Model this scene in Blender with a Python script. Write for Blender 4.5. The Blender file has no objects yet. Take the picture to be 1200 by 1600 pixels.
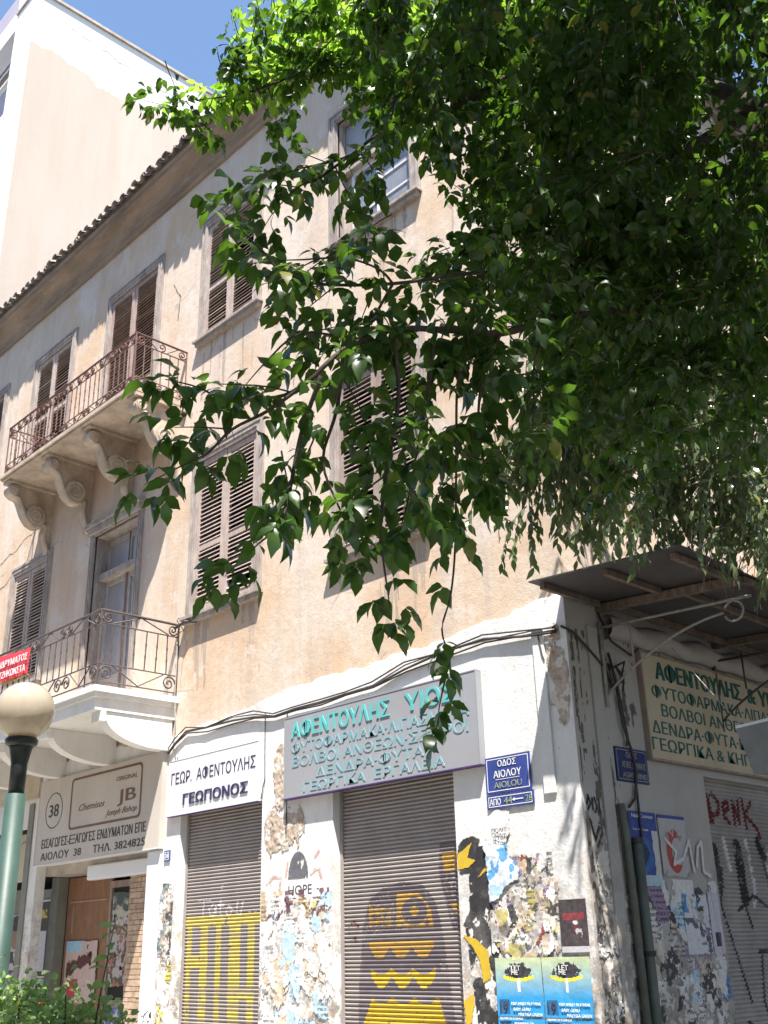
import bpy, math, random
import numpy as np
from mathutils import Vector, Matrix
random.seed(11)
rng = np.random.default_rng(7)
S = bpy.context.scene
COL = S.collection
PI = math.pi
R = math.radians

# ------------------------------------------------------------------ camera
cam = bpy.data.cameras.new('camera')
cam.sensor_fit = 'VERTICAL'; cam.sensor_height = 36.0; cam.lens = 36.0 * 1650.54 / 1600
cam.clip_start = 0.05; cam.clip_end = 600
camo = bpy.data.objects.new('camera', cam); COL.objects.link(camo)
cr = Vector((0.68793, 0.72538, -0.02383)); cd = Vector((-0.29273, 0.24728, -0.92367)); cf = Vector((-0.66412, 0.64240, 0.38245))
camo.matrix_world = Matrix(((cr.x, -cd.x, -cf.x, 0.0), (cr.y, -cd.y, -cf.y, -7.0), (cr.z, -cd.z, -cf.z, 1.6), (0, 0, 0, 1)))
S.camera = camo
CAM = Vector((0, -7, 1.6))

# ------------------------------------------------------------------ sky, sun, exposure
SUN = Vector((1.2, -1.0, 3.5))
world = bpy.data.worlds.new('World'); S.world = world; world.use_nodes = True
wn = world.node_tree.nodes; wl = world.node_tree.links
wn.clear()
sky = wn.new('ShaderNodeTexSky'); sky.sky_type = 'NISHITA'; sky.sun_disc = False
sky.sun_elevation = math.atan2(SUN.z, math.hypot(SUN.x, SUN.y)); sky.sun_rotation = math.atan2(SUN.x, SUN.y)
sky.dust_density = 0.3; sky.ozone_density = 1.6; sky.air_density = 1.0
bg = wn.new('ShaderNodeBackground'); bg.inputs['Strength'].default_value = 0.098
wo = wn.new('ShaderNodeOutputWorld')
wl.new(sky.outputs[0], bg.inputs[0]); wl.new(bg.outputs[0], wo.inputs[0])
sl = bpy.data.lights.new('sun', 'SUN'); sl.energy = 5.0; sl.angle = R(0.53); sl.color = (1.0, 0.945, 0.88)
slo = bpy.data.objects.new('sun', sl); COL.objects.link(slo)
slo.rotation_euler = SUN.to_track_quat('Z', 'Y').to_euler(); slo.location = (5, -15, 30)
S.view_settings.view_transform = 'Standard'; S.view_settings.look = 'None'
S.view_settings.exposure = 1.58; S.view_settings.gamma = 1.0; S.view_settings.use_curve_mapping = False

# ------------------------------------------------------------------ materials
class NT:
    """small helper around a material's node tree"""
    def __init__(s, name):
        s.m = bpy.data.materials.new(name); s.m.use_nodes = True
        s.n = s.m.node_tree.nodes; s.l = s.m.node_tree.links
        s.b = s.n['Principled BSDF']; s.out = s.n['Material Output']
        s.b.inputs['Specular IOR Level'].default_value = 0.25
    def add(s, t, **k):
        n = s.n.new(t)
        for a, v in k.items(): setattr(n, a, v)
        return n
    def link(s, a, b): s.l.new(a, b)
    def pos(s, scale=(1, 1, 1), loc=(0, 0, 0)):
        g = s.add('ShaderNodeNewGeometry'); mp = s.add('ShaderNodeMapping')
        mp.inputs['Scale'].default_value = scale; mp.inputs['Location'].default_value = loc
        s.link(g.outputs['Position'], mp.inputs['Vector']); return mp.outputs[0]
    def noise(s, scale, detail=6, rough=0.6, stretch=(1, 1, 1), loc=(0, 0, 0), dist=0.0):
        n = s.add('ShaderNodeTexNoise'); n.inputs['Scale'].default_value = scale
        n.inputs['Detail'].default_value = detail; n.inputs['Roughness'].default_value = rough
        n.inputs['Distortion'].default_value = dist
        s.link(s.pos(stretch, loc), n.inputs['Vector']); return n.outputs['Fac']
    def voro(s, scale, stretch=(1, 1, 1), feature='F1', out='Distance'):
        n = s.add('ShaderNodeTexVoronoi'); n.feature = feature; n.inputs['Scale'].default_value = scale
        s.link(s.pos(stretch), n.inputs['Vector']); return n.outputs[out]
    def ramp(s, fac, stops):
        r = s.add('ShaderNodeValToRGB'); e = r.color_ramp.elements
        while len(e) < len(stops): e.new(0.5)
        for el, (p, c) in zip(e, stops):
            el.position = p; el.color = (c, c, c, 1) if not isinstance(c, tuple) else (*c, 1)
        s.link(fac, r.inputs[0]); return r.outputs[0]
    def mix(s, fac, a, b, blend='MIX'):
        m = s.add('ShaderNodeMix', data_type='RGBA', blend_type=blend)
        for sock, v in ((m.inputs['Factor'], fac), (m.inputs['A'], a), (m.inputs['B'], b)):
            if isinstance(v, bpy.types.NodeSocket): s.link(v, sock)
            elif isinstance(v, tuple): sock.default_value = (*v, 1)
            else: sock.default_value = v
        return m.outputs['Result']
    def math(s, op, a, b=None, clamp=False):
        m = s.add('ShaderNodeMath', operation=op); m.use_clamp = clamp
        for i, v in enumerate((a, b)):
            if v is None: continue
            if isinstance(v, bpy.types.NodeSocket): s.link(v, m.inputs[i])
            else: m.inputs[i].default_value = v
        return m.outputs[0]
    def axis(s, ax):
        g = s.add('ShaderNodeNewGeometry'); x = s.add('ShaderNodeSeparateXYZ'); s.link(g.outputs['Position'], x.inputs[0])
        return x.outputs[ax]
    def color(s, c):
        if isinstance(c, tuple): s.b.inputs['Base Color'].default_value = (*c, 1)
        else: s.link(c, s.b.inputs['Base Color'])
        return s
    def rough(s, r):
        if isinstance(r, (int, float)): s.b.inputs['Roughness'].default_value = r
        else: s.link(r, s.b.inputs['Roughness'])
        return s
    def bump(s, h, strength=0.4, dist=0.01):
        b = s.add('ShaderNodeBump'); b.inputs['Strength'].default_value = strength; b.inputs['Distance'].default_value = dist
        s.link(h, b.inputs['Height']); s.link(b.outputs[0], s.b.inputs['Normal']); return s

def simple(name, c, rough=0.7, var=0.25, scale=9, metal=0.0, spec=0.25, bump=0.15, stretch=(1, 1, 1), dirt=None, dirtamt=0.5):
    t = NT(name)
    n = t.noise(scale, 6, 0.65, stretch)
    dark = tuple(v * (1 - var) for v in c); light = tuple(min(1, v * (1 + var * 0.6)) for v in c)
    col = t.mix(t.ramp(n, [(0.3, 0.0), (0.7, 1.0)]), dark, light)
    if dirt:
        d = t.ramp(t.noise(scale * 0.45, 8, 0.7, stretch, (3, 1, 7)), [(0.48, 0.0), (0.68, dirtamt)])
        col = t.mix(d, col, dirt)
    t.color(col).rough(rough); t.b.inputs['Metallic'].default_value = metal
    t.b.inputs['Specular IOR Level'].default_value = spec
    if bump: t.bump(t.noise(scale * 5, 5, 0.6, stretch), bump, 0.01)
    return t.m

M = {}
def m_plaster():
    t = NT('cream_plaster')
    base = (0.60, 0.495, 0.395); orange = (0.57, 0.40, 0.26); pale = (0.64, 0.57, 0.49); grey = (0.42, 0.355, 0.31)
    c = t.mix(t.ramp(t.noise(0.75, 7, 0.62, (1, 1, 0.8), (4, 2, 1)), [(0.47, 0.0), (0.60, 0.8)]), base, orange)
    c = t.mix(t.ramp(t.noise(1.4, 8, 0.66, (1, 1, 0.35), (9, 5, 3)), [(0.5, 0.0), (0.66, 0.8)]), c, pale)
    c = t.mix(t.ramp(t.noise(3.2, 8, 0.7, (1, 1, 0.10), (1, 8, 3)), [(0.49, 0.0), (0.68, 0.6)]), c, grey)
    c = t.mix(t.ramp(t.noise(1.7, 9, 0.75, (1, 1, 1), (21, 8, 13)), [(0.56, 0.0), (0.585, 0.35), (0.66, 0.5)]), c, (0.64, 0.60, 0.55))
    c = t.mix(t.ramp(t.noise(9, 7, 0.75, (1, 1, 0.07), (5, 8, 3)), [(0.58, 0.0), (0.72, 0.5)]), c, (0.30, 0.235, 0.19))
    c = t.mix(t.ramp(t.noise(26, 5, 0.7), [(0.35, 0.0), (0.8, 0.22)]), c, (0.30, 0.21, 0.14))
    # hairline cracks
    v = t.add('ShaderNodeTexVoronoi'); v.feature = 'DISTANCE_TO_EDGE'; v.inputs['Scale'].default_value = 0.55
    g = t.pos(); nz = t.add('ShaderNodeTexNoise'); nz.inputs['Scale'].default_value = 3.0; nz.inputs['Detail'].default_value = 5
    t.link(g, nz.inputs['Vector']); ad = t.add('ShaderNodeMixRGB'); ad.inputs[0].default_value = 0.25
    t.link(g, ad.inputs[1]); t.link(nz.outputs['Color'], ad.inputs[2]); t.link(ad.outputs[0], v.inputs['Vector'])
    cr_ = t.ramp(v.outputs['Distance'], [(0.0, 1.0), (0.006, 0.0)])
    cr_ = t.math('MULTIPLY', cr_, t.ramp(t.noise(0.9, 3, 0.5, loc=(7, 7, 2)), [(0.52, 0.0), (0.58, 0.5)]))
    c = t.mix(cr_, c, (0.16, 0.12, 0.10))
    t.color(c).rough(0.92)
    h = t.math('ADD', t.noise(7, 8, 0.65), t.math('MULTIPLY', t.noise(60, 4, 0.6), 0.35))
    t.bump(h, 0.55, 0.015); return t.m
def m_white(name='white_render', grime=0.5, base=(0.70, 0.69, 0.67)):
    t = NT(name)
    c = t.mix(t.ramp(t.noise(1.3, 8, 0.7, (1, 1, 0.6)), [(0.45, 0.0), (0.7, 1.0)]), base, tuple(v * 0.84 for v in base))
    c = t.mix(t.ramp(t.noise(2.6, 9, 0.72, (1, 1, 0.3), (2, 6, 1)), [(0.52, 0.0), (0.72, grime)]), c, (0.40, 0.36, 0.31))
    # grime is heavier near the pavement, where hands, posters and rain splash reach
    low = t.ramp(t.math('DIVIDE', t.axis(2), 4.0), [(0.25, 1.0), (0.66, 0.0)])
    sp = t.ramp(t.noise(7, 10, 0.78, (1, 1, 1), (5, 5, 5)), [(0.47, 0.0), (0.56, 1.0)])
    c = t.mix(t.math('MULTIPLY', low, t.math('MULTIPLY', sp, 0.95)), c, (0.20, 0.18, 0.16))
    sp2 = t.ramp(t.noise(4, 8, 0.74, (1, 1, 1), (15, 3, 5)), [(0.52, 0.0), (0.60, 1.0)])
    c = t.mix(t.math('MULTIPLY', low, t.math('MULTIPLY', sp2, 0.7)), c, (0.50, 0.38, 0.26))
    # small chips
    ch = t.ramp(t.noise(15, 6, 0.75, (1, 1, 0.8), (11, 3, 2)), [(0.64, 0.0), (0.67, 0.75)])
    c = t.mix(ch, c, (0.36, 0.32, 0.27))
    t.color(c).rough(0.88)
    h = t.math('ADD', t.noise(5, 9, 0.7), t.math('MULTIPLY', t.noise(45, 4, 0.6), 0.3))
    t.bump(h, 0.55, 0.016); return t.m
def m_wood(name, c1, c2, chip=(0.50, 0.46, 0.42), amt=0.5):
    t = NT(name)
    c = t.mix(t.ramp(t.noise(14, 8, 0.7, (1, 1, 0.22)), [(0.35, 0.0), (0.65, 1.0)]), c1, c2)
    c = t.mix(t.ramp(t.noise(22, 8, 0.8, (1, 1, 0.3), (3, 3, 9)), [(0.5, 0.0), (0.6, amt)]), c, chip)
    c = t.mix(t.ramp(t.noise(3, 6, 0.7, (1, 1, 0.5), (8, 1, 9)), [(0.5, 0.0), (0.7, 0.5)]), c, tuple(v * 0.6 for v in c1))
    t.color(c).rough(0.85).bump(t.noise(40, 6, 0.7, (1, 1, 0.15)), 0.5, 0.006); return t.m
def m_attr(name, rough=0.75, bumpy=0.2):
    t = NT(name); a = t.add('ShaderNodeAttribute'); a.attribute_name = 'Col'
    c = t.mix(t.ramp(t.noise(30, 6, 0.7), [(0.4, 0.0), (0.8, 0.25)]), a.outputs['Color'], (0.28, 0.25, 0.22))
    t.color(c).rough(rough).bump(t.noise(25, 6, 0.7), bumpy, 0.006); return t.m
def m_leaf(name, c1, c2, tr, gloss=0.35, trans=0.42):
    t = NT(name)
    n = t.noise(2.3, 3, 0.6); n2 = t.noise(30, 2, 0.5, loc=(3, 3, 3))
    c = t.mix(t.ramp(n2, [(0.35, 0.0), (0.65, 1.0)]), c1, c2)
    c = t.mix(t.ramp(n, [(0.4, 0.0), (0.7, 0.5)]), c, tuple(v * 1.3 for v in c2))
    g = t.add('ShaderNodeNewGeometry')      # every leaf its own tone, a few of them yellowing or brown
    c = t.mix(t.ramp(g.outputs['Random Per Island'], [(0.0, 0.0), (0.55, 0.15), (0.93, 0.85), (0.97, 1.0)]), c, (c2[0] * 1.5, c2[1] * 1.45, c2[2]))
    c = t.mix(t.ramp(g.outputs['Random Per Island'], [(0.965, 0.0), (0.972, 0.7)]), c, (0.20, 0.17, 0.04))
    t.color(c).rough(gloss); t.b.inputs['Specular IOR Level'].default_value = 0.4
    d = t.add('ShaderNodeBsdfTranslucent'); d.inputs[0].default_value = (*tr, 1)
    mx = t.add('ShaderNodeMixShader'); mx.inputs[0].default_value = trans
    t.link(t.b.outputs[0], mx.inputs[1]); t.link(d.outputs[0], mx.inputs[2]); t.link(mx.outputs[0], t.out.inputs[0])
    return t.m
def m_globe():
    t = NT('lamp_globe_plastic')
    c = t.mix(t.ramp(t.noise(6, 7, 0.7, (1, 1, 0.5)), [(0.4, 0.0), (0.75, 0.6)]), (0.47, 0.42, 0.34), (0.33, 0.28, 0.21))
    t.color(c).rough(0.13); t.b.inputs['Specular IOR Level'].default_value = 0.6
    t.b.inputs['Coat Weight'].default_value = 0.3
    d = t.add('ShaderNodeBsdfTranslucent'); d.inputs[0].default_value = (0.7, 0.6, 0.42, 1)
    mx = t.add('ShaderNodeMixShader'); mx.inputs[0].default_value = 0.3
    t.link(t.b.outputs[0], mx.inputs[1]); t.link(d.outputs[0], mx.inputs[2]); t.link(mx.outputs[0], t.out.inputs[0])
    return t.m
def m_party():
    t = NT('party_wall_plaster')
    edge = t.math('ADD', t.axis(2), t.math('MULTIPLY', t.noise(0.9, 6, 0.7, (1, 1, 0.5)), 1.5))
    f = t.ramp(t.math('SUBTRACT', edge, 21.3), [(0.38, 0.0), (0.52, 1.0)])
    low = t.mix(t.ramp(t.noise(0.5, 8, 0.65, (1, 1, 0.35)), [(0.4, 0.0), (0.7, 1.0)]), (0.43, 0.365, 0.31), (0.48, 0.415, 0.36))
    low = t.mix(t.ramp(t.noise(2.2, 9, 0.75, (1, 1, 0.08), (3, 3, 3)), [(0.48, 0.0), (0.7, 0.7)]), low, (0.42, 0.345, 0.28))
    c = t.mix(f, low, (0.66, 0.66, 0.67))
    t.color(c).rough(0.9).bump(t.noise(3, 8, 0.7), 0.3, 0.02); return t.m

M['plaster'] = m_plaster()
M['white'] = m_white()
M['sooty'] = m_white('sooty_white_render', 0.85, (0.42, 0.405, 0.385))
M['balcony_white'] = m_white('white_painted_concrete', 0.35, (0.74, 0.73, 0.70))
M['stucco'] = simple('weathered_stucco', (0.50, 0.41, 0.32), 0.9, 0.3, 5, dirt=(0.20, 0.15, 0.12), dirtamt=0.55, bump=0.4)
M['cornice'] = simple('cornice_stone', (0.31, 0.245, 0.19), 0.9, 0.35, 3.5, dirt=(0.13, 0.11, 0.10), dirtamt=0.7, bump=0.4, stretch=(0.35, 1, 2))
M['casing'] = m_wood('weathered_casing', (0.24, 0.20, 0.18), (0.40, 0.35, 0.31))
M['shutter'] = m_wood('brown_shutter_paint', (0.29, 0.20, 0.165), (0.41, 0.31, 0.265), (0.46, 0.38, 0.33), 0.5)
M['shutter2'] = m_wood('faded_shutter_paint', (0.34, 0.255, 0.215), (0.46, 0.375, 0.33), (0.52, 0.45, 0.40), 0.6)
M['darkwood'] = m_wood('dark_shutter_paint', (0.25, 0.19, 0.16), (0.36, 0.29, 0.25), (0.36, 0.30, 0.27), 0.35)
M['doorpaint'] = m_wood('grey_door_paint', (0.36, 0.34, 0.33), (0.46, 0.43, 0.41), (0.27, 0.20, 0.16), 0.5)
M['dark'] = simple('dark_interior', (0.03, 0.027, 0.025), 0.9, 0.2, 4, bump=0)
M['iron'] = simple('rusty_iron', (0.15, 0.085, 0.075), 0.75, 0.35, 30, dirt=(0.24, 0.13, 0.08), spec=0.3)
M['iron2'] = simple('dark_wrought_iron', (0.085, 0.07, 0.068), 0.6, 0.35, 30, dirt=(0.17, 0.10, 0.07), spec=0.4)
M['tile'] = simple('old_roof_tile', (0.24, 0.205, 0.18), 0.9, 0.45, 14, dirt=(0.09, 0.085, 0.08), dirtamt=0.8, bump=0.5)
M['tile2'] = simple('pale_roof_tile', (0.36, 0.31, 0.27), 0.9, 0.4, 14, dirt=(0.12, 0.11, 0.10), dirtamt=0.7, bump=0.5)
M['slat'] = simple('roller_shutter_steel', (0.29, 0.262, 0.25), 0.5, 0.14, 3, dirt=(0.22, 0.17, 0.15), dirtamt=0.4, spec=0.35, bump=0.05, stretch=(1, 1, 0.6))
M['slat_grey'] = simple('grey_roller_steel', (0.36, 0.34, 0.32), 0.6, 0.2, 3, dirt=(0.2, 0.17, 0.14), dirtamt=0.5, spec=0.3, bump=0.05)
M['sign_grey'] = simple('grey_sign_sheet', (0.29, 0.30, 0.32), 0.5, 0.08, 1.5, dirt=(0.26, 0.25, 0.26), dirtamt=0.4, bump=0.03, spec=0.35)
M['purple'] = simple('purple_sign_edge', (0.07, 0.04, 0.14), 0.5, 0.2, 8, bump=0.03)
M['turq'] = simple('turquoise_letters', (0.11, 0.42, 0.42), 0.5, 0.12, 6, bump=0.03)
M['turq_faded'] = simple('faded_turquoise_letters', (0.20, 0.36, 0.40), 0.6, 0.2, 6, dirt=(0.28, 0.32, 0.34), dirtamt=0.7, bump=0.02)
M['sign_white'] = simple('white_sign_sheet', (0.66, 0.66, 0.68), 0.45, 0.06, 2, dirt=(0.5, 0.47, 0.45), dirtamt=0.35, bump=0.03, spec=0.35)
M['ink'] = simple('dark_blue_ink', (0.04, 0.035, 0.09), 0.5, 0.2, 6, bump=0)
M['sign_cream'] = simple('yellowed_sign_sheet', (0.52, 0.45, 0.33), 0.6, 0.12, 2.5, dirt=(0.40, 0.31, 0.20), dirtamt=0.6, bump=0.05, stretch=(1, 1, 0.4))
M['green_ink'] = simple('dark_green_letters', (0.035, 0.13, 0.11), 0.5, 0.2, 6, bump=0.02)
M['black_ink'] = simple('faded_black_letters', (0.06, 0.055, 0.055), 0.6, 0.3, 8, bump=0)
M['brown_ink'] = simple('brown_print', (0.16, 0.09, 0.06), 0.5, 0.2, 6, bump=0)
M['jb'] = simple('cream_sign_panel', (0.50, 0.455, 0.41), 0.55, 0.08, 2.5, dirt=(0.42, 0.35, 0.29), dirtamt=0.45, bump=0.03, stretch=(1, 1, 0.4))
M['blue_plate'] = simple('blue_enamel', (0.035, 0.06, 0.24), 0.35, 0.2, 8, dirt=(0.06, 0.07, 0.18), dirtamt=0.5, spec=0.5, bump=0.05)
M['blue_plate_dark'] = simple('dark_blue_enamel', (0.03, 0.045, 0.14), 0.5, 0.3, 9, dirt=(0.05, 0.04, 0.04), dirtamt=0.8, bump=0.05)  # darker, more blotched copy of the blue enamel for the side plate
M['white_ink'] = simple('white_letters', (0.75, 0.75, 0.73), 0.5, 0.1, 8, bump=0)
M['olive_ink'] = simple('worn_olive_letters', (0.30, 0.34, 0.20), 0.6, 0.3, 20, dirt=(0.06, 0.08, 0.25), dirtamt=0.8, bump=0)
M['red_banner'] = simple('red_banner_cloth', (0.62, 0.06, 0.08), 0.7, 0.12, 4, bump=0.05)
M['yellow_paint'] = simple('yellow_spray_paint', (0.55, 0.38, 0.035), 0.7, 0.12, 12, bump=0.05)
M['pale_yellow_paint'] = simple('faded_yellow_paint', (0.52, 0.43, 0.11), 0.7, 0.16, 14, dirt=(0.34, 0.27, 0.15), dirtamt=0.3, bump=0.05)
M['ochre_paint'] = simple('ochre_spray_paint', (0.44, 0.27, 0.06), 0.7, 0.15, 12, bump=0.05)
M['purple_paint'] = simple('dark_purple_spray', (0.16, 0.135, 0.15), 0.7, 0.15, 9, bump=0.05)
M['black_paint'] = simple('black_spray_paint', (0.035, 0.033, 0.036), 0.75, 0.3, 12, dirt=(0.2, 0.19, 0.18), dirtamt=0.6, bump=0.2)
M['red_paint'] = simple('dark_red_spray', (0.12, 0.015, 0.02), 0.6, 0.2, 20, bump=0.05)
M['white_paint'] = simple('white_spray', (0.66, 0.62, 0.64), 0.7, 0.15, 20, bump=0.05)
M['pink_paint'] = simple('pinkish_spray', (0.50, 0.33, 0.29), 0.8, 0.2, 15, dirt=(0.6, 0.57, 0.54), dirtamt=0.8, bump=0.1)
M['stain'] = simple('rain_stained_plaster', (0.40, 0.325, 0.265), 0.95, 0.2, 9, stretch=(1, 1, .2))
M['soot'] = simple('soot_and_damp', (0.15, 0.13, 0.115), 0.95, 0.3, 12, bump=0.1)
M['print'] = m_attr('printed_paper')
M['rubble'] = m_attr('exposed_rough_render', 0.95, 0.9)
M['globe'] = m_globe()
M['green_metal'] = simple('green_lamp_paint', (0.032, 0.066, 0.054), 0.5, 0.18, 7, dirt=(0.07, 0.11, 0.09), dirtamt=0.4, spec=0.4, bump=0.08)
M['black_metal'] = simple('black_lamp_collar', (0.022, 0.028, 0.026), 0.4, 0.2, 9, spec=0.4, bump=0.05)
M['canopy_sheet'] = simple('canopy_sheet_metal', (0.085, 0.08, 0.078), 0.6, 0.2, 3, dirt=(0.05, 0.04, 0.035), dirtamt=0.6, bump=0.1)
M['canopy_wood'] = m_wood('canopy_rafter_wood', (0.13, 0.095, 0.07), (0.20, 0.155, 0.12), (0.36, 0.32, 0.28), 0.35)
M['pipe'] = simple('grey_green_pipe', (0.13, 0.145, 0.125), 0.6, 0.25, 6, dirt=(0.12, 0.09, 0.07), dirtamt=0.6, bump=0.15)
M['cable'] = simple('black_cable', (0.06, 0.055, 0.055), 0.6, 0.3, 20, bump=0)
M['grey_cable'] = simple('grey_cable', (0.34, 0.32, 0.30), 0.6, 0.3, 20, bump=0)
M['board'] = m_wood('brown_plywood', (0.20, 0.105, 0.06), (0.27, 0.15, 0.09), (0.33, 0.22, 0.15), 0.25)
M['column'] = simple('green_grey_column', (0.20, 0.20, 0.17), 0.6, 0.2, 6, bump=0.1)
M['stone_tile'] = simple('tan_split_stone', (0.42, 0.30, 0.21), 0.85, 0.3, 16, bump=0.5)
M['stone_tile2'] = simple('pale_split_stone', (0.50, 0.37, 0.27), 0.85, 0.3, 16, bump=0.5)
M['mortar'] = simple('mortar', (0.26, 0.22, 0.18), 0.95, 0.2, 20)
M['concrete'] = simple('stained_concrete', (0.42, 0.38, 0.33), 0.9, 0.25, 4, dirt=(0.22, 0.16, 0.10), dirtamt=0.7, bump=0.3)
M['lintel'] = simple('yellow_stained_render', (0.46, 0.40, 0.30), 0.9, 0.25, 3, dirt=(0.36, 0.24, 0.10), dirtamt=0.7, bump=0.3)
M['party'] = m_party()
M['neigh_white'] = simple('neighbour_white_render', (0.74, 0.73, 0.74), 0.85, 0.06, 2, dirt=(0.62, 0.56, 0.5), dirtamt=0.4)
M['neigh_shade'] = simple('neighbour_blue_grey_panel', (0.36, 0.33, 0.40), 0.7, 0.1, 2)
M['blue_frame'] = simple('light_blue_frame', (0.12, 0.42, 0.62), 0.5, 0.1, 2)
M['paving'] = simple('pavement_stone', (0.30, 0.28, 0.25), 0.8, 0.15, 3)
M['paving2'] = simple('pavement_stone_dark', (0.24, 0.225, 0.2), 0.8, 0.15, 3)
M['asphalt'] = simple('asphalt', (0.055, 0.054, 0.052), 0.9, 0.2, 8)
M['bark'] = simple('tree_bark', (0.075, 0.06, 0.05), 0.9, 0.35, 25, bump=0.7, stretch=(1, 1, 0.4))
M['bark2'] = simple('pale_bark', (0.22, 0.18, 0.14), 0.9, 0.3, 25, bump=0.5)
M['twig'] = simple('green_brown_twig', (0.05, 0.045, 0.025), 0.7, 0.2, 20, bump=0)
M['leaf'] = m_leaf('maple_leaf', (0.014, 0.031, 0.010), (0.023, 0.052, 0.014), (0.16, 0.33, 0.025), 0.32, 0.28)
M['leaf_bright'] = m_leaf('sunlit_maple_leaf', (0.05, 0.11, 0.015), (0.075, 0.16, 0.022), (0.34, 0.58, 0.05), 0.4, 0.52)  # brighter copy of the maple leaf: sun on the crown's fringe put into the colour
M['leaf2'] = m_leaf('narrow_leaf', (0.065, 0.095, 0.05), (0.11, 0.145, 0.075), (0.18, 0.28, 0.09), 0.16, 0.28)
M['bushleaf'] = m_leaf('shrub_leaf', (0.10, 0.17, 0.05), (0.16, 0.25, 0.09), (0.25, 0.42, 0.10), 0.5, 0.35)
M['petal'] = simple('orange_petal', (0.80, 0.16, 0.03), 0.6, 0.15, 20, bump=0)
M['soil'] = simple('dark_soil', (0.06, 0.045, 0.03), 0.95, 0.3, 20)
M['grey_box'] = simple('grey_cast_metal', (0.22, 0.22, 0.215), 0.55, 0.2, 7, dirt=(0.14, 0.13, 0.12), dirtamt=0.5)
M['opal'] = simple('white_opal_plastic', (0.72, 0.72, 0.73), 0.35, 0.05, 5, bump=0)
def m_glass():
    t = NT('dusty_window_glass')
    t.color(t.mix(t.ramp(t.noise(5, 6, 0.7), [(0.4, 0.0), (0.7, 1.0)]), (0.17, 0.18, 0.20), (0.27, 0.27, 0.28)))
    t.rough(0.12); t.b.inputs['Specular IOR Level'].default_value = 0.9; return t.m
M['glass'] = m_glass()
M['door_glass'] = simple('dusty_door_glass', (0.30, 0.295, 0.31), 0.3, 0.12, 2, spec=0.6, bump=0, dirt=(0.22, 0.2, 0.2), dirtamt=0.6)

# ------------------------------------------------------------------ geometry helpers
def link(o, parent=None):
    COL.objects.link(o)
    if parent is not None:
        o.parent = parent
        o.location = tuple(-v for v in parent.location) if parent.parent is None else (0, 0, 0)
    return o
def mk(name, verts, faces, mat, parent=None, smooth=False, cols=None):
    me = bpy.data.meshes.new(name); me.from_pydata([tuple(v) for v in verts], [], faces)
    if isinstance(mat, (list, tuple)):
        for m in mat: me.materials.append(m)
    elif mat: me.materials.append(mat)
    if smooth: me.polygons.foreach_set('use_smooth', [True] * len(me.polygons))
    if cols is not None:
        a = me.color_attributes.new('Col', 'FLOAT_COLOR', 'CORNER')
        cnt = np.array([len(f) for f in faces]); arr = np.repeat(np.c_[np.asarray(cols), np.ones(len(cols))], cnt, axis=0)
        a.data.foreach_set('color', arr.astype(np.float32).ravel())
    me.update()
    return link(bpy.data.objects.new(name, me), parent)
def thing(name, label, cat, loc=(0, 0, 0), group=None):
    o = bpy.data.objects.new(name, None); o.empty_display_size = 0.2; COL.objects.link(o); o.location = loc
    o['label'] = label; o['category'] = cat
    if group: o['group'] = group
    return o
def tag(o, label=None, cat=None, group=None, kind=None):
    for k, v in (('label', label), ('category', cat), ('group', group), ('kind', kind)):
        if v: o[k] = v
    return o
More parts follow.
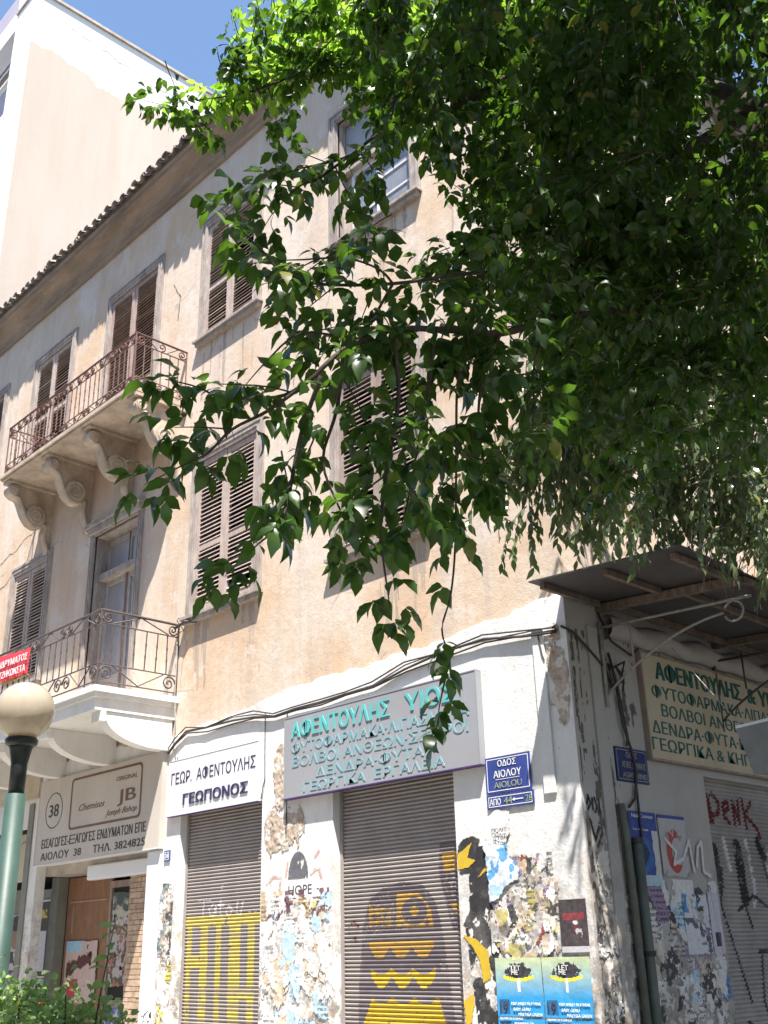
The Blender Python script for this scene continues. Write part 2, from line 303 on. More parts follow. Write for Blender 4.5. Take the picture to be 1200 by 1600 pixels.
class MB:
    def __init__(s): s.v = []; s.f = []; s.sm = False
    def add(s, v, f):
        n = len(s.v); s.v += [tuple(p) for p in v]; s.f += [tuple(i + n for i in q) for q in f]; return s
    def box(s, x0, x1, y0, y1, z0, z1):
        x0, x1 = sorted((x0, x1)); y0, y1 = sorted((y0, y1)); z0, z1 = sorted((z0, z1))
        v = [(x, y, z) for z in (z0, z1) for y in (y0, y1) for x in (x0, x1)]
        return s.add(v, [(0, 2, 3, 1), (4, 5, 7, 6), (0, 1, 5, 4), (2, 6, 7, 3), (0, 4, 6, 2), (1, 3, 7, 5)])
    def tube(s, pts, r, n=6, r1=None, cap=True):
        pts = [Vector(p) for p in pts]; k = len(pts); base = len(s.v); up = Vector((0.13, 0.21, 0.97))
        if abs((pts[-1] - pts[0]).normalized().dot(up)) > 0.95: up = Vector((1, 0.1, 0))
        for i, p in enumerate(pts):
            d = (pts[min(i + 1, k - 1)] - pts[max(i - 1, 0)])
            d = d.normalized() if d.length > 1e-9 else Vector((0, 0, 1))
            a = d.cross(up)
            a = a.normalized() if a.length > 1e-4 else Vector((1, 0, 0))
            b = a.cross(d); rr = r if r1 is None else r + (r1 - r) * i / (k - 1)
            for j in range(n):
                t = 2 * PI * j / n; s.v.append(tuple(p + a * (rr * math.cos(t)) + b * (rr * math.sin(t))))
        for i in range(k - 1):
            for j in range(n):
                q = base + i * n + j; w = base + i * n + (j + 1) % n
                s.f.append((q, w, w + n, q + n))
        if cap:
            s.f.append(tuple(base + j for j in range(n))[::-1]); s.f.append(tuple(base + (k - 1) * n + j for j in range(n)))
        return s
    def prism(s, prof, axis, a0, a1):
        """prof: closed polygon in the two axes other than `axis`, extruded from a0 to a1"""
        def P(u, w, a):
            return {'x': (a, u, w), 'y': (u, a, w), 'z': (u, w, a)}[axis]
        n = len(prof)
        v = [P(u, w, a0) for u, w in prof] + [P(u, w, a1) for u, w in prof]
        return s.add(v, [tuple(range(n)), tuple(range(2 * n - 1, n - 1, -1))] + [(i, i + n, (i + 1) % n + n, (i + 1) % n) for i in range(n)])
    def lathe(s, prof, c, n=24):
        b = len(s.v); k = len(prof)
        for r, z in prof:
            for j in range(n):
                t = 2 * PI * j / n; s.v.append((c[0] + r * math.cos(t), c[1] + r * math.sin(t), c[2] + z))
        for i in range(k - 1):
            for j in range(n):
                q = b + i * n + j; w = b + i * n + (j + 1) % n; s.f.append((q, w, w + n, q + n))
        s.f.append(tuple(b + j for j in range(n))[::-1]); s.f.append(tuple(b + (k - 1) * n + j for j in range(n)))
        return s
    def build(s, name, mat, parent=None, smooth=False): return mk(name, s.v, s.f, mat, parent, smooth)
def box(name, x0, x1, y0, y1, z0, z1, mat, parent=None, bevel=0.0):
    o = MB().box(x0, x1, y0, y1, z0, z1).build(name, mat, parent)
    if bevel:
        b = o.modifiers.new('bevel', 'BEVEL'); b.width = bevel; b.segments = 2; b.limit_method = 'ANGLE'
    return o
def vnoise(X, Z, scale, seed=0, octaves=4):
    """fractal value noise in numpy, 0..1"""
    out = np.zeros_like(X, dtype=float); amp = 1.0; tot = 0.0
    for o in range(octaves):
        x = X * scale * 2 ** o + seed * 17.3 + o * 5.1; z = Z * scale * 2 ** o + seed * 9.7 + o * 3.3
        xi = np.floor(x); zi = np.floor(z); fx = x - xi; fz = z - zi
        fx = fx * fx * (3 - 2 * fx); fz = fz * fz * (3 - 2 * fz)
        def h(a, b):
            v = np.sin(a * 127.1 + b * 311.7 + seed * 74.7) * 43758.5453; return v - np.floor(v)
        out += amp * ((h(xi, zi) * (1 - fx) + h(xi + 1, zi) * fx) * (1 - fz) + (h(xi, zi + 1) * (1 - fx) + h(xi + 1, zi + 1) * fx) * fz)
        tot += amp; amp *= 0.55
    return out / tot
def raster(name, u0, u1, z0, z1, cell, fn, surf, mat, parent=None, side=None):
    """a thin sheet of paint or paper laid on a surface: fn(U,Z) -> mask or (mask, rgb) on cell centres; surf(U,Z) -> offset
    from the wall plane. side=None lies on a wall facing -y (offset along y), side=x0 on the wall facing +x (offset along x)."""
    nu = max(2, int(round((u1 - u0) / cell))); nz = max(2, int(round((z1 - z0) / cell)))
    gu = np.linspace(u0, u1, nu + 1); gz = np.linspace(z0, z1, nz + 1)
    CU, CZ = np.meshgrid((gu[1:] + gu[:-1]) / 2, (gz[1:] + gz[:-1]) / 2)
    r = fn(CU, CZ); mask, rgb = r if isinstance(r, tuple) else (r, None)
    if not mask.any(): return None
    GU, GZ = np.meshgrid(gu, gz); S_ = surf(GU, GZ) * np.ones_like(GU)
    V = np.stack([GU, S_, GZ], -1).reshape(-1, 3) if side is None else np.stack([side - S_, GU, GZ], -1).reshape(-1, 3)
    jj, ii = np.nonzero(mask); w = nu + 1
    q = jj * w + ii; F = np.stack([q, q + 1, q + 1 + w, q + w], -1)
    used, inv = np.unique(F, return_inverse=True); F = inv.reshape(F.shape)
    cols = rgb[jj, ii] if rgb is not None else None
    me = bpy.data.meshes.new(name); Vu = V[used]
    me.vertices.add(len(Vu)); me.vertices.foreach_set('co', Vu.astype(np.float32).ravel())
    me.loops.add(F.size); me.loops.foreach_set('vertex_index', F.astype(np.int32).ravel())
    me.polygons.add(len(F)); me.polygons.foreach_set('loop_start', np.arange(0, F.size, 4, dtype=np.int32))
    me.update(calc_edges=True); me.materials.append(mat)
    if cols is not None:
        a = me.color_attributes.new('Col', 'FLOAT_COLOR', 'CORNER')
        a.data.foreach_set('color', np.repeat(np.c_[cols, np.ones(len(cols))], 4, axis=0).astype(np.float32).ravel())
    return link(bpy.data.objects.new(name, me), parent)
def stroke_mask(U, Z, lines, w):
    m = np.zeros(U.shape, bool)
    for L in lines:
        for (a, b), (c, d) in zip(L[:-1], L[1:]):
            dx, dz = c - a, d - b; t = np.clip(((U - a) * dx + (Z - b) * dz) / (dx * dx + dz * dz + 1e-9), 0, 1)
            m |= (U - a - t * dx) ** 2 + (Z - b - t * dz) ** 2 < w * w
    return m
def poly_mask(U, Z, P):
    m = np.zeros(U.shape, bool)
    for i in range(len(P)):
        (x1, y1), (x2, y2) = P[i], P[i - 1]
        if y1 == y2: continue
        c = ((y1 > Z) != (y2 > Z)) & (U < (x2 - x1) * (Z - y1) / (y2 - y1) + x1); m ^= c
    return m
def text(name, body, u, z, height, mat, parent, off=0.0, depth=0.002, width=None, align='LEFT', side=None, bold=0.0, shear=0.0, tilt=0.0, spacing=1.0):
    """flat or raised lettering. u,z = left (or centre) baseline on the wall; off = distance from the wall plane to the letters' front"""
    c = bpy.data.curves.new(name, 'FONT'); c.body = body; c.size = 1.0; c.extrude = 0.5; c.shear = shear
    c.space_character = spacing; c.resolution_u = 3
    o = bpy.data.objects.new(name, c); COL.objects.link(o)
    dg = bpy.context.evaluated_depsgraph_get(); me = bpy.data.meshes.new_from_object(o.evaluated_get(dg))
    bpy.data.objects.remove(o); bpy.data.curves.remove(c)
    n = len(me.vertices); a = np.zeros(n * 3, np.float32); me.vertices.foreach_get('co', a); a = a.reshape(-1, 3)
    cap = 0.70
    k = height / cap; x0, x1 = a[:, 0].min(), a[:, 0].max(); kx = k if width is None else width / (x1 - x0)
    X = (a[:, 0] - (x0 if align == 'LEFT' else (x0 + x1) / 2)) * kx; Z = a[:, 1] * k; D = a[:, 2]
    ct, st = math.cos(tilt), math.sin(tilt); X, Z = X * ct - Z * st, X * st + Z * ct
    dd = off + (0.5 - D) * 0 - (0.5 - D) * depth
    def place_(sx, sd):
        if side is None: return np.stack([u + X + sx, -dd - sd, z + Z], -1)
        return np.stack([side + dd + sd, u + X + sx, z + Z], -1)
    if bold:        # bolder strokes: the same outline struck three times, each a hair apart
        bs = bold * k * 0.9; polys = [tuple(p.vertices) for p in me.polygons]
        V3 = np.concatenate([place_(-bs, 0.0), place_(0.0, 0.0003), place_(bs, 0.0006)]); F3 = [tuple(i + q * n for i in p) for q in range(3) for p in polys]
        me.clear_geometry(); me.from_pydata([tuple(v) for v in V3], [], F3)
    else: me.vertices.foreach_set('co', place_(0.0, 0.0).astype(np.float32).ravel())
    me.materials.clear(); me.materials.append(mat); me.update()
    me.name = name
    return link(bpy.data.objects.new(name, me), parent)
def copies(src, offs, parent):
    out = []
    for dx, dy, dz in offs:
        c = src.copy(); COL.objects.link(c); c.parent = parent
        c.location = (src.location[0] + dx, src.location[1] + dy, src.location[2] + dz); out.append(c)
    return out

# ------------------------------------------------------------------ ground and streets
g = MB().box(-150, 150, -150, 150, -0.3, -0.02).build('ground', M['asphalt']); tag(g, kind='structure')
m1, m2 = MB(), MB()
for i in range(-38, 8):
    for j in range(-16, 0):
        (m1 if (i * 7 + j * 3) % 5 else m2).box(i * 0.6 + 0.004, i * 0.6 + 0.596, j * 0.6 + 0.004, j * 0.6 + 0.596, -0.02, 0.0 + 0.002 * ((i * 13 + j * 5) % 3))
tag(m1.build('pavement', M['paving']), kind='structure'); tag(m2.build('pavement_dark_slabs', M['paving2']), kind='structure')
tag(MB().box(-5.1, 5, 0.02, 40, -0.02, -0.005).build('side_street', M['asphalt']), kind='structure')  # asphalt-dark colour stands in for tree shade, cutting bounce under the canopy

# ------------------------------------------------------------------ the corner building
XL, XR = -18.5, -5.1
B = thing('corner_building', 'old three storey corner building with peeling cream plaster, tiled eaves, shutters and balconies', 'building', (-11.8, 0, 0))
def wall_cells(mb, x0, x1, z0, z1, ops, y, reveal):
    xs = sorted({x0, x1, *[v for o in ops for v in o[:2]]}); zs = sorted({z0, z1, *[v for o in ops for v in o[2:4]]})
    xs = [v for v in xs if x0 <= v <= x1]; zs = [v for v in zs if z0 <= v <= z1]
    for a, b in zip(xs[:-1], xs[1:]):
        for c, d in zip(zs[:-1], zs[1:]):
            cx, cz = (a + b) / 2, (c + d) / 2
            if any(o[0] < cx < o[1] and o[2] < cz < o[3] for o in ops): continue
            mb.add([(a, y, c), (b, y, c), (b, y, d), (a, y, d)], [(0, 1, 2, 3)])
    for o in ops:
        a, b, c, d = o[:4]; r = y + reveal; c = max(c, z0); d = min(d, z1)
        if c >= d: continue
        mb.add([(a, y, c), (a, r, c), (a, r, d), (a, y, d)], [(3, 2, 1, 0)])
        mb.add([(b, y, c), (b, r, c), (b, r, d), (b, y, d)], [(0, 1, 2, 3)])
        mb.add([(a, y, c), (b, y, c), (b, r, c), (a, r, c)], [(3, 2, 1, 0)])
        mb.add([(a, y, d), (b, y, d), (b, r, d), (a, r, d)], [(0, 1, 2, 3)])
# (x0, x1, z0, z1) of each opening, wall plane y = 0
OP = dict(
    t0=(-18.35, -17.25, 9.45, 11.33), t1=(-15.95, -14.7, 9.2, 11.33), t2=(-13.42, -12.03, 8.58, 11.38), t3=(-10.72, -9.55, 9.45, 11.33), t4=(-7.9, -6.65, 9.45, 11.33),
    f0=(-18.35, -17.25, 5.45, 7.35), f1=(-15.92, -14.8, 5.45, 7.35), f2=(-13.33, -12.12, 4.5, 7.30), f3=(-10.68, -9.42, 5.45, 7.55), f4=(-7.92, -6.68, 5.45, 7.55))
SH = dict(s1=(-10.69, -9.16, -0.05, 3.30), s2=(-8.03, -6.42, -0.05, 3.30), shop=(-14.15, -11.32, -0.05, 2.75), shop2=(-18.2, -14.5, -0.05, 3.3))
mb = MB(); wall_cells(mb, XL, XR, 4.0, 12.95, list(OP.values()), 0.0, 0.3)
mb.add([(XR, 0, 4.0), (XR, 14, 4.0), (XR, 14, 12.95), (XR, 0, 12.95)], [(0, 1, 2, 3)])
mb.box(XL + 0.02, XR - 0.02, 13.9, 14, 0, 12.95)
W = mb.build('plastered_wall', M['plaster'], B)
# dark rooms behind the openings
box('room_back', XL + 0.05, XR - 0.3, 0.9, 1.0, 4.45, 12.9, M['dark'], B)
# white ground floor facing: 2-3 cm proud of the plaster, its top edge rough and rising to the corner
def top_edge(x):
    t = (x - XL) / (XR - XL); base = 4.06 + 0.28 * max(0, (x + 10.7) / 5.6) ** 1.3
    return base + 0.03 * math.sin(x * 1.3) + 0.012 * math.sin(x * 7.1 + 1) + float(vnoise(np.array([x]), np.array([.5]), 2.2, 4)[0] - .5) * .12 + float(vnoise(np.array([x]), np.array([3.5]), 9, 8)[0] - .5) * .05
SX = XR + 0.03
gm = MB(); wall_cells(gm, XL, SX, 0, 3.6, list(SH.values()), -0.03, 0.14)
n = int((SX - XL) / 0.03); xs = [XL + (SX - XL) * i / n for i in range(n + 1)]
for a, b in zip(xs[:-1], xs[1:]):
    ta, tb = top_edge(a), top_edge(b)
    gm.add([(a, -0.03, 3.6), (b, -0.03, 3.6), (b, -0.03, tb), (a, -0.03, ta), (a, 0.01, ta + 0.03), (b, 0.01, tb + 0.03)], [(0, 1, 2, 3), (3, 2, 5, 4)])
G = gm.build('ground_floor_facing', M['white'], B)
# side street elevation of the ground floor, with the roller shutter opening
sm = MB(); so = (1.84, 4.6, -0.05, 2.98)
for y0, y1, z0, z1 in ((-0.03, 1.84, 0, 4.34), (4.6, 14, 0, 4.34), (1.84, 4.6, 2.98, 4.34)):
    sm.add([(SX, y0, z0), (SX, y1, z0), (SX, y1, z1), (SX, y0, z1)], [(0, 1, 2, 3)])
sm.add([(SX, -0.03, 4.34), (SX, 14, 4.34), (XR - 0.01, 14, 4.37), (XR - 0.01, -0.03, 4.37)], [(0, 1, 2, 3)])
for y in (1.84, 4.6): sm.add([(SX, y, 0), (SX - 0.16, y, 0), (SX - 0.16, y, 2.98), (SX, y, 2.98)], [(0, 1, 2, 3)])
sm.add([(SX, 1.84, 2.98), (SX, 4.6, 2.98), (SX - 0.16, 4.6, 2.98), (SX - 0.16, 1.84, 2.98)], [(0, 1, 2, 3)])
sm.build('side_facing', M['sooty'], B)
# shallow corner strips in the render
box('corner_strip', -5.42, -5.30, -0.05, -0.03, 2.72, 4.12, M['white'], B, 0.006)
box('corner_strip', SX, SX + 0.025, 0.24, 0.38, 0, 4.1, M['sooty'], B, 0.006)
# rough ledge under the canopy
def lumpy(name, pts, r, mat, parent, seed=0, squash=1.0, n=10):
    rnd = random.Random(seed); mb = MB(); k = len(pts); base = 0
    for i, p in enumerate(pts):
        for j in range(n):
            t = 2 * PI * j / n; q = r * (1 + 0.22 * (rnd.random() - 0.5) + 0.15 * math.sin(i * 0.9 + j))
            mb.v.append((p[0] + q * math.cos(t), p[1], p[2] + q * squash * math.sin(t)))
    for i in range(k - 1):
        for j in range(n):
            a = i * n + j; b = i * n + (j + 1) % n; mb.f.append((a, b, b + n, a + n))
    return mb.build(name, mat, parent, True)
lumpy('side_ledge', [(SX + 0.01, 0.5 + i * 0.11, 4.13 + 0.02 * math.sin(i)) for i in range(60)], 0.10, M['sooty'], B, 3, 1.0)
# cornice along the eaves
prof = [(0.02, 12.36), (-0.05, 12.36), (-0.055, 12.42), (-0.10, 12.44), (-0.11, 12.50), (-0.16, 12.54), (-0.23, 12.585), (-0.30, 12.61), (-0.325, 12.62), (-0.33, 12.675), (-0.37, 12.68), (-0.375, 12.73), (0.02, 12.73)]
MB().prism(prof, 'x', XL, XR + 0.40).build('cornice', M['cornice'], B)
MB().prism([(XR + 0.02 - (p[0] - 0.02) - 0.02, p[1]) for p in prof][::-1], 'y', 0.02, 14).build('cornice', M['cornice'], B)
# roof slopes with the tiles that show along the eaves
rf = MB(); rise = 0.42
rf.add([(XL, -0.40, 12.735), (XR + 0.42, -0.40, 12.735), (XR - 6, 6, 12.735 + rise * 6.4), (XL, 6, 12.735 + rise * 6.4)], [(0, 1, 2, 3)])
rf.add([(XR + 0.42, -0.40, 12.735), (XR + 0.42, 14, 12.735), (XR - 6, 14, 12.735 + rise * 6.4), (XR - 6, 6, 12.735 + rise * 6.4)], [(0, 1, 2, 3)])
RF = rf.build('roof', M['tile'], B)
def half_tube(r, L, up=1, n=7, th=0.014, taper=0.82):
    mb = MB(); rows = []
    for k, yy in enumerate((0, L)):
        q = r * (1 if k == 0 else taper)
        for rr in (q, q - th):
            for j in range(n):
                t = PI * j / (n - 1); mb.v.append((rr * math.cos(t), yy, up * rr * math.sin(t) * 0.85 + rise * yy))
    def idx(k, s, j): return (k * 2 + s) * n + j
    for j in range(n - 1):
        mb.f += [(idx(0, 0, j), idx(0, 0, j + 1), idx(1, 0, j + 1), idx(1, 0, j)), (idx(0, 1, j + 1), idx(0, 1, j), idx(1, 1, j), idx(1, 1, j + 1)), (idx(0, 0, j + 1), idx(0, 0, j), idx(0, 1, j), idx(0, 1, j + 1))]
    return mb
cap_t = half_tube(0.085, 0.42, 1); pan_t = half_tube(0.10, 0.42, -1)
c1 = cap_t.build('roof_tile', M['tile'], RF, True); c2 = cap_t.build('roof_tile', M['tile2'], RF, True); p1 = pan_t.build('roof_tile', M['tile'], RF, True)
first = {id(c1): True, id(c2): True, id(p1): True}
nt = int((XR + 0.4 - XL) / 0.215)
for i in range(nt):
    x = XL + 0.1 + i * 0.215
    for src, dx, dz, yo in ((c1 if random.random() < 0.6 else c2, 0, 0.035, -0.47), (p1, 0.107, 0.085, -0.45)):
        if first.pop(id(src), None): o = src
        else: o = src.copy(); COL.objects.link(o); o.parent = RF
        o.location = (x + dx + random.uniform(-.012, .012), yo + random.uniform(-.03, .025), 12.735 + dz + random.uniform(-.012, .012) + 0.0)
        o.rotation_euler = (random.uniform(-.03, .03), random.uniform(-.12, .12), random.uniform(-.05, .05))
        s = random.uniform(.92, 1.08); o.scale = (s, 1, s)
st = MB()
for r_ in range(1, 14):
    for i in range(nt):
        x = XL + 0.1 + i * 0.215; y = -0.47 + r_ * 0.36
        if x > XR + 0.4 - (y + 0.4) * 6.4 / 6.4: continue
        h = [(0.085 * math.cos(PI * j / 4), 0.075 * math.sin(PI * j / 4)) for j in range(5)]
        v = [(x + a, yy, 12.77 + rise * (yy + 0.4) + b + (0.02 if yy == y else 0)) for yy in (y, y + 0.38) for a, b in h]
        st.add(v, [(j, j + 1, j + 6, j + 5) for j in range(4)])
tag(st.build('upper_roof_tiles', M['tile'], RF), kind='stuff')

# ---- windows, shutters, doors (parts of the building; frames, leaves and slats are their sub-parts)
def casing(x0, x1, z0, z1, w=0.13, t=0.035, top=0.16, sill=True, seed=0):
    mb = MB(); y = -t
    mb.box(x0 - w, x0, y, 0.02, z0, z1 + top); mb.box(x1, x1 + w, y, 0.02, z0, z1 + top); mb.box(x0, x1, y, 0.02, z1, z1 + top)
    for k in (0.035, w - 0.03):      # raised fillets on the architrave
        mb.box(x0 - w + k - 0.012, x0 - w + k + 0.012, y - 0.012, y - 0.001, z0, z1 + top - k); mb.box(x1 + w - k - 0.012, x1 + w - k + 0.012, y - 0.012, y - 0.001, z0, z1 + top - k)
        mb.box(x0 - w + k + 0.013, x1 + w - k - 0.013, y - 0.012, y - 0.001, z1 + top - k - 0.012, z1 + top - k + 0.012)
    # inner jamb lining
    mb.box(x0, x0 + 0.03, 0.021, 0.28, z0, z1); mb.box(x1 - 0.03, x1, 0.021, 0.28, z0, z1); mb.box(x0 + 0.03, x1 - 0.03, 0.021, 0.28, z1 - 0.03, z1)
    return mb
slat_cache = {}
def leaf(par, x0, x1, z0, z1, y, mat, mid=0.45, pitch=0.052, rail=0.075, missing=(), tilt_jitter=0.05, swing=0.0):
    """one louvred shutter leaf: stiles and rails, plus a sub-part per slat"""
    mb = MB(); t = 0.035; zm = z0 + (z1 - z0) * mid
    mb.box(x0, x0 + rail, y, y + t, z0, z1); mb.box(x1 - rail, x1, y, y + t, z0, z1)
    for a, b in ((z0, z0 + rail * 1.4), (z1 - rail, z1), (zm - rail / 2, zm + rail / 2)): mb.box(x0 + rail, x1 - rail, y + 0.003, y + t - 0.003, a, b)
    mb.build('shutter_leaf', mat, par)
    w = x1 - x0 - 2 * rail
    key = (round(w, 3), mat.name)
    if key not in slat_cache:
        s = MB(); d = 0.029; th = 0.0045; a = R(50)      # a board tilted so that its outer edge is the lower one
        cs, sn = math.cos(a), math.sin(a)
        P = [(-d * cs - th * sn, -d * sn + th * cs), (d * cs - th * sn, d * sn + th * cs), (d * cs + th * sn, d * sn - th * cs), (-d * cs + th * sn, -d * sn - th * cs)]
        s.prism(P, 'x', -w / 2, w / 2); ob = s.build('slat', mat, par); slat_cache[key] = ob.data; bpy.data.objects.remove(ob)
    me = slat_cache[key]
    k = 0
    for a, b in ((z0 + rail * 1.4, zm - rail / 2), (zm + rail / 2, z1 - rail)):
        n = max(1, int((b - a) / pitch)); st_ = (b - a) / n
        for i in range(n):
            k += 1
            if k in missing: continue
            o = bpy.data.objects.new('slat', me); COL.objects.link(o); o.parent = par
            jj = random.gauss(0, tilt_jitter)
            o.location = ((x0 + x1) / 2, y + t / 2 + random.uniform(-.002, .002), a + st_ * (i + 0.5) + random.uniform(-.004, .004)); o.rotation_euler = (random.gauss(0, 0.06), random.gauss(0, 0.006 + (0.03 if random.random() < .06 else 0)), 0)
            if abs(jj) > 0.1: o.rotation_euler = (random.uniform(-.35, .35), random.uniform(-.05, .05), 0)
def sill(par, x0, x1, z, d=0.10, h=0.09, mat=None):
    mb = MB(); mb.box(x0 - 0.16, x1 + 0.16, -d, 0.03, z - 0.035, z); mb.box(x0 - 0.13, x1 + 0.13, -d * 0.7, 0.01, z - h, z - 0.036); mb.build('window_sill', mat or M['casing'], par)
def shuttered(key, ys=-0.01, mat=None, mid=0.45, split=0.5, pitch=0.052, missing=((), ()), gap=0.012, w=0.13, do_sill=True, label=None):
    x0, x1, z0, z1 = OP[key]; mat = mat or M['shutter']
    p = casing(x0, x1, z0, z1, w=w).build('window', M['casing'], B)
    if label: p['label'] = label
    xm = x0 + (x1 - x0) * split
    leaf(p, x0 + 0.005, xm - gap / 2, z0 + 0.01, z1 - 0.01, ys, mat, mid, pitch, missing=missing[0])
    leaf(p, xm + gap / 2, x1 - 0.005, z0 + 0.01, z1 - 0.01, ys + 0.004, mat, mid, pitch, missing=missing[1])
    if do_sill: sill(p, x0, x1, z0)
    return p
shuttered('t0', mat=M['darkwood']); shuttered('t1', mat=M['shutter2'], pitch=0.06)
t2 = shuttered('t2', mat=M['shutter'], mid=0.33, missing=((), (5, 6, 7, 8)), do_sill=False, label='louvred balcony door with broken lower slats')
shuttered('t3', mat=M['shutter2'], mid=0.42, missing=((), (18,)))
shuttered('f0', mat=M['darkwood']); shuttered('f1', mat=M['shutter2'], mid=0.3)
shuttered('f3', mat=M['shutter2'], mid=0.42, split=0.49, pitch=0.056, missing=((), (3,)))
shuttered('f4', mat=M['darkwood'], mid=0.42, pitch=0.056, missing=((9,), ()))
# upper right window: weathered reveal, glazed sash, grey transom panel
x0, x1, z0, z1 = OP['t4']
p = casing(x0, x1, z0, z1, w=0.15).build('window', M['casing'], B); p['label'] = 'glazed sash window without shutters'
box('transom_panel', x0 + 0.04, x1 - 0.04, 0.10, 0.13, 10.62, z1 - 0.04, M['sign_grey'], p)
box('transom_bar', x0 + 0.03, x1 - 0.03, 0.03, 0.16, 10.50, 10.61, M['casing'], p)
xm = (x0 + x1) / 2
for a, b in ((x0 + 0.14, xm - 0.005), (xm + 0.005, x1 - 0.03)):
    s_ = MB(); fr = 0.045
    s_.box(a, a + fr, 0.10, 0.14, z0, 10.5); s_.box(b - fr, b, 0.10, 0.14, z0, 10.5); s_.box(a + fr, b - fr, 0.10, 0.14, z0, z0 + 0.07); s_.box(a + fr, b - fr, 0.10, 0.14, 10.44, 10.5)
    zz = [z0 + 0.07 + (10.44 - z0 - 0.07) * k / 3 for k in range(4)]
    for k in (1, 2): s_.box(a + fr, b - fr, 0.105, 0.135, zz[k] - 0.012, zz[k] + 0.012)
    s_.build('sash', M['sign_white'], p)
    for k in range(3): box('pane', a + fr, b - fr, 0.118, 0.122, zz[k] + 0.012, zz[k + 1] - 0.012, M['glass'], p)
box('inner_lining', x0 + 0.03, x0 + 0.138, 0.12, 0.16, z0, 10.5, M['shutter2'], p)
sill(p, x0, x1, z0)
# first floor balcony door, glazed, under a projecting wooden head
x0, x1, z0, z1 = OP['f2']
p = casing(x0, x1, z0, z1, w=0.11, top=0.12).build('balcony_door', M['casing'], B); p['label'] = 'grey glazed double balcony door under a weathered wooden head'
hm = MB(); hm.box(x0 - 0.14, x1 + 0.14, -0.13, 0.0, z1 + 0.12, z1 + 0.18); hm.box(x0 - 0.11, x1 + 0.11, -0.09, -0.036, z1 + 0.02, z1 + 0.119); hm.build('door_head', M['casing'], p)
box('transom_bar', x0 + 0.03, x1 - 0.03, 0.08, 0.24, 6.62, 6.72, M['casing'], p)
xm = (x0 + x1) / 2 + 0.02
for k, (a, b) in enumerate(((x0 + 0.04, xm - 0.02), (xm + 0.02, x1 - 0.04))):
    s_ = MB(); fr = 0.07
    s_.box(a, a + fr, 0.20, 0.25, z0 + 0.02, 6.62); s_.box(b - fr, b, 0.20, 0.25, z0 + 0.02, 6.62)
    for q0, q1 in ((z0 + 0.02, z0 + 0.14), (z0 + 0.62, z0 + 0.70), (6.55, 6.62)): s_.box(a + fr, b - fr, 0.20, 0.25, q0, q1)
    s_.box(a, b, 0.205, 0.245, 7.17, 7.26); s_.box(a, a + 0.04, 0.205, 0.245, 6.72, 7.17); s_.box(b - 0.04, b, 0.205, 0.245, 6.72, 7.17)
    s_.build('door_leaf', M['doorpaint'], p)
    box('door_panel', a + fr, b - fr, 0.21, 0.235, z0 + 0.14, z0 + 0.62, M['shutter2'], p)
    box('pane', a + fr, b - fr, 0.222, 0.228, z0 + 0.70, 6.55, M['door_glass'], p); box('pane', a + 0.04, b - 0.04, 0.222, 0.228, 6.72, 7.17, M['door_glass'], p)
box('meeting_stile', xm - 0.018, xm + 0.018, 0.17, 0.24, z0 + 0.02, 6.61, M['darkwood'], p)

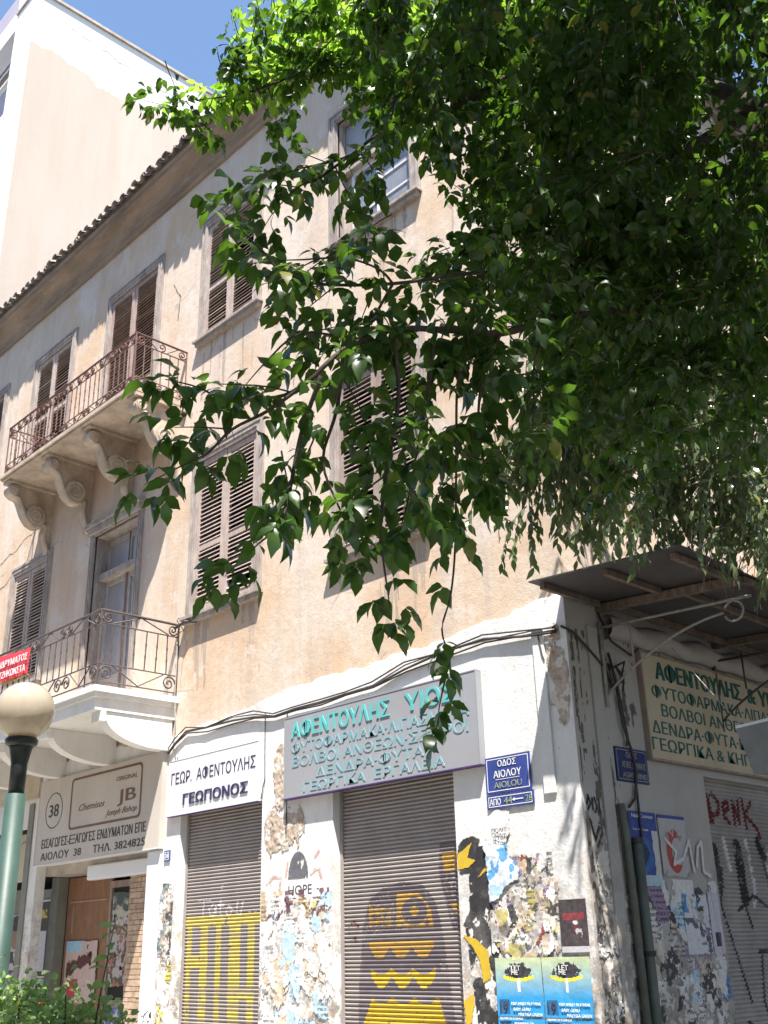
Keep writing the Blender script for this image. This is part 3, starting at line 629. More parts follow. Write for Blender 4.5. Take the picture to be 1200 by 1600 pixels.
# ---- balconies
def spiral(c, r, turns, start, place, sgn=1, n=22, rr=0.007):
    pts = []
    for i in range(n + 1):
        t = i / n; a = start + sgn * 2 * PI * turns * t; q = r * (1 - 0.82 * t)
        pts.append(place(c[0] + q * math.cos(a), c[1] + q * math.sin(a)))
    return pts, rr
def railing(par, place, L, z0, z1, mat, top_band, bot_band, pitch, rods=0.009, first_post=True, style=0, name='railing'):
    """place(u, z) -> point; u runs 0..L along the rail"""
    mb = MB()
    def line(pts, r=rods, n=6): mb.tube([place(*p) for p in pts], r, n)
    line([(0, z1), (L, z1)], 0.016, 8); line([(0, z1 - top_band), (L, z1 - top_band)], 0.009)
    line([(0, z0 + bot_band), (L, z0 + bot_band)], 0.009); line([(0, z0), (L, z0)], 0.010)
    for u in ((0, L) if first_post else (L,)): line([(u, z0 - 0.03), (u, z1)], 0.013)
    mb.build(name, mat, par)
    cell = pitch * 5; nc = max(1, round(L / cell)); cw = L / nc
    for i in range(nc):
        a, b = i * cw, (i + 1) * cw
        for zb, zt in ((z1 - top_band, z1), (z0, z0 + bot_band)):
            h = zt - zb; zc = (zb + zt) / 2; r = h * 0.45
            flip = 1 if zb > z0 + 0.01 else -1
            for cx, sg in ((a + r * 1.15, 1), (b - r * 1.15, -1)):
                pts, rr = spiral((cx, zc), r, 1.6, PI if sg > 0 else 0, place, sg * flip, rr=.011); MB().tube(pts, rr, 5).build('scroll', mat, par, True)
            if style == 0:
                MB().tube([place(a + 2 * r, zb + 0.01 if flip > 0 else zt - 0.01), place((a + b) / 2, zt - 0.01 if flip > 0 else zb + 0.01), place(b - 2 * r, zb + 0.01 if flip > 0 else zt - 0.01)], 0.009, 5).build('diagonal_bar', mat, par)
            else:
                MB().tube([place(a + 2 * r, zt), place((a + b) / 2 - r, zb), place((a + b) / 2 + r, zb), place(b - 2 * r, zt)], 0.008, 5).build('diagonal_bar', mat, par)
                pts, rr = spiral(((a + b) / 2, zc), r * 0.9, 1.3, -PI / 2, place, flip, rr=.011); MB().tube(pts, rr, 5).build('scroll', mat, par, True)
    nb = max(2, round(L / pitch)); src = None
    for i in range(1, nb):
        u = L * i / nb
        if src is None:
            s = MB(); zb_ = z0 + bot_band; A = 0; Z = z1 - top_band - zb_
            p0 = Vector(place(u, 0)); 
            s.tube([(0, 0, A), (0, 0, Z)], rods, 6)
            for q in (0.35, 0.65): s.tube([(0, 0, A + (Z - A) * q - 0.016), (0, 0, A + (Z - A) * q), (0, 0, A + (Z - A) * q + 0.016)], 0.012, 6)
            src = s.build('baluster', mat, par); src.location = (p0.x, p0.y, zb_)
        else:
            p0 = Vector(place(u, 0)); o = src.copy(); COL.objects.link(o); o.parent = par; o.location = (p0.x, p0.y, zb_); o.rotation_euler = (random.gauss(0, .012), random.gauss(0, .012), 0)
def slab(name, layers, x0, x1, mat, par):
    mb = MB()
    for d, e, a, b in layers: mb.box(x0 + e, x1 - e, -d, 0.01, a, b)
    return mb.build(name, mat, par)
# second floor balcony: thin slab on four scrolled consoles
bx0, bx1, bd = -15.0, -11.08, 0.87
bal = MB().box(bx0, bx1, -bd, 0.01, 8.53, 8.585).box(bx0 + 0.03, bx1 - 0.03, -bd + 0.03, 0.0, 8.50, 8.529).build('upper_balcony', M['stucco'], B)
def console(x, w, top, mat, par, name='console'):
    """scrolled bracket: a thin web with a wide rolled strip along its S shaped lower edge and a volute at each end"""
    k = [(-.76, 8.36), (-.70, 8.25), (-.63, 8.235), (-.58, 8.19), (-.53, 8.08), (-.47, 7.96), (-.39, 7.87), (-.29, 7.83), (-.20, 7.85), (-.145, 7.90), (-.125, 7.85), (-.135, 7.76), (-.11, 7.64), (-.07, 7.54), (-.045, 7.44)]
    E = smooth2(k, 3)
    prof = [(0.0, top), (-.74, top)] + E + [(0.0, 7.42)]
    o = MB().prism(prof, 'x', x - w / 2, x + w / 2).build(name, mat, par)
    st_ = MB(); hw = .105; n = len(E)
    for i, (y, z) in enumerate(E):
        a = E[max(i - 1, 0)]; b = E[min(i + 1, n - 1)]; dy, dz = b[0] - a[0], b[1] - a[1]; L = math.hypot(dy, dz) + 1e-9; ny, nz_ = dz / L, -dy / L
        if ny * -1 + nz_ * -1 < 0: ny, nz_ = -ny, -nz_
        hw_ = hw * (1 - .35 * i / n)
        for sx in (-1, 1): st_.v += [(x + sx * hw_, y + ny * .012, z + nz_ * .012), (x + sx * hw_, y - ny * .03, z - nz_ * .03)]
    for i in range(n - 1):
        q = i * 4; st_.f += [(q, q + 2, q + 6, q + 4), (q + 3, q + 1, q + 5, q + 7), (q + 1, q, q + 4, q + 5), (q + 2, q + 3, q + 7, q + 6)]
    st_.build('rolled_strip', mat, par, True)
    for (cy, cz, r) in ((-.70, 8.335, .085), (-.30, 8.005, .165)):
        v = MB(); ring_ = [(r * math.cos(2 * PI * q / 24), r * math.sin(2 * PI * q / 24)) for q in range(24)]
        v.prism([(cy + a, cz + b) for a, b in ring_], 'x', x - hw * .93, x + hw * .93)
        for sx in (-1, 1):
            v.tube([(x + sx * hw * .93, cy + r * (0.95 - 0.8 * i / 26) * math.cos(-2 * PI * 2 * i / 26 + 1.5), cz + r * (0.95 - 0.8 * i / 26) * math.sin(-2 * PI * 2 * i / 26 + 1.5)) for i in range(27)], 0.014, 5)
        v.build('volute', mat, par)
    MB().box(x - hw - .01, x + hw + .01, -.80, 0.004, top, top + .042).build('console_cap', mat, par)
def smooth2(P, k):
    out = []
    for i in range(len(P) - 1):
        a = P[max(i - 1, 0)]; b = P[i]; c = P[i + 1]; d = P[min(i + 2, len(P) - 1)]
        for j in range(k):
            t = j / k; out.append(tuple(.5 * (2 * b[q] + (c[q] - a[q]) * t + (2 * a[q] - 5 * b[q] + 4 * c[q] - d[q]) * t * t + (3 * b[q] - a[q] - 3 * c[q] + d[q]) * t ** 3) for q in (0, 1)))
    return out + [P[-1]]
for x in (-14.86, -13.6, -12.4, -11.17): console(x, 0.09, 8.454, M['stucco'], bal)
rail_in = 0.06
railing(bal, lambda u, z: (bx0 + rail_in + u, -bd + rail_in, z), bx1 - bx0 - 2 * rail_in, 8.66, 9.43, M['iron'], 0.15, 0.11, 0.135, style=1)
railing(bal, lambda u, z: (bx1 - rail_in, -bd + rail_in + u, z), bd - rail_in, 8.66, 9.43, M['iron'], 0.15, 0.11, 0.135, first_post=False, style=1)
railing(bal, lambda u, z: (bx0 + rail_in, -bd + rail_in + u, z), bd - rail_in, 8.66, 9.43, M['iron'], 0.15, 0.11, 0.135, first_post=False, style=1)
# first floor balcony: heavy moulded slab on plain curved brackets
cx0, cx1, cd = -15.3, -10.9, 1.14
bal2 = MB()
for d, e, a, b in ((cd, 0.0, 4.42, 4.49), (cd - 0.03, 0.03, 4.36, 4.419), (cd - 0.06, 0.06, 4.22, 4.359)): bal2.box(cx0 + e, cx1 - e, -d, 0.0, a, b)
bal2 = bal2.build('lower_balcony', M['balcony_white'], B)
def bracket(x, w, par):
    P = []
    y0_, z0_ = -0.93, 4.217; 
    for i in range(19):
        t = i / 18; a = PI * 0.5 * t
        P.append((y0_ + 0.66 * (1 - math.cos(a)) * 1.0 + 0.30 * t ** 2 * 0.4, 4.20 - 0.345 * math.sin(a) ** 0.9))
    P = [(-0.93, 4.217), (-0.93, 4.20)] + P[1:] + [(-0.03, 3.85), (-0.03, 4.217)]
    MB().prism(P, 'x', x - w / 2, x + w / 2).build('bracket', M['balcony_white'], par)
    MB().box(x - w / 2 - 0.02, x + w / 2 + 0.02, -1.0, -0.935, 4.10, 4.217).build('bracket_nose', M['balcony_white'], par)
for x in (-11.06, -12.35, -13.65, -14.95): bracket(x, 0.17, bal2)
railing(bal2, lambda u, z: (cx0 + 0.05 + u, -cd + 0.06, z), cx1 - cx0 - 0.12, 4.55, 5.41, M['iron2'], 0.16, 0.21, 0.16, style=0)
railing(bal2, lambda u, z: (cx1 - 0.07, -cd + 0.06 + u, z), cd - 0.07, 4.55, 5.41, M['iron2'], 0.16, 0.21, 0.16, first_post=False, style=0)
# wall tie and dangling wires at the balcony's wall end
tm = MB(); tm.tube([(-10.97, -0.07, 5.36), (-10.70, -0.10, 5.38), (-10.55, -0.03, 5.36)], 0.02, 6); tm.tube([(-10.95, -0.03, 5.5), (-10.85, -0.12, 5.42), (-10.80, -0.05, 5.3), (-10.9, -0.1, 5.25)], 0.008, 5)
tm.build('rail_anchor', M['iron2'], B)

# ---- roller shutters
PITCH = 0.036
def prof_y(z, z0):
    """depth of a curved slat at height z (0 at the groove, bulging outwards)"""
    t = ((z - z0) / PITCH) % 1.0
    return -0.017 * np.sin(PI * np.clip(t * 1.15, 0, 1) ** 1.15) ** 0.75
def roller(name_, x0, x1, z0, z1, y, mat, par, side=None, label=None):
    hostm = MB(); d = 0.045
    if side is None:
        hostm.box(x0 - 0.0, x0 + 0.035, y - 0.03, y + 0.03, z0, z1); hostm.box(x1 - 0.035, x1, y - 0.03, y + 0.03, z0, z1)
        hostm.box(x0 + 0.036, x1 - 0.036, y + 0.02, y + 0.03, z0, z1)
    else:
        hostm.box(side - 0.03, side + 0.03, x0, x0 + 0.035, z0, z1); hostm.box(side - 0.03, side + 0.03, x1 - 0.035, x1, z0, z1)
        hostm.box(side - 0.03, side - 0.02, x0 + 0.036, x1 - 0.036, z0, z1)
    p = hostm.build(name_, mat, par)
    if label: p['label'] = label
    hh = np.linspace(0, 1, 8); pr = [(float(prof_y(h * PITCH * 0.9999, 0.0)), h * PITCH) for h in hh]
    v = []; f = []
    for yy, zz in pr:
        for xx in (x0 + 0.036, x1 - 0.036):
            v.append((xx, y + yy, zz) if side is None else (side - yy, xx, zz))
    for i in range(7): f.append((2 * i, 2 * i + 1, 2 * i + 3, 2 * i + 2))
    me = None; k = 0; z = z0
    while z < z1 - 0.001:
        if me is None: o = mk('slat', v, f, mat, p, True); me = o.data
        else: o = bpy.data.objects.new('slat', me); COL.objects.link(o); o.parent = p
        o.location = (random.uniform(-.001, .001), random.uniform(-.0015, .0015), z) if side is None else (random.uniform(-.0015, .0015), 0, z); z += PITCH
    return p
RS1 = roller('roller_shutter', -10.69, -9.16, 0.66, 3.22, 0.09, M['slat'], B, label='narrow roller shutter with yellow bars')
RS2 = roller('roller_shutter', -8.03, -6.42, 0.66, 3.22, 0.09, M['slat'], B, label='wide roller shutter with a yellow painted figure')
RS3 = roller('roller_shutter', 1.84, 4.6, 0.3, 2.98, 0, M['slat_grey'], B, side=SX - 0.10, label='grey roller shutter with scrawled graffiti')
def s_front(zb):
    return lambda U, Z: 0.09 + prof_y(Z, zb) - 0.0018
CELL = 0.009
def gs(mask_fn, mat, par, u0, u1, z0, z1, name='graffiti', front=True, extra=0.0):
    if front: return raster(name, u0, u1, z0, z1, CELL, mask_fn, lambda U, Z: 0.09 + prof_y(Z, 0.66) - 0.0018 - extra, mat, par)
    return raster(name, u0, u1, z0, z1, CELL, mask_fn, lambda U, Z: prof_y(Z, 0.3) - 0.0018 - extra, mat, par, side=SX - 0.10)

# ------------------------------------------------------------------ graffiti on the shutters
_gs = gs
def gs(fn, *a, **k):
    '''sprayed paint is thin in places and worn off the slats' ridges'''
    return _gs(lambda U, Z: fn(U, Z) & (vnoise(U, Z, 34, 77) > .24) & ~((vnoise(U, Z, 2.5, 15) > .64) & (vnoise(U, Z, 60, 5) > .56)), *a, **k)
U_, Z_ = None, None
def fig_purple(U, Z):
    P = [(-7.83, .66), (-7.80, 1.30), (-7.74, 1.78), (-7.64, 2.03), (-7.45, 2.12), (-7.2, 2.16), (-6.95, 2.12), (-6.78, 1.97), (-6.71, 1.63), (-6.62, 1.02), (-6.58, .66)]
    return poly_mask(U, Z, P) | (poly_mask(U, Z, [(-6.72, 2.46), (-6.46, 2.46), (-6.46, 2.16), (-6.56, 2.16), (-6.50, 1.74), (-6.60, 1.74), (-6.68, 2.0), (-6.74, 2.2)]))
gs(fig_purple, M['purple_paint'], RS2, -7.9, -6.46, .67, 2.6)
def eyes(U, Z):
    a = poly_mask(U, Z, [(-7.65, 1.775), (-7.65, 2.0), (-7.60, 1.95), (-7.36, 1.94), (-7.36, 1.775)])
    for cx in (-7.58, -7.43): a &= ~(((U - cx) ** 2 + (Z - 1.88) ** 2) < 0.028 ** 2)
    a &= ~((abs(U + 7.51) < 0.11) & (abs(Z - 1.80) < 0.012))
    b = poly_mask(U, Z, [(-7.29, 1.775), (-7.28, 2.07), (-7.0, 2.055), (-6.90, 1.97), (-6.846, 1.90), (-6.835, 1.765)])
    r = ((U + 7.06) / 0.16) ** 2 + ((Z - 1.905) / 0.115) ** 2
    b &= ~((r < 1) & (r > 0.12)); b &= ~(((U + 6.905) ** 2 + (Z - 1.81) ** 2) < 0.03 ** 2)
    return a | b
gs(eyes, M['ochre_paint'], RS2, -7.7, -6.8, 1.75, 2.1, extra=.001)
def band(x0, x1, top, bot, n, wav):
    def f(U, Z):
        ph = (U - x0) / (x1 - x0) * n * PI; low = bot - (abs(np.sin(ph)) - 0.6) * 0.10; hi = top + wav * 0.04 * (np.abs(np.cos(ph)) ** 6)
        return (U > x0) & (U < x1) & (Z > low) & (Z < hi)
    return f
gs(band(-7.655, -6.835, 1.66, 1.56, 3, 0), M['ochre_paint'], RS2, -7.7, -6.8, 1.45, 1.7, extra=.001)
gs(band(-7.64, -6.83, 1.40, 1.32, 3, 1), M['yellow_paint'], RS2, -7.7, -6.8, 1.2, 1.48, extra=.001)
gs(lambda U, Z: (Z < 1.16 + 0.05 * np.abs(np.cos((U + 7.64) / .82 * 3 * PI)) ** 5) & (U > -7.64 - (1.19 - Z) * .5) & (U < -6.79 + (1.19 - Z) * .35), M['yellow_paint'], RS2, -7.95, -6.55, .67, 1.24, extra=.001)
gs(lambda U, Z: poly_mask(U, Z, [(-6.70, 2.375), (-6.46, 2.378), (-6.46, 2.214), (-6.68, 2.219)]) | poly_mask(U, Z, [(-6.64, 1.961), (-6.46, 1.961), (-6.46, 1.80), (-6.57, 1.881)]), M['ochre_paint'], RS2, -6.75, -6.46, 1.75, 2.4, extra=.001)
gs(lambda U, Z: stroke_mask(U, Z, [[(-7.93, 1.80), (-7.86, 1.85), (-7.80, 1.80)], [(-7.93, 1.75), (-7.82, 1.75)], [(-7.9, 1.68), (-7.84, 1.71), (-7.83, 1.65)]], .008), M['red_paint'], RS2, -8, -7.7, 1.6, 1.9, extra=.001)
# narrow shutter: yellow bars and a white scrawl
def bars(U, Z):
    m = (Z > 1.875) & (Z < 1.985)
    for a, b in ((-10.61, -10.52), (-10.36, -10.215), (-10.07, -9.975), (-9.83, -9.635), (-9.51, -9.385)): m |= (U > a) & (U < b) & (Z < 1.9)
    m |= (U > -10.62) & (U < -10.21) & (Z > 1.46) & (Z < 1.585)
    m &= ~((U > -10.52) & (U < -10.40) & (Z > 1.34) & (Z < 1.42))
    m |= (U > -9.84) & (U < -9.38) & (Z > 1.16) & (Z < 1.25)
    m |= (U > -9.25) & (Z < 1.88)
    return m & ~((vnoise(U, Z, 18, 3) > 0.74))
_gs(bars, M['pale_yellow_paint'], RS1, -10.65, -9.20, .67, 2.0)
scr = [[(-10.42, 2.15), (-10.19, 2.14)], [(-10.32, 2.15), (-10.33, 1.97)], [(-10.15, 2.09), (-10.21, 2.05), (-10.20, 1.99), (-10.12, 1.98), (-10.09, 2.08), (-10.08, 1.98)], [(-10.0, 2.15), (-10.0, 1.98), (-9.95, 1.97)], [(-10.04, 2.08), (-9.94, 2.08)],
       [(-9.86, 2.07), (-9.90, 2.0), (-9.84, 1.96), (-9.79, 2.03), (-9.86, 2.07)], [(-9.70, 2.10), (-9.71, 1.99), (-9.64, 1.97), (-9.60, 2.10)], [(-9.5, 1.99), (-9.48, 1.99)], [(-9.4, 1.99), (-9.38, 1.99)], [(-9.3, 1.99), (-9.28, 1.99)], [(-10.0, 2.24), (-9.98, 2.28)]]
gs(lambda U, Z: stroke_mask(U, Z, scr, .010) & (vnoise(U, Z, 40, 2) < .66), M['white_paint'], RS1, -10.5, -9.2, 1.93, 2.32)
# side street shutter: dark red tag and long black drips
tagl = [[(2.0, 2.60), (2.02, 2.82), (2.06, 2.60), (2.0, 2.62)], [(1.95, 2.82), (2.10, 2.86), (2.2, 2.78), (2.17, 2.68), (2.05, 2.66)], [(2.27, 2.70), (2.37, 2.74), (2.36, 2.80), (2.28, 2.78), (2.27, 2.66), (2.36, 2.61)],
        [(2.45, 2.60), (2.46, 2.81), (2.54, 2.62), (2.56, 2.82)], [(2.64, 2.84), (2.66, 2.58)], [(2.80, 2.82), (2.67, 2.70), (2.86, 2.58), (2.90, 2.50)]]
gs(lambda U, Z: stroke_mask(U, Z, tagl, .022), M['red_paint'], RS3, 1.9, 3.0, 2.4, 2.95, front=False)
drl = [[(2.1, 2.2), (2.0, 1.9), (2.15, 1.5), (2.3, 1.1)], [(2.45, 2.45), (2.5, 2.2), (2.42, 1.9), (2.5, 1.7)], [(2.8, 2.45), (2.9, 2.2), (2.95, 1.9)], [(2.3, 1.85), (2.6, 1.98), (2.9, 1.85), (3.1, 1.6)], [(2.55, 1.5), (2.9, 1.5)], [(2.6, 1.5), (2.52, 1.1), (2.6, .9)], [(2.85, 1.48), (2.75, 1.1), (2.9, .95)], [(2.2, .95), (2.5, .8)]]
gs(lambda U, Z: (stroke_mask(U, Z, drl, .015)) | (stroke_mask(U, Z, [[(2.0, 2.35), (2.03, 2.05)], [(2.42, 2.4), (2.44, 1.95)], [(2.85, 2.45), (2.9, 2.35)]], .07) & (vnoise(U, Z, 14, 5) > .42)), M['black_paint'], RS3, 1.9, 3.4, .7, 2.6, front=False, extra=.001)
gs(lambda U, Z: stroke_mask(U, Z, [[(2.6, 2.45), (2.65, 2.1), (2.6, 1.9)], [(3.0, 2.4), (2.95, 2.2)], [(2.2, 2.45), (2.25, 2.2)]], .03) & (vnoise(U, Z, 20, 7) > .4), M['white_paint'], RS3, 2.1, 3.1, 1.8, 2.5, front=False)

# ------------------------------------------------------------------ paint, peeling and paper on the walls
YF = -0.03
flat = lambda d: (lambda U, Z: YF - d + 0 * U)
flats = lambda d: (lambda U, Z: -d + 0 * U)
BLK = [(-6.40, 2.40), (-6.33, 2.455), (-6.22, 2.47), (-6.15, 2.43), (-6.18, 2.37), (-6.10, 2.38), (-6.07, 2.31), (-6.08, 1.98), (-6.01, 1.74), (-5.99, 1.55), (-6.11, 1.57), (-6.21, 1.67), (-6.31, 1.75), (-6.38, 1.77), (-6.32, 1.87), (-6.28, 2.17), (-6.40, 2.18)]
nz = lambda U, Z, s, a, sd=0: (vnoise(U, Z, s, sd) - .5) * a
raster('painted_shape', -6.415, -5.9, .95, 2.5, .008, lambda U, Z: ((poly_mask(U + nz(U, Z, 9, .06), Z + nz(U, Z, 9, .06, 4), BLK)) | ((abs(U + 6.17 - (1.5 - Z) * .12) < .16) & (Z < 1.75) & (vnoise(U, Z, 9, 2) > .43))) & ~((vnoise(U, Z, 11, 8) > .60) & (Z < 2.1)), flat(.002), M['black_paint'], B)
for P in ([(-6.405, 2.33), (-6.24, 2.42), (-6.30, 2.30), (-6.205, 2.274), (-6.29, 2.22), (-6.405, 2.21)], [(-6.19, 2.135), (-6.075, 2.235), (-6.068, 2.2), (-6.15, 2.15)], [(-6.40, 1.70), (-6.33, 1.68), (-6.24, 1.66), (-6.12, 1.56), (-6.11, 1.37), (-6.2, 1.33), (-6.22, 1.5), (-6.28, 1.59)], [(-6.41, 1.2), (-6.3, 1.25), (-6.33, 1.05), (-6.41, 1.0)]):
    raster('painted_shape', -6.415, -6.0, .98, 2.45, .007, lambda U, Z, P=P: poly_mask(U + nz(U, Z, 12, .03), Z, P), flat(.0045), M['yellow_paint'], B)
raster('painted_shape', -8.72, -8.38, 2.24, 2.54, .007, lambda U, Z: (((U + 8.555) / .155) ** 2 + ((Z - 2.27) / .25) ** 2 < 1) & (Z > 2.265) & (vnoise(U, Z, 16, 3) < .7), flat(.003), simple('slate_stencil_paint', (0.13, 0.13, 0.15), 0.7, 0.3, 12), B)
raster('scrawl', -9.1, -8.1, 2.15, 2.6, .008, lambda U, Z: stroke_mask(U, Z, [[(-9.05, 2.24), (-8.95, 2.30), (-8.82, 2.29), (-8.85, 2.18)], [(-8.36, 2.3), (-8.25, 2.35), (-8.2, 2.25)], [(-8.3, 2.45), (-8.24, 2.5)], [(-8.75, 2.3), (-8.72, 2.42)]], .016) & (vnoise(U, Z, 25, 3) < .62), flat(.002), M['pink_paint'], B)
hp = box('torn_notice', -8.74, -8.20, -.036, -.0335, 2.085, 2.235, M['sign_white'], B)
text('lettering', 'HOPE', -8.70, 2.115, .09, M['black_ink'], hp, off=.0375, width=.36)
# rubble where the render has fallen off
def rubble(u0, u1, z0, z1, thr, seed, parent, side=None, tint=(0.42, 0.34, 0.27), depth=.011, cell=.012):
    cu, cz = (u0 + u1) / 2, (z0 + z1) / 2
    def fn(U, Z):
        r = ((U - cu) / ((u1 - u0) / 2)) ** 2 + ((Z - cz) / ((z1 - z0) / 2)) ** 2
        m = (vnoise(U, Z, 7, seed) + (1 - r) * .35) > thr; q = vnoise(U, Z, 22, seed + 5)[..., None]; q2 = vnoise(U, Z, 60, seed + 9)[..., None]
        c = np.array(tint) * (.55 + .9 * q) * (.7 + .6 * q2); w = (vnoise(U, Z, 12, seed + 3) > .56)[..., None]
        return m & (r < 1), np.where(w, np.array((.62, .58, .52)) * (.8 + .3 * q2), c)
    s = lambda U, Z: (YF if side is None else 0) - .002 - depth * vnoise(U, Z, 30, seed + 1) ** 2 * 1.6
    return raster('peeled_render', u0, u1, z0, z1, cell, fn, s, M['rubble'], parent, side)
rubble(-8.98, -8.72, 2.95, 3.62, .46, 3, B); rubble(-9.12, -8.45, 2.45, 3.05, .56, 5, B); rubble(-9.10, -8.62, 1.2, 1.62, .60, 8, B, tint=(.55, .42, .31), depth=.006); rubble(-8.52, -8.08, 1.25, 1.72, .58, 9, B, tint=(.55, .42, .31), depth=.006)
rubble(-6.12, -5.15, 1.5, 2.2, .70, 12, B, tint=(.35, .30, .25), depth=.008); rubble(-5.3, -5.08, 3.2, 4.1, .62, 14, B); rubble(0.45, 1.75, .6, 1.75, .50, 21, B, side=SX, tint=(.30, .27, .24)); rubble(0.0, .5, .8, 2.4, .60, 22, B, side=SX, tint=(.30, .27, .24)); rubble(-11.03, -10.75, 1.5, 2.4, .56, 31, B)
# scraps of old posters
def scraps(name, u0, u1, z0, z1, K, pal, seed, parent, side=None, cell=.009, size=.16, label=None, bg=None, thr=.42):
    rr = random.Random(seed); L = []
    for k in range(K):
        L.append((rr.uniform(u0, u1), rr.uniform(z0, z1), rr.uniform(.25, 1) * size, rr.uniform(.25, 1) * size * 1.3, rr.gauss(0, .35), rr.choice(pal), rr.randrange(99)))
    def fn(U, Z):
        m = np.zeros(U.shape, bool); c = np.zeros(U.shape + (3,))
        n1 = vnoise(U, Z, 14, seed) - .5; n2 = vnoise(U, Z, 14, seed + 50) - .5; n3 = vnoise(U, Z, 45, seed + 20)
        for (a, b, w, h, t, col, sd) in L:
            x = (U - a) * math.cos(t) + (Z - b) * math.sin(t) + n1 * .10; y = -(U - a) * math.sin(t) + (Z - b) * math.cos(t) + n2 * .12
            k_ = (abs(x) < w / 2) & (abs(y) < h / 2)
            if sd % 3 == 0: k_ &= (vnoise(U, Z, 20, sd) > .45)
            m |= k_; sh = np.ones(U.shape)
            if sd % 4 == 1: sh = np.where((np.floor((Z - b) / .022) % 2 == 0) & (n3 > .42), .35, 1.0)
            c[k_] = (np.array(col) * sh[..., None])[k_]
        edge = vnoise(U, Z, 6, seed + 7); m &= edge > thr - .25
        return m, np.clip(c * (.75 + .5 * n3[..., None]), 0, 1)
    o = raster(name, u0, u1, z0, z1, cell, fn, lambda U, Z: (YF if side is None else 0) - .004 - .026 * vnoise(U, Z, 13, seed + 31) ** 3, M['print'], parent, side)
    if label: tag(o, label, 'poster scraps', kind='stuff')
    return o
WH = (.66, .64, .62); GY = (.42, .40, .38); DK = (.07, .065, .07); BL = (.08, .25, .55); LB = (.42, .58, .70); RD = (.42, .07, .08); OC = (.50, .38, .24); YL = (.60, .52, .12); PL = (.30, .22, .33); TN = (.55, .46, .36)
scraps('poster_scraps', -9.12, -8.05, .9, 2.12, 60, [WH, WH, WH, (.56, .55, .53), LB, WH, TN, (.5, .55, .6), WH, WH], 4, None, size=.24, label='torn layered paper scraps on the pier between the two roller shutters')
scraps('poster_scraps', -9.14, -8.05, 1.90, 2.16, 16, [(.14, .07, .09), OC, WH, (.14, .07, .09), YL], 14, None, size=.28, label='band of dark maroon and ochre paper scraps just under the word HOPE')
scraps('poster_scraps', -6.08, -5.40, 1.5, 2.28, 110, [WH, GY, GY, DK, DK, (.25, .06, .06), PL, OC, WH, TN, GY, (.2, .17, .15), TN, (.10, .2, .4), WH, (.42, .37, .14)], 6, None, size=.13, label='dense multicoloured torn paper scraps above the blue concert posters', thr=.5)
scraps('poster_scraps', .56, 1.80, 1.15, 2.08, 95, [WH, WH, GY, DK, LB, WH, GY, PL, TN, BL, DK], 9, None, side=SX, size=.26, label='torn overlapping paper scraps on the shaded side wall beside the grey shutter')
scraps('poster_scraps', .45, 1.72, .6, 1.2, 40, [WH, GY, DK, TN, GY], 19, None, side=SX, size=.26, label='lowest greyish paper scraps on the shaded side wall')
scraps('poster_scraps', .0, .38, .7, 2.1, 30, [GY, DK, TN, WH, GY], 29, None, side=SX, size=.15, label='few dark paper scraps between the building corner and the drain pipe', thr=.6)
scraps('poster_scraps', -11.03, -10.76, 1.6, 2.35, 26, [DK, (.2, .25, .26), WH, (.12, .2, .2), WH], 33, None, size=.18, label='dark green and white paper scraps on the narrow pier under number 38')
scraps('poster_scraps', -11.0, -10.74, .9, 1.55, 14, [WH, LB, YL, WH, WH], 34, None, size=.2, label='pale paper scraps low on the narrow pier beside the yellow barred shutter')

def poster(name, label, u0, u1, z0, z1, fn, side=None, y=None, torn=.3, seed=0, cell=.007, cat='poster', curl=.006):
    def f(U, Z):
        e = np.minimum(np.minimum(U - u0, u1 - U), np.minimum(Z - z0, z1 - Z)); m = (e > (vnoise(U, Z, 9, seed) - .5) * .09 * torn) & ((vnoise(U, Z, 5, seed + 2) < 1.0 - torn * .5))
        c = fn((U - u0) / (u1 - u0), (Z - z0) / (z1 - z0), U, Z); return m, np.clip(c * (.88 + .24 * vnoise(U, Z, 30, seed + 3)[..., None]), 0, 1)
    yy = (YF if side is None else 0) if y is None else y
    o = raster(name, u0, u1, z0, z1, cell, f, lambda U, Z: yy - .010 - curl * vnoise(U, Z, 8, seed + 4), M['print'], None, side)
    tag(o, label, cat, 'posters pasted on the walls'); return o
def c3(*v): return np.array(v)
def lay(u, base): return np.ones(u.shape + (1,)) * np.array(base)
def paint(c, m, col): c[m] = col; return c
def concert(u, v, U, Z):
    t = np.clip((1 - v) / .36, 0, 1)[..., None]; c = (1 - t) * c3(.55, .62, .35) + t * c3(.02, .30, .62)
    streak = (np.sin(U * 300) * .5 + .5)[..., None] * (1 - t) * .15; c = c * (1 - streak)
    s = ((u - .5) / .30) ** 2 + ((v - .87) / .085) ** 2 + (vnoise(U, Z, 40, 3) - .5) * 1.6
    paint(c, s < .8, (.03, .03, .04)); paint(c, (abs(u - .5) < .33) & (abs(v - .80 - .03 * ((u - .5) / .33) ** 2) < .016), (.75, .62, .03)); paint(c, (abs(u - .5) < .025) & (v > .69) & (v < .82), (.8, .8, .8))
    for a in (.49, .30, .10): paint(c, (u > .04) & (u < .28) & (v > a) & (v < a + .13), (.015, .12, .30))
    paint(c, (v > .455) & (v < .475), (.10, .14, .18)); return c
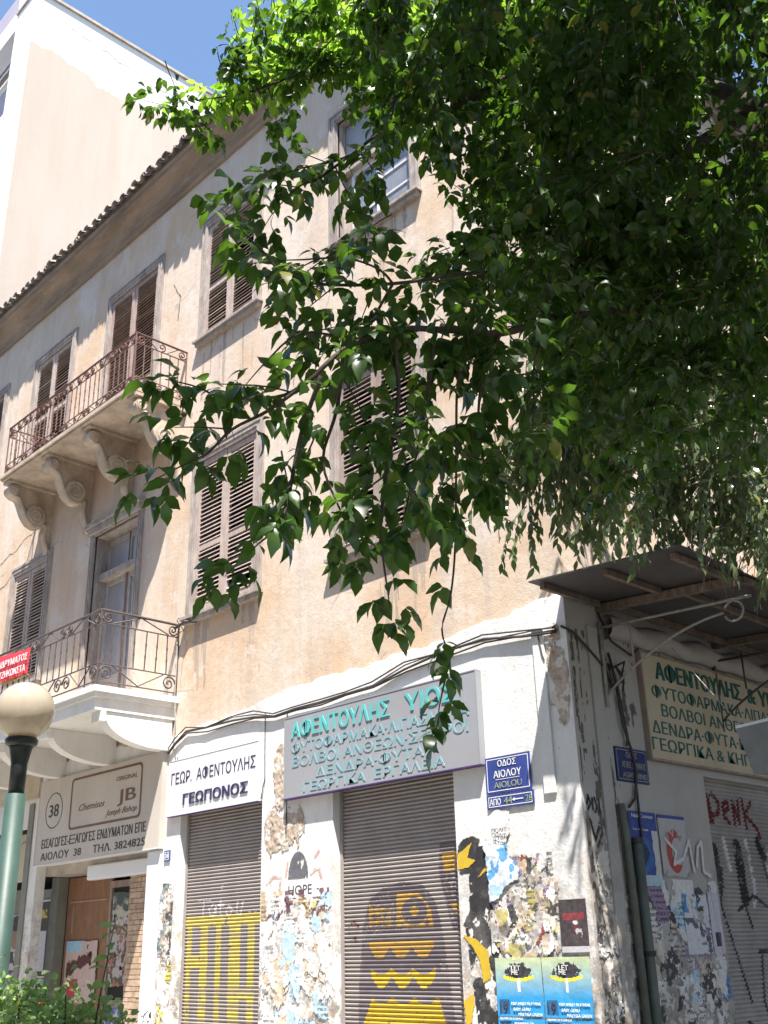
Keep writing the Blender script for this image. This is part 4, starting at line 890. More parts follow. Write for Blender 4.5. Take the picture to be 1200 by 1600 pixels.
for k, (a, b) in enumerate(((-6.05, -5.585), (-5.578, -5.125))):
    p = poster('concert_poster', ['left one of two identical blue and yellow concert posters low on the corner pier', 'right one of two identical blue and yellow concert posters, nearest the corner'][k], a, b, .72, 1.515, concert, torn=.12, seed=40 + k)
    p['group'] = 'blue concert posters at the corner'
    w = b - a; o_ = .046
    for s, uu, vv, hh, ww in (('LET', .36, .885, .035, .2), ('ME', .36, .845, .03, .14), ('19', .07, .52, .07, .17), ('KEEP SHELLY IN ATHENS', .32, .575, .02, .62), ('BABY GURU', .36, .525, .022, .36), ('MALYSSA GREEN', .46, .48, .022, .5), ('ELLINIKOS KOSMOS', .05, .445, .014, .5), ('20', .07, .33, .07, .17), ('SIAMBAS DJ', .36, .40, .02, .40), ('SUNNY DAY', .46, .355, .022, .42)):
        text('lettering', s, a + uu * w, .72 + vv * .795, hh, M['black_ink'] if s in ('19', '20') else M['white_ink'], p, off=o_ + .004, width=ww * w)
def darkshow(u, v, U, Z):
    c = lay(u, (.045, .035, .04)); paint(c, (v > .62) & (v < .74) & (u > .1) & (u < .9), (.22, .03, .04)); r = ((u - .55) / .13) ** 2 + ((v - .5) / .13) ** 2; paint(c, (r < 1), (.10, .03, .04)); paint(c, (((u - .56) / .09) ** 2 + ((v - .56) / .04) ** 2 < 1), (.6, .6, .6)); paint(c, (((u - .66) / .13) ** 2 + ((v - .36) / .10) ** 2 < 1) & (vnoise(U, Z, 30, 3) > .5), (.5, .45, .45)); paint(c, v < .12, (.5, .48, .52)); return c
poster('event_poster', 'small black and red poster with a pale strip along its foot on the corner pier', -5.37, -5.112, 1.545, 1.92, darkshow, torn=.1, seed=50)
def bluewhite(u, v, U, Z):
    c = lay(u, (.60, .66, .72)); n = vnoise(U, Z, 8, 4); paint(c, (n > .55) & (v < .62), (.10, .33, .62)); paint(c, (v > .62), (.68, .67, .66)); paint(c, (v < .5) & (n < .36), (.35, .52, .68)); return c
TP = [(-6.03, 2.62), (-5.95, 2.66), (-5.80, 2.64), (-5.81, 2.45), (-5.87, 2.33), (-5.80, 2.24), (-5.72, 2.17), (-5.76, 2.09), (-5.90, 2.05), (-5.97, 1.97), (-6.06, 1.93), (-6.08, 2.3), (-6.11, 2.35)]
def tf(U, Z):
    return poly_mask(U + nz(U, Z, 14, .05), Z + nz(U, Z, 14, .05, 3), TP), bluewhite((U + 6.11) / .4, (Z - 1.93) / .73, U, Z)
o = raster('torn_poster', -6.14, -5.7, 1.9, 2.68, .007, tf, lambda U, Z: YF - .012 - .02 * vnoise(U, Z, 7, 3) ** 2, M['print']); tag(o, 'ragged white and blue torn poster hanging under the blue street name plates', 'poster', 'posters pasted on the walls')
text('lettering', 'ΠΟΛΙΤ', -5.99, 2.47, .032, M['black_ink'], o, off=.058, width=.16); text('lettering', 'ΙΣΤΩΝ', -5.98, 2.41, .028, M['black_ink'], o, off=.058, width=.15)
def navy(u, v, U, Z):
    c = lay(u, (.05, .08, .30)); r = ((u - .42) / .34) ** 2 + ((v - .42) / .26) ** 2; paint(c, r + (vnoise(U, Z, 9, 3) - .5) < .9, (.04, .14, .38)); paint(c, r * 2 + (vnoise(U, Z, 14, 3) - .5) < .7, (.03, .05, .12)); paint(c, (u > .72 + .2 * vnoise(U, Z, 6, 1)) & (v < .75), (.55, .54, .53)); paint(c, v < .14, (.40, .55, .60)); return c
p = poster('navy_poster', 'navy blue poster with torn right edge on the side wall beside the drain pipe', .56, .955, 2.02, 2.60, navy, side=SX, torn=.2, seed=60)
text('lettering', 'Nick Cosmos', .60, 2.55, .03, M['white_ink'], p, off=.02, width=.30, side=SX); text('lettering', 'live on stage', .60, 2.45, .018, M['white_ink'], p, off=.02, width=.22, side=SX)
def redgrey(u, v, U, Z):
    c = lay(u, (.45, .43, .43)); n = vnoise(U, Z, 10, 7); paint(c, v > .94, (.06, .08, .28)); paint(c, (((u - .5) / .3) ** 2 + ((v - .42) / .36) ** 2 < 1) & (((u - .62) / .22) ** 2 + ((v - .42) / .22) ** 2 > 1) & (n > .35), (.42, .08, .07)); paint(c, n > .68, (.3, .27, .25)); return c
poster('faded_poster', 'faded grey poster with a red curved shape right of the navy one', .985, 1.40, 2.10, 2.595, redgrey, side=SX, torn=.35, seed=61)
def whiteb(u, v, U, Z):
    c = lay(u, (.62, .62, .66)); n = vnoise(U, Z, 10, 9); paint(c, (v > .68) & (u < .62), (.07, .27, .58)); paint(c, (n > .62) & (v < .6), (.12, .12, .15)); return c
poster('blue_white_poster', 'torn white poster with bright blue top on the side wall under the faded grey one', 1.22, 1.60, 1.50, 1.97, whiteb, side=SX, torn=.7, seed=62)
def paleslip(u, v, U, Z):
    c = lay(u, (.56, .54, .60)); paint(c, (v > .12) & (v < .34) & (u > .3) & (u < .8), (.05, .04, .08)); paint(c, abs(u - .3 - .5 * (1 - v)) < .02, (.25, .22, .3)); return c
poster('pale_slip', 'narrow pale lilac slip with a small dark square next to the grey side shutter', 1.62, 1.79, 1.50, 1.99, paleslip, side=SX, torn=.15, seed=63)
raster('scrawl', 1.0, 1.84, 2.05, 2.5, .008, lambda U, Z: stroke_mask(U, Z, [[(1.05, 2.4), (1.2, 2.3), (1.15, 2.2), (1.3, 2.25), (1.42, 2.4), (1.45, 2.15)], [(1.5, 2.2), (1.55, 2.35), (1.62, 2.4), (1.6, 2.15), (1.7, 2.12)]], .014), flats(.022), M['white_paint'], B, side=SX)
raster('scrawl', .02, .24, 2.25, 2.75, .008, lambda U, Z: stroke_mask(U, Z, [[(.03, 2.62), (.05, 2.68), (.08, 2.62), (.04, 2.58)], [(.10, 2.66), (.10, 2.58)], [(.13, 2.67), (.16, 2.60), (.13, 2.56)], [(.19, 2.66), (.19, 2.56)], [(.05, 2.5), (.1, 2.35), (.16, 2.45)], [(.12, 2.3), (.2, 2.4)]], .012), flats(.004), M['black_paint'], B, side=SX)

raster('damp_streaks', .0, .52, .9, 4.05, .010, lambda U, Z: (vnoise(U * 4, Z * .5, 6, 91, 5) > .56) & (vnoise(U, Z, 9, 92) > .40) & (np.minimum(abs(U - .05), np.minimum(abs(U - .23), abs(U - .44))) < .035 + .06 * vnoise(U, Z, 3, 93)), flats(.0015), M['soot'], B, side=SX)
raster('damp_streaks', .55, 1.82, 3.3, 4.06, .012, lambda U, Z: (vnoise(U * 3, Z * .6, 6, 94, 5) > .60) & (vnoise(U, Z, 9, 95) > .42), flats(.0015), M['soot'], B, side=SX)
# cracks in the plaster of the left bay and by the corner
for L in ([(-16.6, 7.75), (-16.3, 7.86), (-16.05, 7.84), (-15.8, 7.98), (-15.5, 8.0), (-15.3, 8.12)], [(-16.9, 7.2), (-16.6, 7.32), (-16.35, 7.30), (-16.15, 7.42)], [(-5.75, 5.0), (-5.70, 5.4), (-5.76, 5.7), (-5.7, 6.1)], [(-9.1, 10.9), (-9.25, 10.6), (-9.2, 10.3), (-9.35, 10.0)], [(-11.6, 10.8), (-11.4, 10.5), (-11.45, 10.1)]):
    u0, u1 = min(p[0] for p in L) - .1, max(p[0] for p in L) + .1; w0, w1 = min(p[1] for p in L) - .1, max(p[1] for p in L) + .1
    raster('plaster_crack', u0, u1, w0, w1, .012, lambda U, Z, L=L: stroke_mask(U + nz(U, Z, 9, .06, 3), Z + nz(U, Z, 9, .06, 5), [L], .009), flats(.0015), M['soot'], B)
# rain streaks below sills, balcony ends and the eaves
for k_, (a, b, zt) in enumerate(((-16.05, -14.6, 9.1), (-10.85, -9.4, 9.35), (-8.0, -6.5, 9.35), (-10.8, -9.3, 5.35), (-8.05, -6.55, 5.35), (-18.4, -17.1, 9.35), (-16.0, -14.7, 5.35), (-10.95, -10.6, 8.4))):
    q_ = raster('rain_streaks', a, b, zt - .85, zt, .014, lambda U, Z, k_=k_, zt=zt: (vnoise(U * 9, Z * .35 + k_, 1.6, 40 + k_, 4) > .55 + (zt - Z) * .16 + .10 * vnoise(U, Z, 14, 3)) & (vnoise(U, Z, 26, 6) > .28), flats(.0012), M['stain'], B)
    if q_: tag(q_, kind='stuff')
# ------------------------------------------------------------------ signs
def signbox(name, label, x0, x1, z0, z1, y0, y1, mat, side=None, edge=None, lip=.012):
    t = thing(name, label, 'sign', ((x0 + x1) / 2, y0, z0) if side is None else (side, (x0 + x1) / 2, z0))
    mb = MB(); e = MB()
    if side is None:
        mb.box(x0, x1, y0, y1, z0, z1); MB().box(x0 - lip, x1 + lip, y0 - .004, y1 + .004, z0 - lip, z0 - .001).build('lower_edge', edge or mat, t); e.box(x0 - lip, x0 - .001, y0 - .004, y1 + .004, z0, z1); e.box(x1 + .001, x1 + lip, y0 - .004, y1 + .004, z0, z1); e.box(x0 - lip, x1 + lip, y0 - .004, y1 + .004, z1 + .001, z1 + lip)
    else:
        mb.box(side, side + y1, x0, x1, z0, z1); e.box(side, side + y1 + .006, x0 - lip, x1 + lip, z0 - lip, z0 - .001); e.box(side, side + y1 + .006, x0 - lip, x0 - .001, z0, z1); e.box(side, side + y1 + .006, x1 + .001, x1 + lip, z0, z1); e.box(side, side + y1 + .006, x0 - lip, x1 + lip, z1 + .001, z1 + lip)
    mb.build('panel', mat, t); e.build('frame', mat if side is None else (edge or mat), t); return t
t = signbox('shop_sign', 'large grey shop sign with raised turquoise Greek letters over the wide shutter', -8.70, -6.04, 3.04, 3.85, -.10, -.035, M['sign_grey'], edge=M['purple'])
for s, z, h, xc, w, m, dp in (('ΑΦΕΝΤΟΥΛΗΣ', 3.63, .16, -7.86, 1.46, 'turq', .008), ('ΥΙΟΣ', 3.63, .16, -6.60, .62, 'turq', .008), ('ΦΥΤΟΦΑΡΜΑΚΑ·ΛΙΠΑΣΜΑΤΑ', 3.475, .10, -7.36, 2.46, 'turq_faded', .004), ('ΒΟΛΒΟΙ ΑΝΘΕΩΝ·ΣΠΟΡΟΙ', 3.335, .10, -7.36, 2.42, 'turq_faded', .004), ('ΔΕΝΔΡΑ·ΦΥΤΑ', 3.20, .095, -7.45, 1.50, 'turq_faded', .004), ('ΓΕΩΡΓΙΚΑ  ΕΡΓΑΛΕΙΑ', 3.075, .09, -7.42, 1.95, 'turq_faded', .004)):
    text('lettering', s, xc, z, h, M[m], t, off=.10 + dp, depth=dp, width=w, align='C', bold=.035)
t = signbox('agronomist_sign', 'white sign with dark blue Greek letters over the narrow shutter with yellow bars', -10.90, -9.17, 3.075, 3.70, -.085, -.035, M['sign_white'], edge=M['purple'], lip=.006)
text('lettering', 'ΓΕΩΡ.  ΑΦΕΝΤΟΥΛΗΣ', -10.03, 3.43, .125, M['ink'], t, off=.088, width=1.62, align='C', bold=.006)
text('lettering', 'ΓΕΩΠΟΝΟΣ', -9.96, 3.18, .115, M['ink'], t, off=.095, depth=.008, width=1.22, align='C', bold=.04)
t = signbox('side_sign', 'large yellowed sign with dark green Greek letters under the canopy on the side wall', .97, 4.10, 3.06, 3.98, 0, .05, M['sign_cream'], side=SX, edge=M['darkwood'], lip=.02)
for s, z, h, y0, w, m, dp in (('ΑΦΕΝΤΟΥΛΗΣ', 3.77, .15, 1.17, 1.50, 'green_ink', .012), ('& ΥΙΟΣ', 3.77, .15, 2.80, .80, 'green_ink', .012), ('ΦΥΤΟΦΑΡΜΑΚΑ·ΛΙΠΑΣΜΑΤΑ', 3.60, .105, 1.08, 2.75, 'green_ink', .003), ('ΒΟΛΒΟΙ ΑΝΘΕΩΝ·ΣΠΟΡΟΙ', 3.44, .105, 1.20, 2.45, 'green_ink', .003), ('ΔΕΝΔΡΑ·ΦΥΤΑ·ΚΑΛΛΩΠΙΣΤΙΚΑ', 3.28, .105, 1.02, 2.95, 'green_ink', .003), ('ΓΕΩΡΓΙΚΑ & ΚΗΠΕΥΤΙΚΑ', 3.13, .105, .99, 2.45, 'green_ink', .003)):
    text('lettering', s, y0, z, h, M[m], t, off=.05 + dp, depth=dp, width=w, side=SX, bold=.02)
t = signbox('clothing_shop_sign', 'cream box sign with a brown rounded frame and circled 38 under the lower balcony', -14.10, -11.03, 2.75, 3.84, -.10, -.035, M['jb'], edge=M['sign_white'], lip=.01)
rect = []
def rrect(x0, x1, z0, z1, r, n=6):
    P = []
    for cx, cz, a0 in ((x1 - r, z1 - r, 0), (x0 + r, z1 - r, PI / 2), (x0 + r, z0 + r, PI), (x1 - r, z0 + r, 1.5 * PI)):
        for i in range(n + 1): a = a0 + PI / 2 * i / n; P.append((cx + r * math.cos(a), cz + r * math.sin(a)))
    return P
def ring(outer, inner, y, name, mat, par):
    n = len(outer); v = [(a, y, b) for a, b in outer] + [(a, y, b) for a, b in inner]
    return mk(name, v, [(i, (i + 1) % n, (i + 1) % n + n, i + n) for i in range(n)], mat, par)
ring(rrect(-13.22, -11.46, 3.13, 3.79, .07), rrect(-13.185, -11.495, 3.16, 3.76, .055), -.103, 'printed_frame', M['brown_ink'], t)
circ = lambda r: [(-13.66 + r * 1.0 * math.cos(2 * PI * k / 40), 3.43 + r * math.sin(2 * PI * k / 40)) for k in range(40)]
ring(circ(.235), circ(.222), -.103, 'printed_ring', M['black_ink'], t)
text('lettering', '38', -13.66, 3.35, .16, M['black_ink'], t, off=.104, width=.26, align='C', bold=.02)
text('lettering', 'ORIGINAL', -11.82, 3.62, .055, M['brown_ink'], t, off=.104, width=.50, align='C')
text('lettering', 'JB', -11.80, 3.36, .15, M['brown_ink'], t, off=.104, width=.42, align='C', bold=.045)
text('lettering', 'Chemises', -12.65, 3.35, .085, M['brown_ink'], t, off=.104, width=.66, align='C', shear=.45)
text('lettering', 'Joseph Bishop', -11.92, 3.22, .075, M['brown_ink'], t, off=.104, width=.74, align='C', shear=.5)
text('lettering', 'ΕΙΣΑΓΩΓΕΣ-ΕΞΑΓΩΓΕΣ ΕΝΔΥΜΑΤΩΝ ΕΠΕ', -12.62, 2.955, .11, M['black_ink'], t, off=.104, width=2.60, align='C', bold=.015)
text('lettering', 'ΑΙΟΛΟΥ  38     ΤΗΛ. 3824825', -12.62, 2.80, .09, M['black_ink'], t, off=.104, width=2.60, align='C', bold=.015)
def plate(name, label, x0, x1, z0, z1, mat, lines, side=None, cat='sign', off=.045):
    t = thing(name, label, cat, ((x0 + x1) / 2, -off, z0) if side is None else (side, (x0 + x1) / 2, z0))
    mb = MB(); bm_ = MB(); i = .016; w = .006
    if side is None:
        mb.box(x0, x1, -off, -.035, z0, z1); F = lambda a, b, c, d: bm_.box(a, b, -off - .0015, -off - .0005, c, d)
    else:
        mb.box(side + .002, side + .014, x0, x1, z0, z1); F = lambda a, b, c, d: bm_.box(side + .0145, side + .0155, a, b, c, d)
    F(x0 + i, x1 - i, z0 + i, z0 + i + w); F(x0 + i, x1 - i, z1 - i - w, z1 - i); F(x0 + i, x0 + i + w, z0 + i + w, z1 - i - w); F(x1 - i - w, x1 - i, z0 + i + w, z1 - i - w)
    mb.build('plate', mat, t)
    bm_.build('border', M['white_ink'] if mat is M['blue_plate'] else M['grey_cable'], t)
    for s, xc, z, h, ww, m in lines: text('lettering', s, xc, z, h, m, t, off=(off if side is None else .014) + .003, width=ww, align='C', side=side, bold=.01)
    return t
plate('street_name_plate', 'blue plate reading ΟΔΟΣ ΑΙΟΛΟΥ on the sunlit corner pier', -6.03, -5.545, 2.785, 3.085, M['blue_plate'], [('ΟΔΟΣ', -5.79, 3.0, .05, .20, M['white_ink']), ('ΑΙΟΛΟΥ', -5.79, 2.91, .056, .30, M['white_ink']), ('AIOLOU', -5.79, 2.825, .05, .30, M['olive_ink'])])
box('underline', -5.92, -5.66, -.0475, -.0455, 2.893, 2.897, M['white_ink'], bpy.data.objects['street_name_plate'])
t = plate('number_range_plate', 'small blue plate reading ΑΠΟ 44 with an arrow, just below the street name', -6.03, -5.53, 2.66, 2.775, M['blue_plate'], [('ΑΠΟ', -5.94, 2.69, .05, .12, M['white_ink']), ('44', -5.80, 2.69, .055, .09, M['olive_ink']), ('28', -5.58, 2.69, .05, .07, M['olive_ink'])])
MB().box(-5.73, -5.64, -.0485, -.0455, 2.714, 2.722).prism([(-5.755, 2.718), (-5.73, 2.732), (-5.73, 2.704)], 'y', -.0485, -.0455).build('arrow', M['white_ink'], t)
plate('side_street_name_plate', 'dirty dark blue street name plate on the shaded side wall beside the yellowed sign', .47, .93, 2.83, 3.11, M['blue_plate_dark'], [('ΟΔΟΣ', .70, 3.03, .045, .16, M['grey_cable']), ('ΑΓΙΑΣ ΕΙΡΗΝΗΣ', .72, 2.945, .05, .34, M['grey_cable']), ('AGIAS EIRINIS', .72, 2.865, .045, .34, M['grey_cable'])], side=SX)
plate('house_number_plate', 'tiny blue enamel house number 38 on the narrow white pier', -10.98, -10.86, 2.59, 2.71, M['blue_plate'], [('38', -10.92, 2.625, .05, .07, M['white_ink'])])
# red banner tied to the lower balcony's railing
bn = thing('red_banner', 'red cloth banner with white Greek letters tied to the lower balcony railing', 'banner', (-13.2, -1.12, 4.95))
raster('cloth', -13.75, -12.62, 4.93, 5.38, .02, lambda U, Z: (Z < 5.37 - (U + 13.75) * .07) & (Z > 4.99 - (U + 13.75) * .03) & (U < -12.64 - (5.37 - Z) * .12), lambda U, Z: -1.125 - .02 * vnoise(U, Z, 3, 2), M['red_banner'], bn)
text('lettering', 'Α ΙΔΡΥΜΑΤΟΣ', -13.62, 5.18, .085, M['white_ink'], bn, off=1.152, width=.92, bold=.03, tilt=-.03); text('lettering', 'ΧΑΤΖΗΚΩΝΣΤΑ', -13.66, 5.035, .085, M['white_ink'], bn, off=1.152, width=.92, bold=.03, tilt=-.03)
raster('yellow_hem', -13.75, -12.66, 4.94, 5.0, .02, lambda U, Z: (Z < 4.99 - (U + 13.75) * .03) & (Z > 4.96 - (U + 13.75) * .03), lambda U, Z: -1.127 + 0 * U, M['yellow_paint'], bn)

# ------------------------------------------------------------------ the clothing shop's recessed front (parts of the building)
box('shop_soffit', -14.15, -11.32, .11, .62, 2.62, 2.75, M['concrete'], B)
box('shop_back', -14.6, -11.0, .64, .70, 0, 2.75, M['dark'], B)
bk = box('stone_pier', -11.95, -11.18, .135, .60, 0, 2.56, M['mortar'], B); bk['label'] = 'narrow pier clad in tan split stone'
src = {}
z = .02; row = 0
while z < 2.54:
    h = [.055, .075, .045, .065][row % 4]; x = -11.95
    while x < -11.34:
        w = random.choice((.09, .13, .17)); w = min(w, -11.33 - x); k = (round(w, 2), h, random.random() < .5)
        if k not in src:
            oo = MB().box(.002, w - .004, -.018, 0, .002, h - .004).build('stone', M['stone_tile'] if k[2] else M['stone_tile2'], bk); src[k] = oo.data
        else: oo = bpy.data.objects.new('stone', src[k]); COL.objects.link(oo); oo.parent = bk
        oo.location = (x, .134 + random.uniform(-.006, .0), z); x += w
    z += h; row += 1
bd = MB().box(-14.12, -12.97, .46, .50, 0, 2.6).build('plywood_board', M['board'], B); MB().box(-14.05, -13.05, .452, .459, 2.28, 2.30).box(-13.95, -13.93, .452, .459, 1.9, 2.25).build('batten', M['darkwood'], bd)
dr = MB().box(-12.95, -12.90, .42, .50, 0, 2.5).box(-12.40, -12.35, .42, .50, 0, 2.5).box(-12.90, -12.40, .42, .50, 2.42, 2.5).box(-12.90, -12.40, .42, .50, 1.02, 1.10).build('shop_door', M['darkwood'], B)
box('pane', -12.90, -12.40, .455, .46, 1.10, 2.42, M['dark'], dr); box('door_panel', -12.90, -12.40, .45, .47, 0, 1.02, M['column'], dr)
box('shop_column', -14.32, -14.13, .30, .46, 0, 2.62, M['column'], B, .01)
box('display_panel', -15.3, -14.33, .50, .53, 0, 2.5, M['column'], B)
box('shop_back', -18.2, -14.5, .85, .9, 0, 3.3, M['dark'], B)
box('stained_lintel', -18.45, -14.22, -.07, -.031, 3.66, 4.02, M['lintel'], B, .01)
box('fascia_panel', -16.4, -14.75, .30, .34, 2.62, 3.28, M['sign_cream'], B)
box('pillar', -14.5, -14.36, -.05, -.031, 0, 3.6, M['column'], B)
MB().tube([(-14.6, .2, 3.35), (-14.75, .1, 3.15), (-14.9, .0, 3.05)], .012, 6).build('hook', M['grey_cable'], B)
box('shutter_housing', -12.92, -11.45, .05, .16, 2.5, 2.68, M['sign_white'], B, .02)
box('jamb', -11.32, -11.04, -.055, -.031, 0, 2.72, M['sign_white'], B, .004)
def mixed(pal, sd):
    def f(u, v, U, Z):
        c = lay(u, pal[0]); n = vnoise(U, Z, 5, sd); n2 = vnoise(U, Z, 9, sd + 3)
        for k, p_ in enumerate(pal[1:]): paint(c, (n > .42 + .1 * k) & (n2 > .40 + .04 * k), p_)
        return c
    return f
def redtorn(u, v, U, Z):
    c = lay(u, (.50, .38, .35)); paint(c, (v > .82) & (u < .5), (.28, .48, .60)); n = vnoise(U, Z, 8, 5); s = (v - .50 - .30 * u) / .12; paint(c, (abs(s + (n - .5) * 1.6) < .8) & (u > .06) & (u < .85), (.09, .03, .03)); paint(c, (u > .12) & (u < .45) & (v < .38) & (v > .08) & (n > .36), (.45, .05, .06)); return c
poster('red_print_poster', 'torn pinkish poster with dark red shapes on the brown plywood board', -14.02, -13.2, 1.05, 1.80, redtorn, y=.452, torn=.5, seed=70, cell=.012)
poster('white_door_poster', 'ripped white and dark poster stuck across the shop door pane', -12.9, -12.42, 1.25, 2.05, mixed([(.40, .36, .35), (.10, .07, .07), (.36, .16, .12), (.52, .5, .5)], 71), y=.452, torn=.6, seed=71, cell=.012)
poster('dark_door_poster', 'dark torn poster at the top of the shop door pane', -12.88, -12.44, 2.0, 2.36, mixed([(.07, .10, .10), (.16, .2, .2), (.45, .42, .36)], 72), y=.45, torn=.5, seed=72, cell=.012)
poster('low_door_poster', 'white paper sheet peeling from the lower panel of the shop door', -12.9, -12.42, .70, 1.02, mixed([(.5, .48, .48), (.10, .15, .35)], 73), y=.445, torn=.5, seed=73, cell=.012)
poster('black_list_poster', 'tall black poster with a white border between the lamp post and the plywood board', -15.05, -14.5, 1.35, 2.36, lambda u, v, U, Z: paint(paint(paint(lay(u, (.05, .05, .045)), (np.minimum(u, 1 - u) < .06) | (np.minimum(v, 1 - v) < .02), (.5, .5, .48)), (u > .2) & (u < .62) & (v > .08) & (v < .6), (.46, .46, .50)), (u > .15) & (u < .6) & (v > .76) & (v < .9) & (vnoise(U, Z, 9, 4) > .42), (.45, .36, .08)), y=.49, torn=.1, seed=74, cell=.012)
poster('blue_splash_poster', 'blue concert poster with a black splash below the tall black poster', -15.08, -14.5, .75, 1.34, lambda u, v, U, Z: paint(paint((1 - v)[..., None] * c3(.02, .16, .38) + v[..., None] * c3(.34, .40, .38), ((u - .5) / .3) ** 2 + ((v - .72) / .2) ** 2 < .8, (.03, .03, .04)), (abs(u - .5) < .3) & (abs(v - .55) < .03), (.5, .42, .05)), y=.49, torn=.1, seed=75, cell=.012)
poster('portrait_poster', 'white poster with a dark haired portrait behind the green lamp post', -16.25, -15.5, 1.45, 2.2, lambda u, v, U, Z: paint(paint(paint(lay(u, (.42, .40, .42)), ((u - .5) / .2) ** 2 + ((v - .62) / .25) ** 2 < 1, (.24, .15, .11)), ((u - .5) / .24) ** 2 + ((v - .84) / .14) ** 2 < 1, (.04, .04, .045)), (abs(u - .5) < .35) & (v < .33) & (vnoise(U, Z, 8, 2) > .4), (.06, .05, .06)), y=.6, torn=.3, seed=76, cell=.014)
poster('grey_sheet_poster', 'plain greyish paper sheet under the portrait poster', -16.3, -15.5, .8, 1.42, mixed([(.38, .37, .40), (.30, .3, .33), (.12, .1, .1)], 77), y=.6, torn=.3, seed=77, cell=.014)
box('side_display', -16.6, -15.35, .61, .64, 0, 2.55, M['column'], B)

# ------------------------------------------------------------------ cables, pipe
cb = thing('facade_cables', 'bundle of sagging black and grey cables along the top of the white ground floor', 'cables', (-8, -.04, 4.0))
pts0 = [(-10.98, 3.84), (-10.85, 3.93), (-10.62, 4.03), (-10.2, 4.0), (-9.7, 4.02), (-9.3, 4.01), (-8.95, 3.95), (-8.6, 3.95), (-8.2, 3.93), (-7.8, 3.97), (-7.4, 3.99), (-6.95, 4.07), (-6.5, 4.10), (-5.95, 4.12), (-5.5, 4.07), (-5.15, 4.04)]
for k in range(4):
    P = [(x, -.047 - .012 * (k % 2) - .004 * k, z + .018 * k - .03 + .02 * math.sin(x * (2.1 + k) + k * 2)) for x, z in pts0]
    Q = []
    for a, b in zip(P[:-1], P[1:]): Q += [tuple(a[i] + (b[i] - a[i]) * t for i in range(3)) for t in (0, .33, .66)]
    MB().tube(Q + [P[-1]], .008 + .004 * (k == 1), 5).build('cable', M['cable'] if k != 2 else M['grey_cable'], cb, True)
for P in ([(-9.12, -.045, 4.0), (-9.115, -.045, 3.6), (-9.10, -.05, 3.3), (-9.16, -.05, 3.1)], [(-10.86, -.05, 3.85), (-10.80, -.07, 3.7), (-10.72, -.05, 3.62), (-10.80, -.05, 3.75)], [(-8.74, -.045, 3.94), (-8.73, -.045, 3.5), (-8.74, -.045, 2.7)], [(-5.35, -.055, 4.03), (-5.32, -.055, 3.85), (-5.3, -.055, 3.8)]):
    MB().tube(P, .006, 5).build('cable', M['cable'], cb)
MB().tube([(-10.93, -.05, 5.2), (-10.90, -.06, 4.9), (-10.92, -.05, 4.5), (-10.88, -.05, 4.2), (-10.90, -.05, 3.9)], .008, 5).build('cable', M['grey_cable'], cb)
sc = thing('side_cables', 'tangled black cables dropping down the shaded side wall to the drain pipe', 'cables', (SX, .5, 3.4))
for P in ([(SX - .03, -.06, 4.05), (SX + .03, .02, 4.0), (SX + .03, .2, 3.9), (SX + .04, .42, 3.75), (SX + .03, .5, 3.6)], [(SX + .03, .5, 3.9), (SX + .05, .56, 3.6), (SX + .03, .62, 3.4), (SX + .04, .64, 3.2), (SX + .035, .62, 3.12)],
          [(SX + .03, .56, 3.7), (SX + .045, .58, 3.3), (SX + .035, .68, 3.1), (SX + .035, .72, 2.9), (SX + .035, .66, 2.7), (SX + .04, .55, 2.62)], [(SX + .05, .48, 3.75), (SX + .05, .70, 3.85), (SX + .05, .62, 3.66), (SX + .05, .5, 3.62)], [(SX + .03, .70, 2.9), (SX + .03, .70, 2.3), (SX + .05, .64, 2.1)], [(SX + .02, .42, 4.25), (SX + .06, .52, 4.0), (SX + .06, .8, 3.92), (SX + .05, .93, 4.0)]):
    MB().tube(P, .011, 6).build('cable', M['cable'], sc, True)
for k in range(5):
    a = random.uniform(.46, .6); MB().tube([(SX + .04, a, 3.8), (SX + .07, a + random.uniform(-.06, .1), 3.7), (SX + .05, a + random.uniform(-.03, .08), 3.58)], .008, 5).build('cable', M['cable'], sc, True)
pp = thing('drain_pipe', 'grey green drain pipe running down the shaded side wall', 'pipe', (SX, .5, 0))
MB().tube([(SX + .06, .58, 2.38), (SX + .06, .57, 0)], .04, 12).build('pipe', M['pipe'], pp, True)
MB().tube([(SX + .05, .42, 2.64), (SX + .05, .45, 2.4), (SX + .05, .47, 0)], .032, 10).build('pipe', M['pipe'], pp, True)
for zz in (2.34, 1.5, .7): MB().tube([(SX + .06, .58, zz), (SX + .06, .58, zz + .04)], .05, 12).box(SX, SX + .05, .53, .63, zz + .01, zz + .03).build('pipe_clip', M['cable'], pp)

# ------------------------------------------------------------------ canopy over the side street corner
cn = thing('canopy', 'sheet metal canopy on timber rafters and curled iron brackets over the corner', 'canopy', (SX, .5, 4.3))
xw, xo = SX + .01, -3.68
mbs = MB()
for (a, b, za, zb) in ((-.47, .445, 4.335, 4.25), (.447, 5.2, 4.325, 4.24)):
    mbs.add([(xw - .02, a, za), (xo, a, zb), (xo, b, zb), (xw - .02, b, za), (xw - .02, a, za + .012), (xo, a, zb + .012), (xo, b, zb + .012), (xw - .02, b, za + .012)], [(3, 2, 1, 0), (4, 5, 6, 7), (0, 1, 5, 4), (2, 3, 7, 6), (1, 2, 6, 5), (0, 4, 7, 3)])
mbs.build('metal_sheet', M['canopy_sheet'], cn)
for x, a, b, dz in ((-5.0, -.40, .38, 0), (-4.40, -.38, .38, 0), (-3.80, -.38, .38, 0), (-4.25, .48, 5.1, -.012), (-4.92, .48, 5.1, -.012), (-3.72, .48, 5.1, -.012)):
    z = 4.335 - .085 * (x - xw) / (xo - xw) + dz; MB().box(x - .02, x + .02, a, b, z - .055, z - .006).build('rafter', M['canopy_wood'], cn)
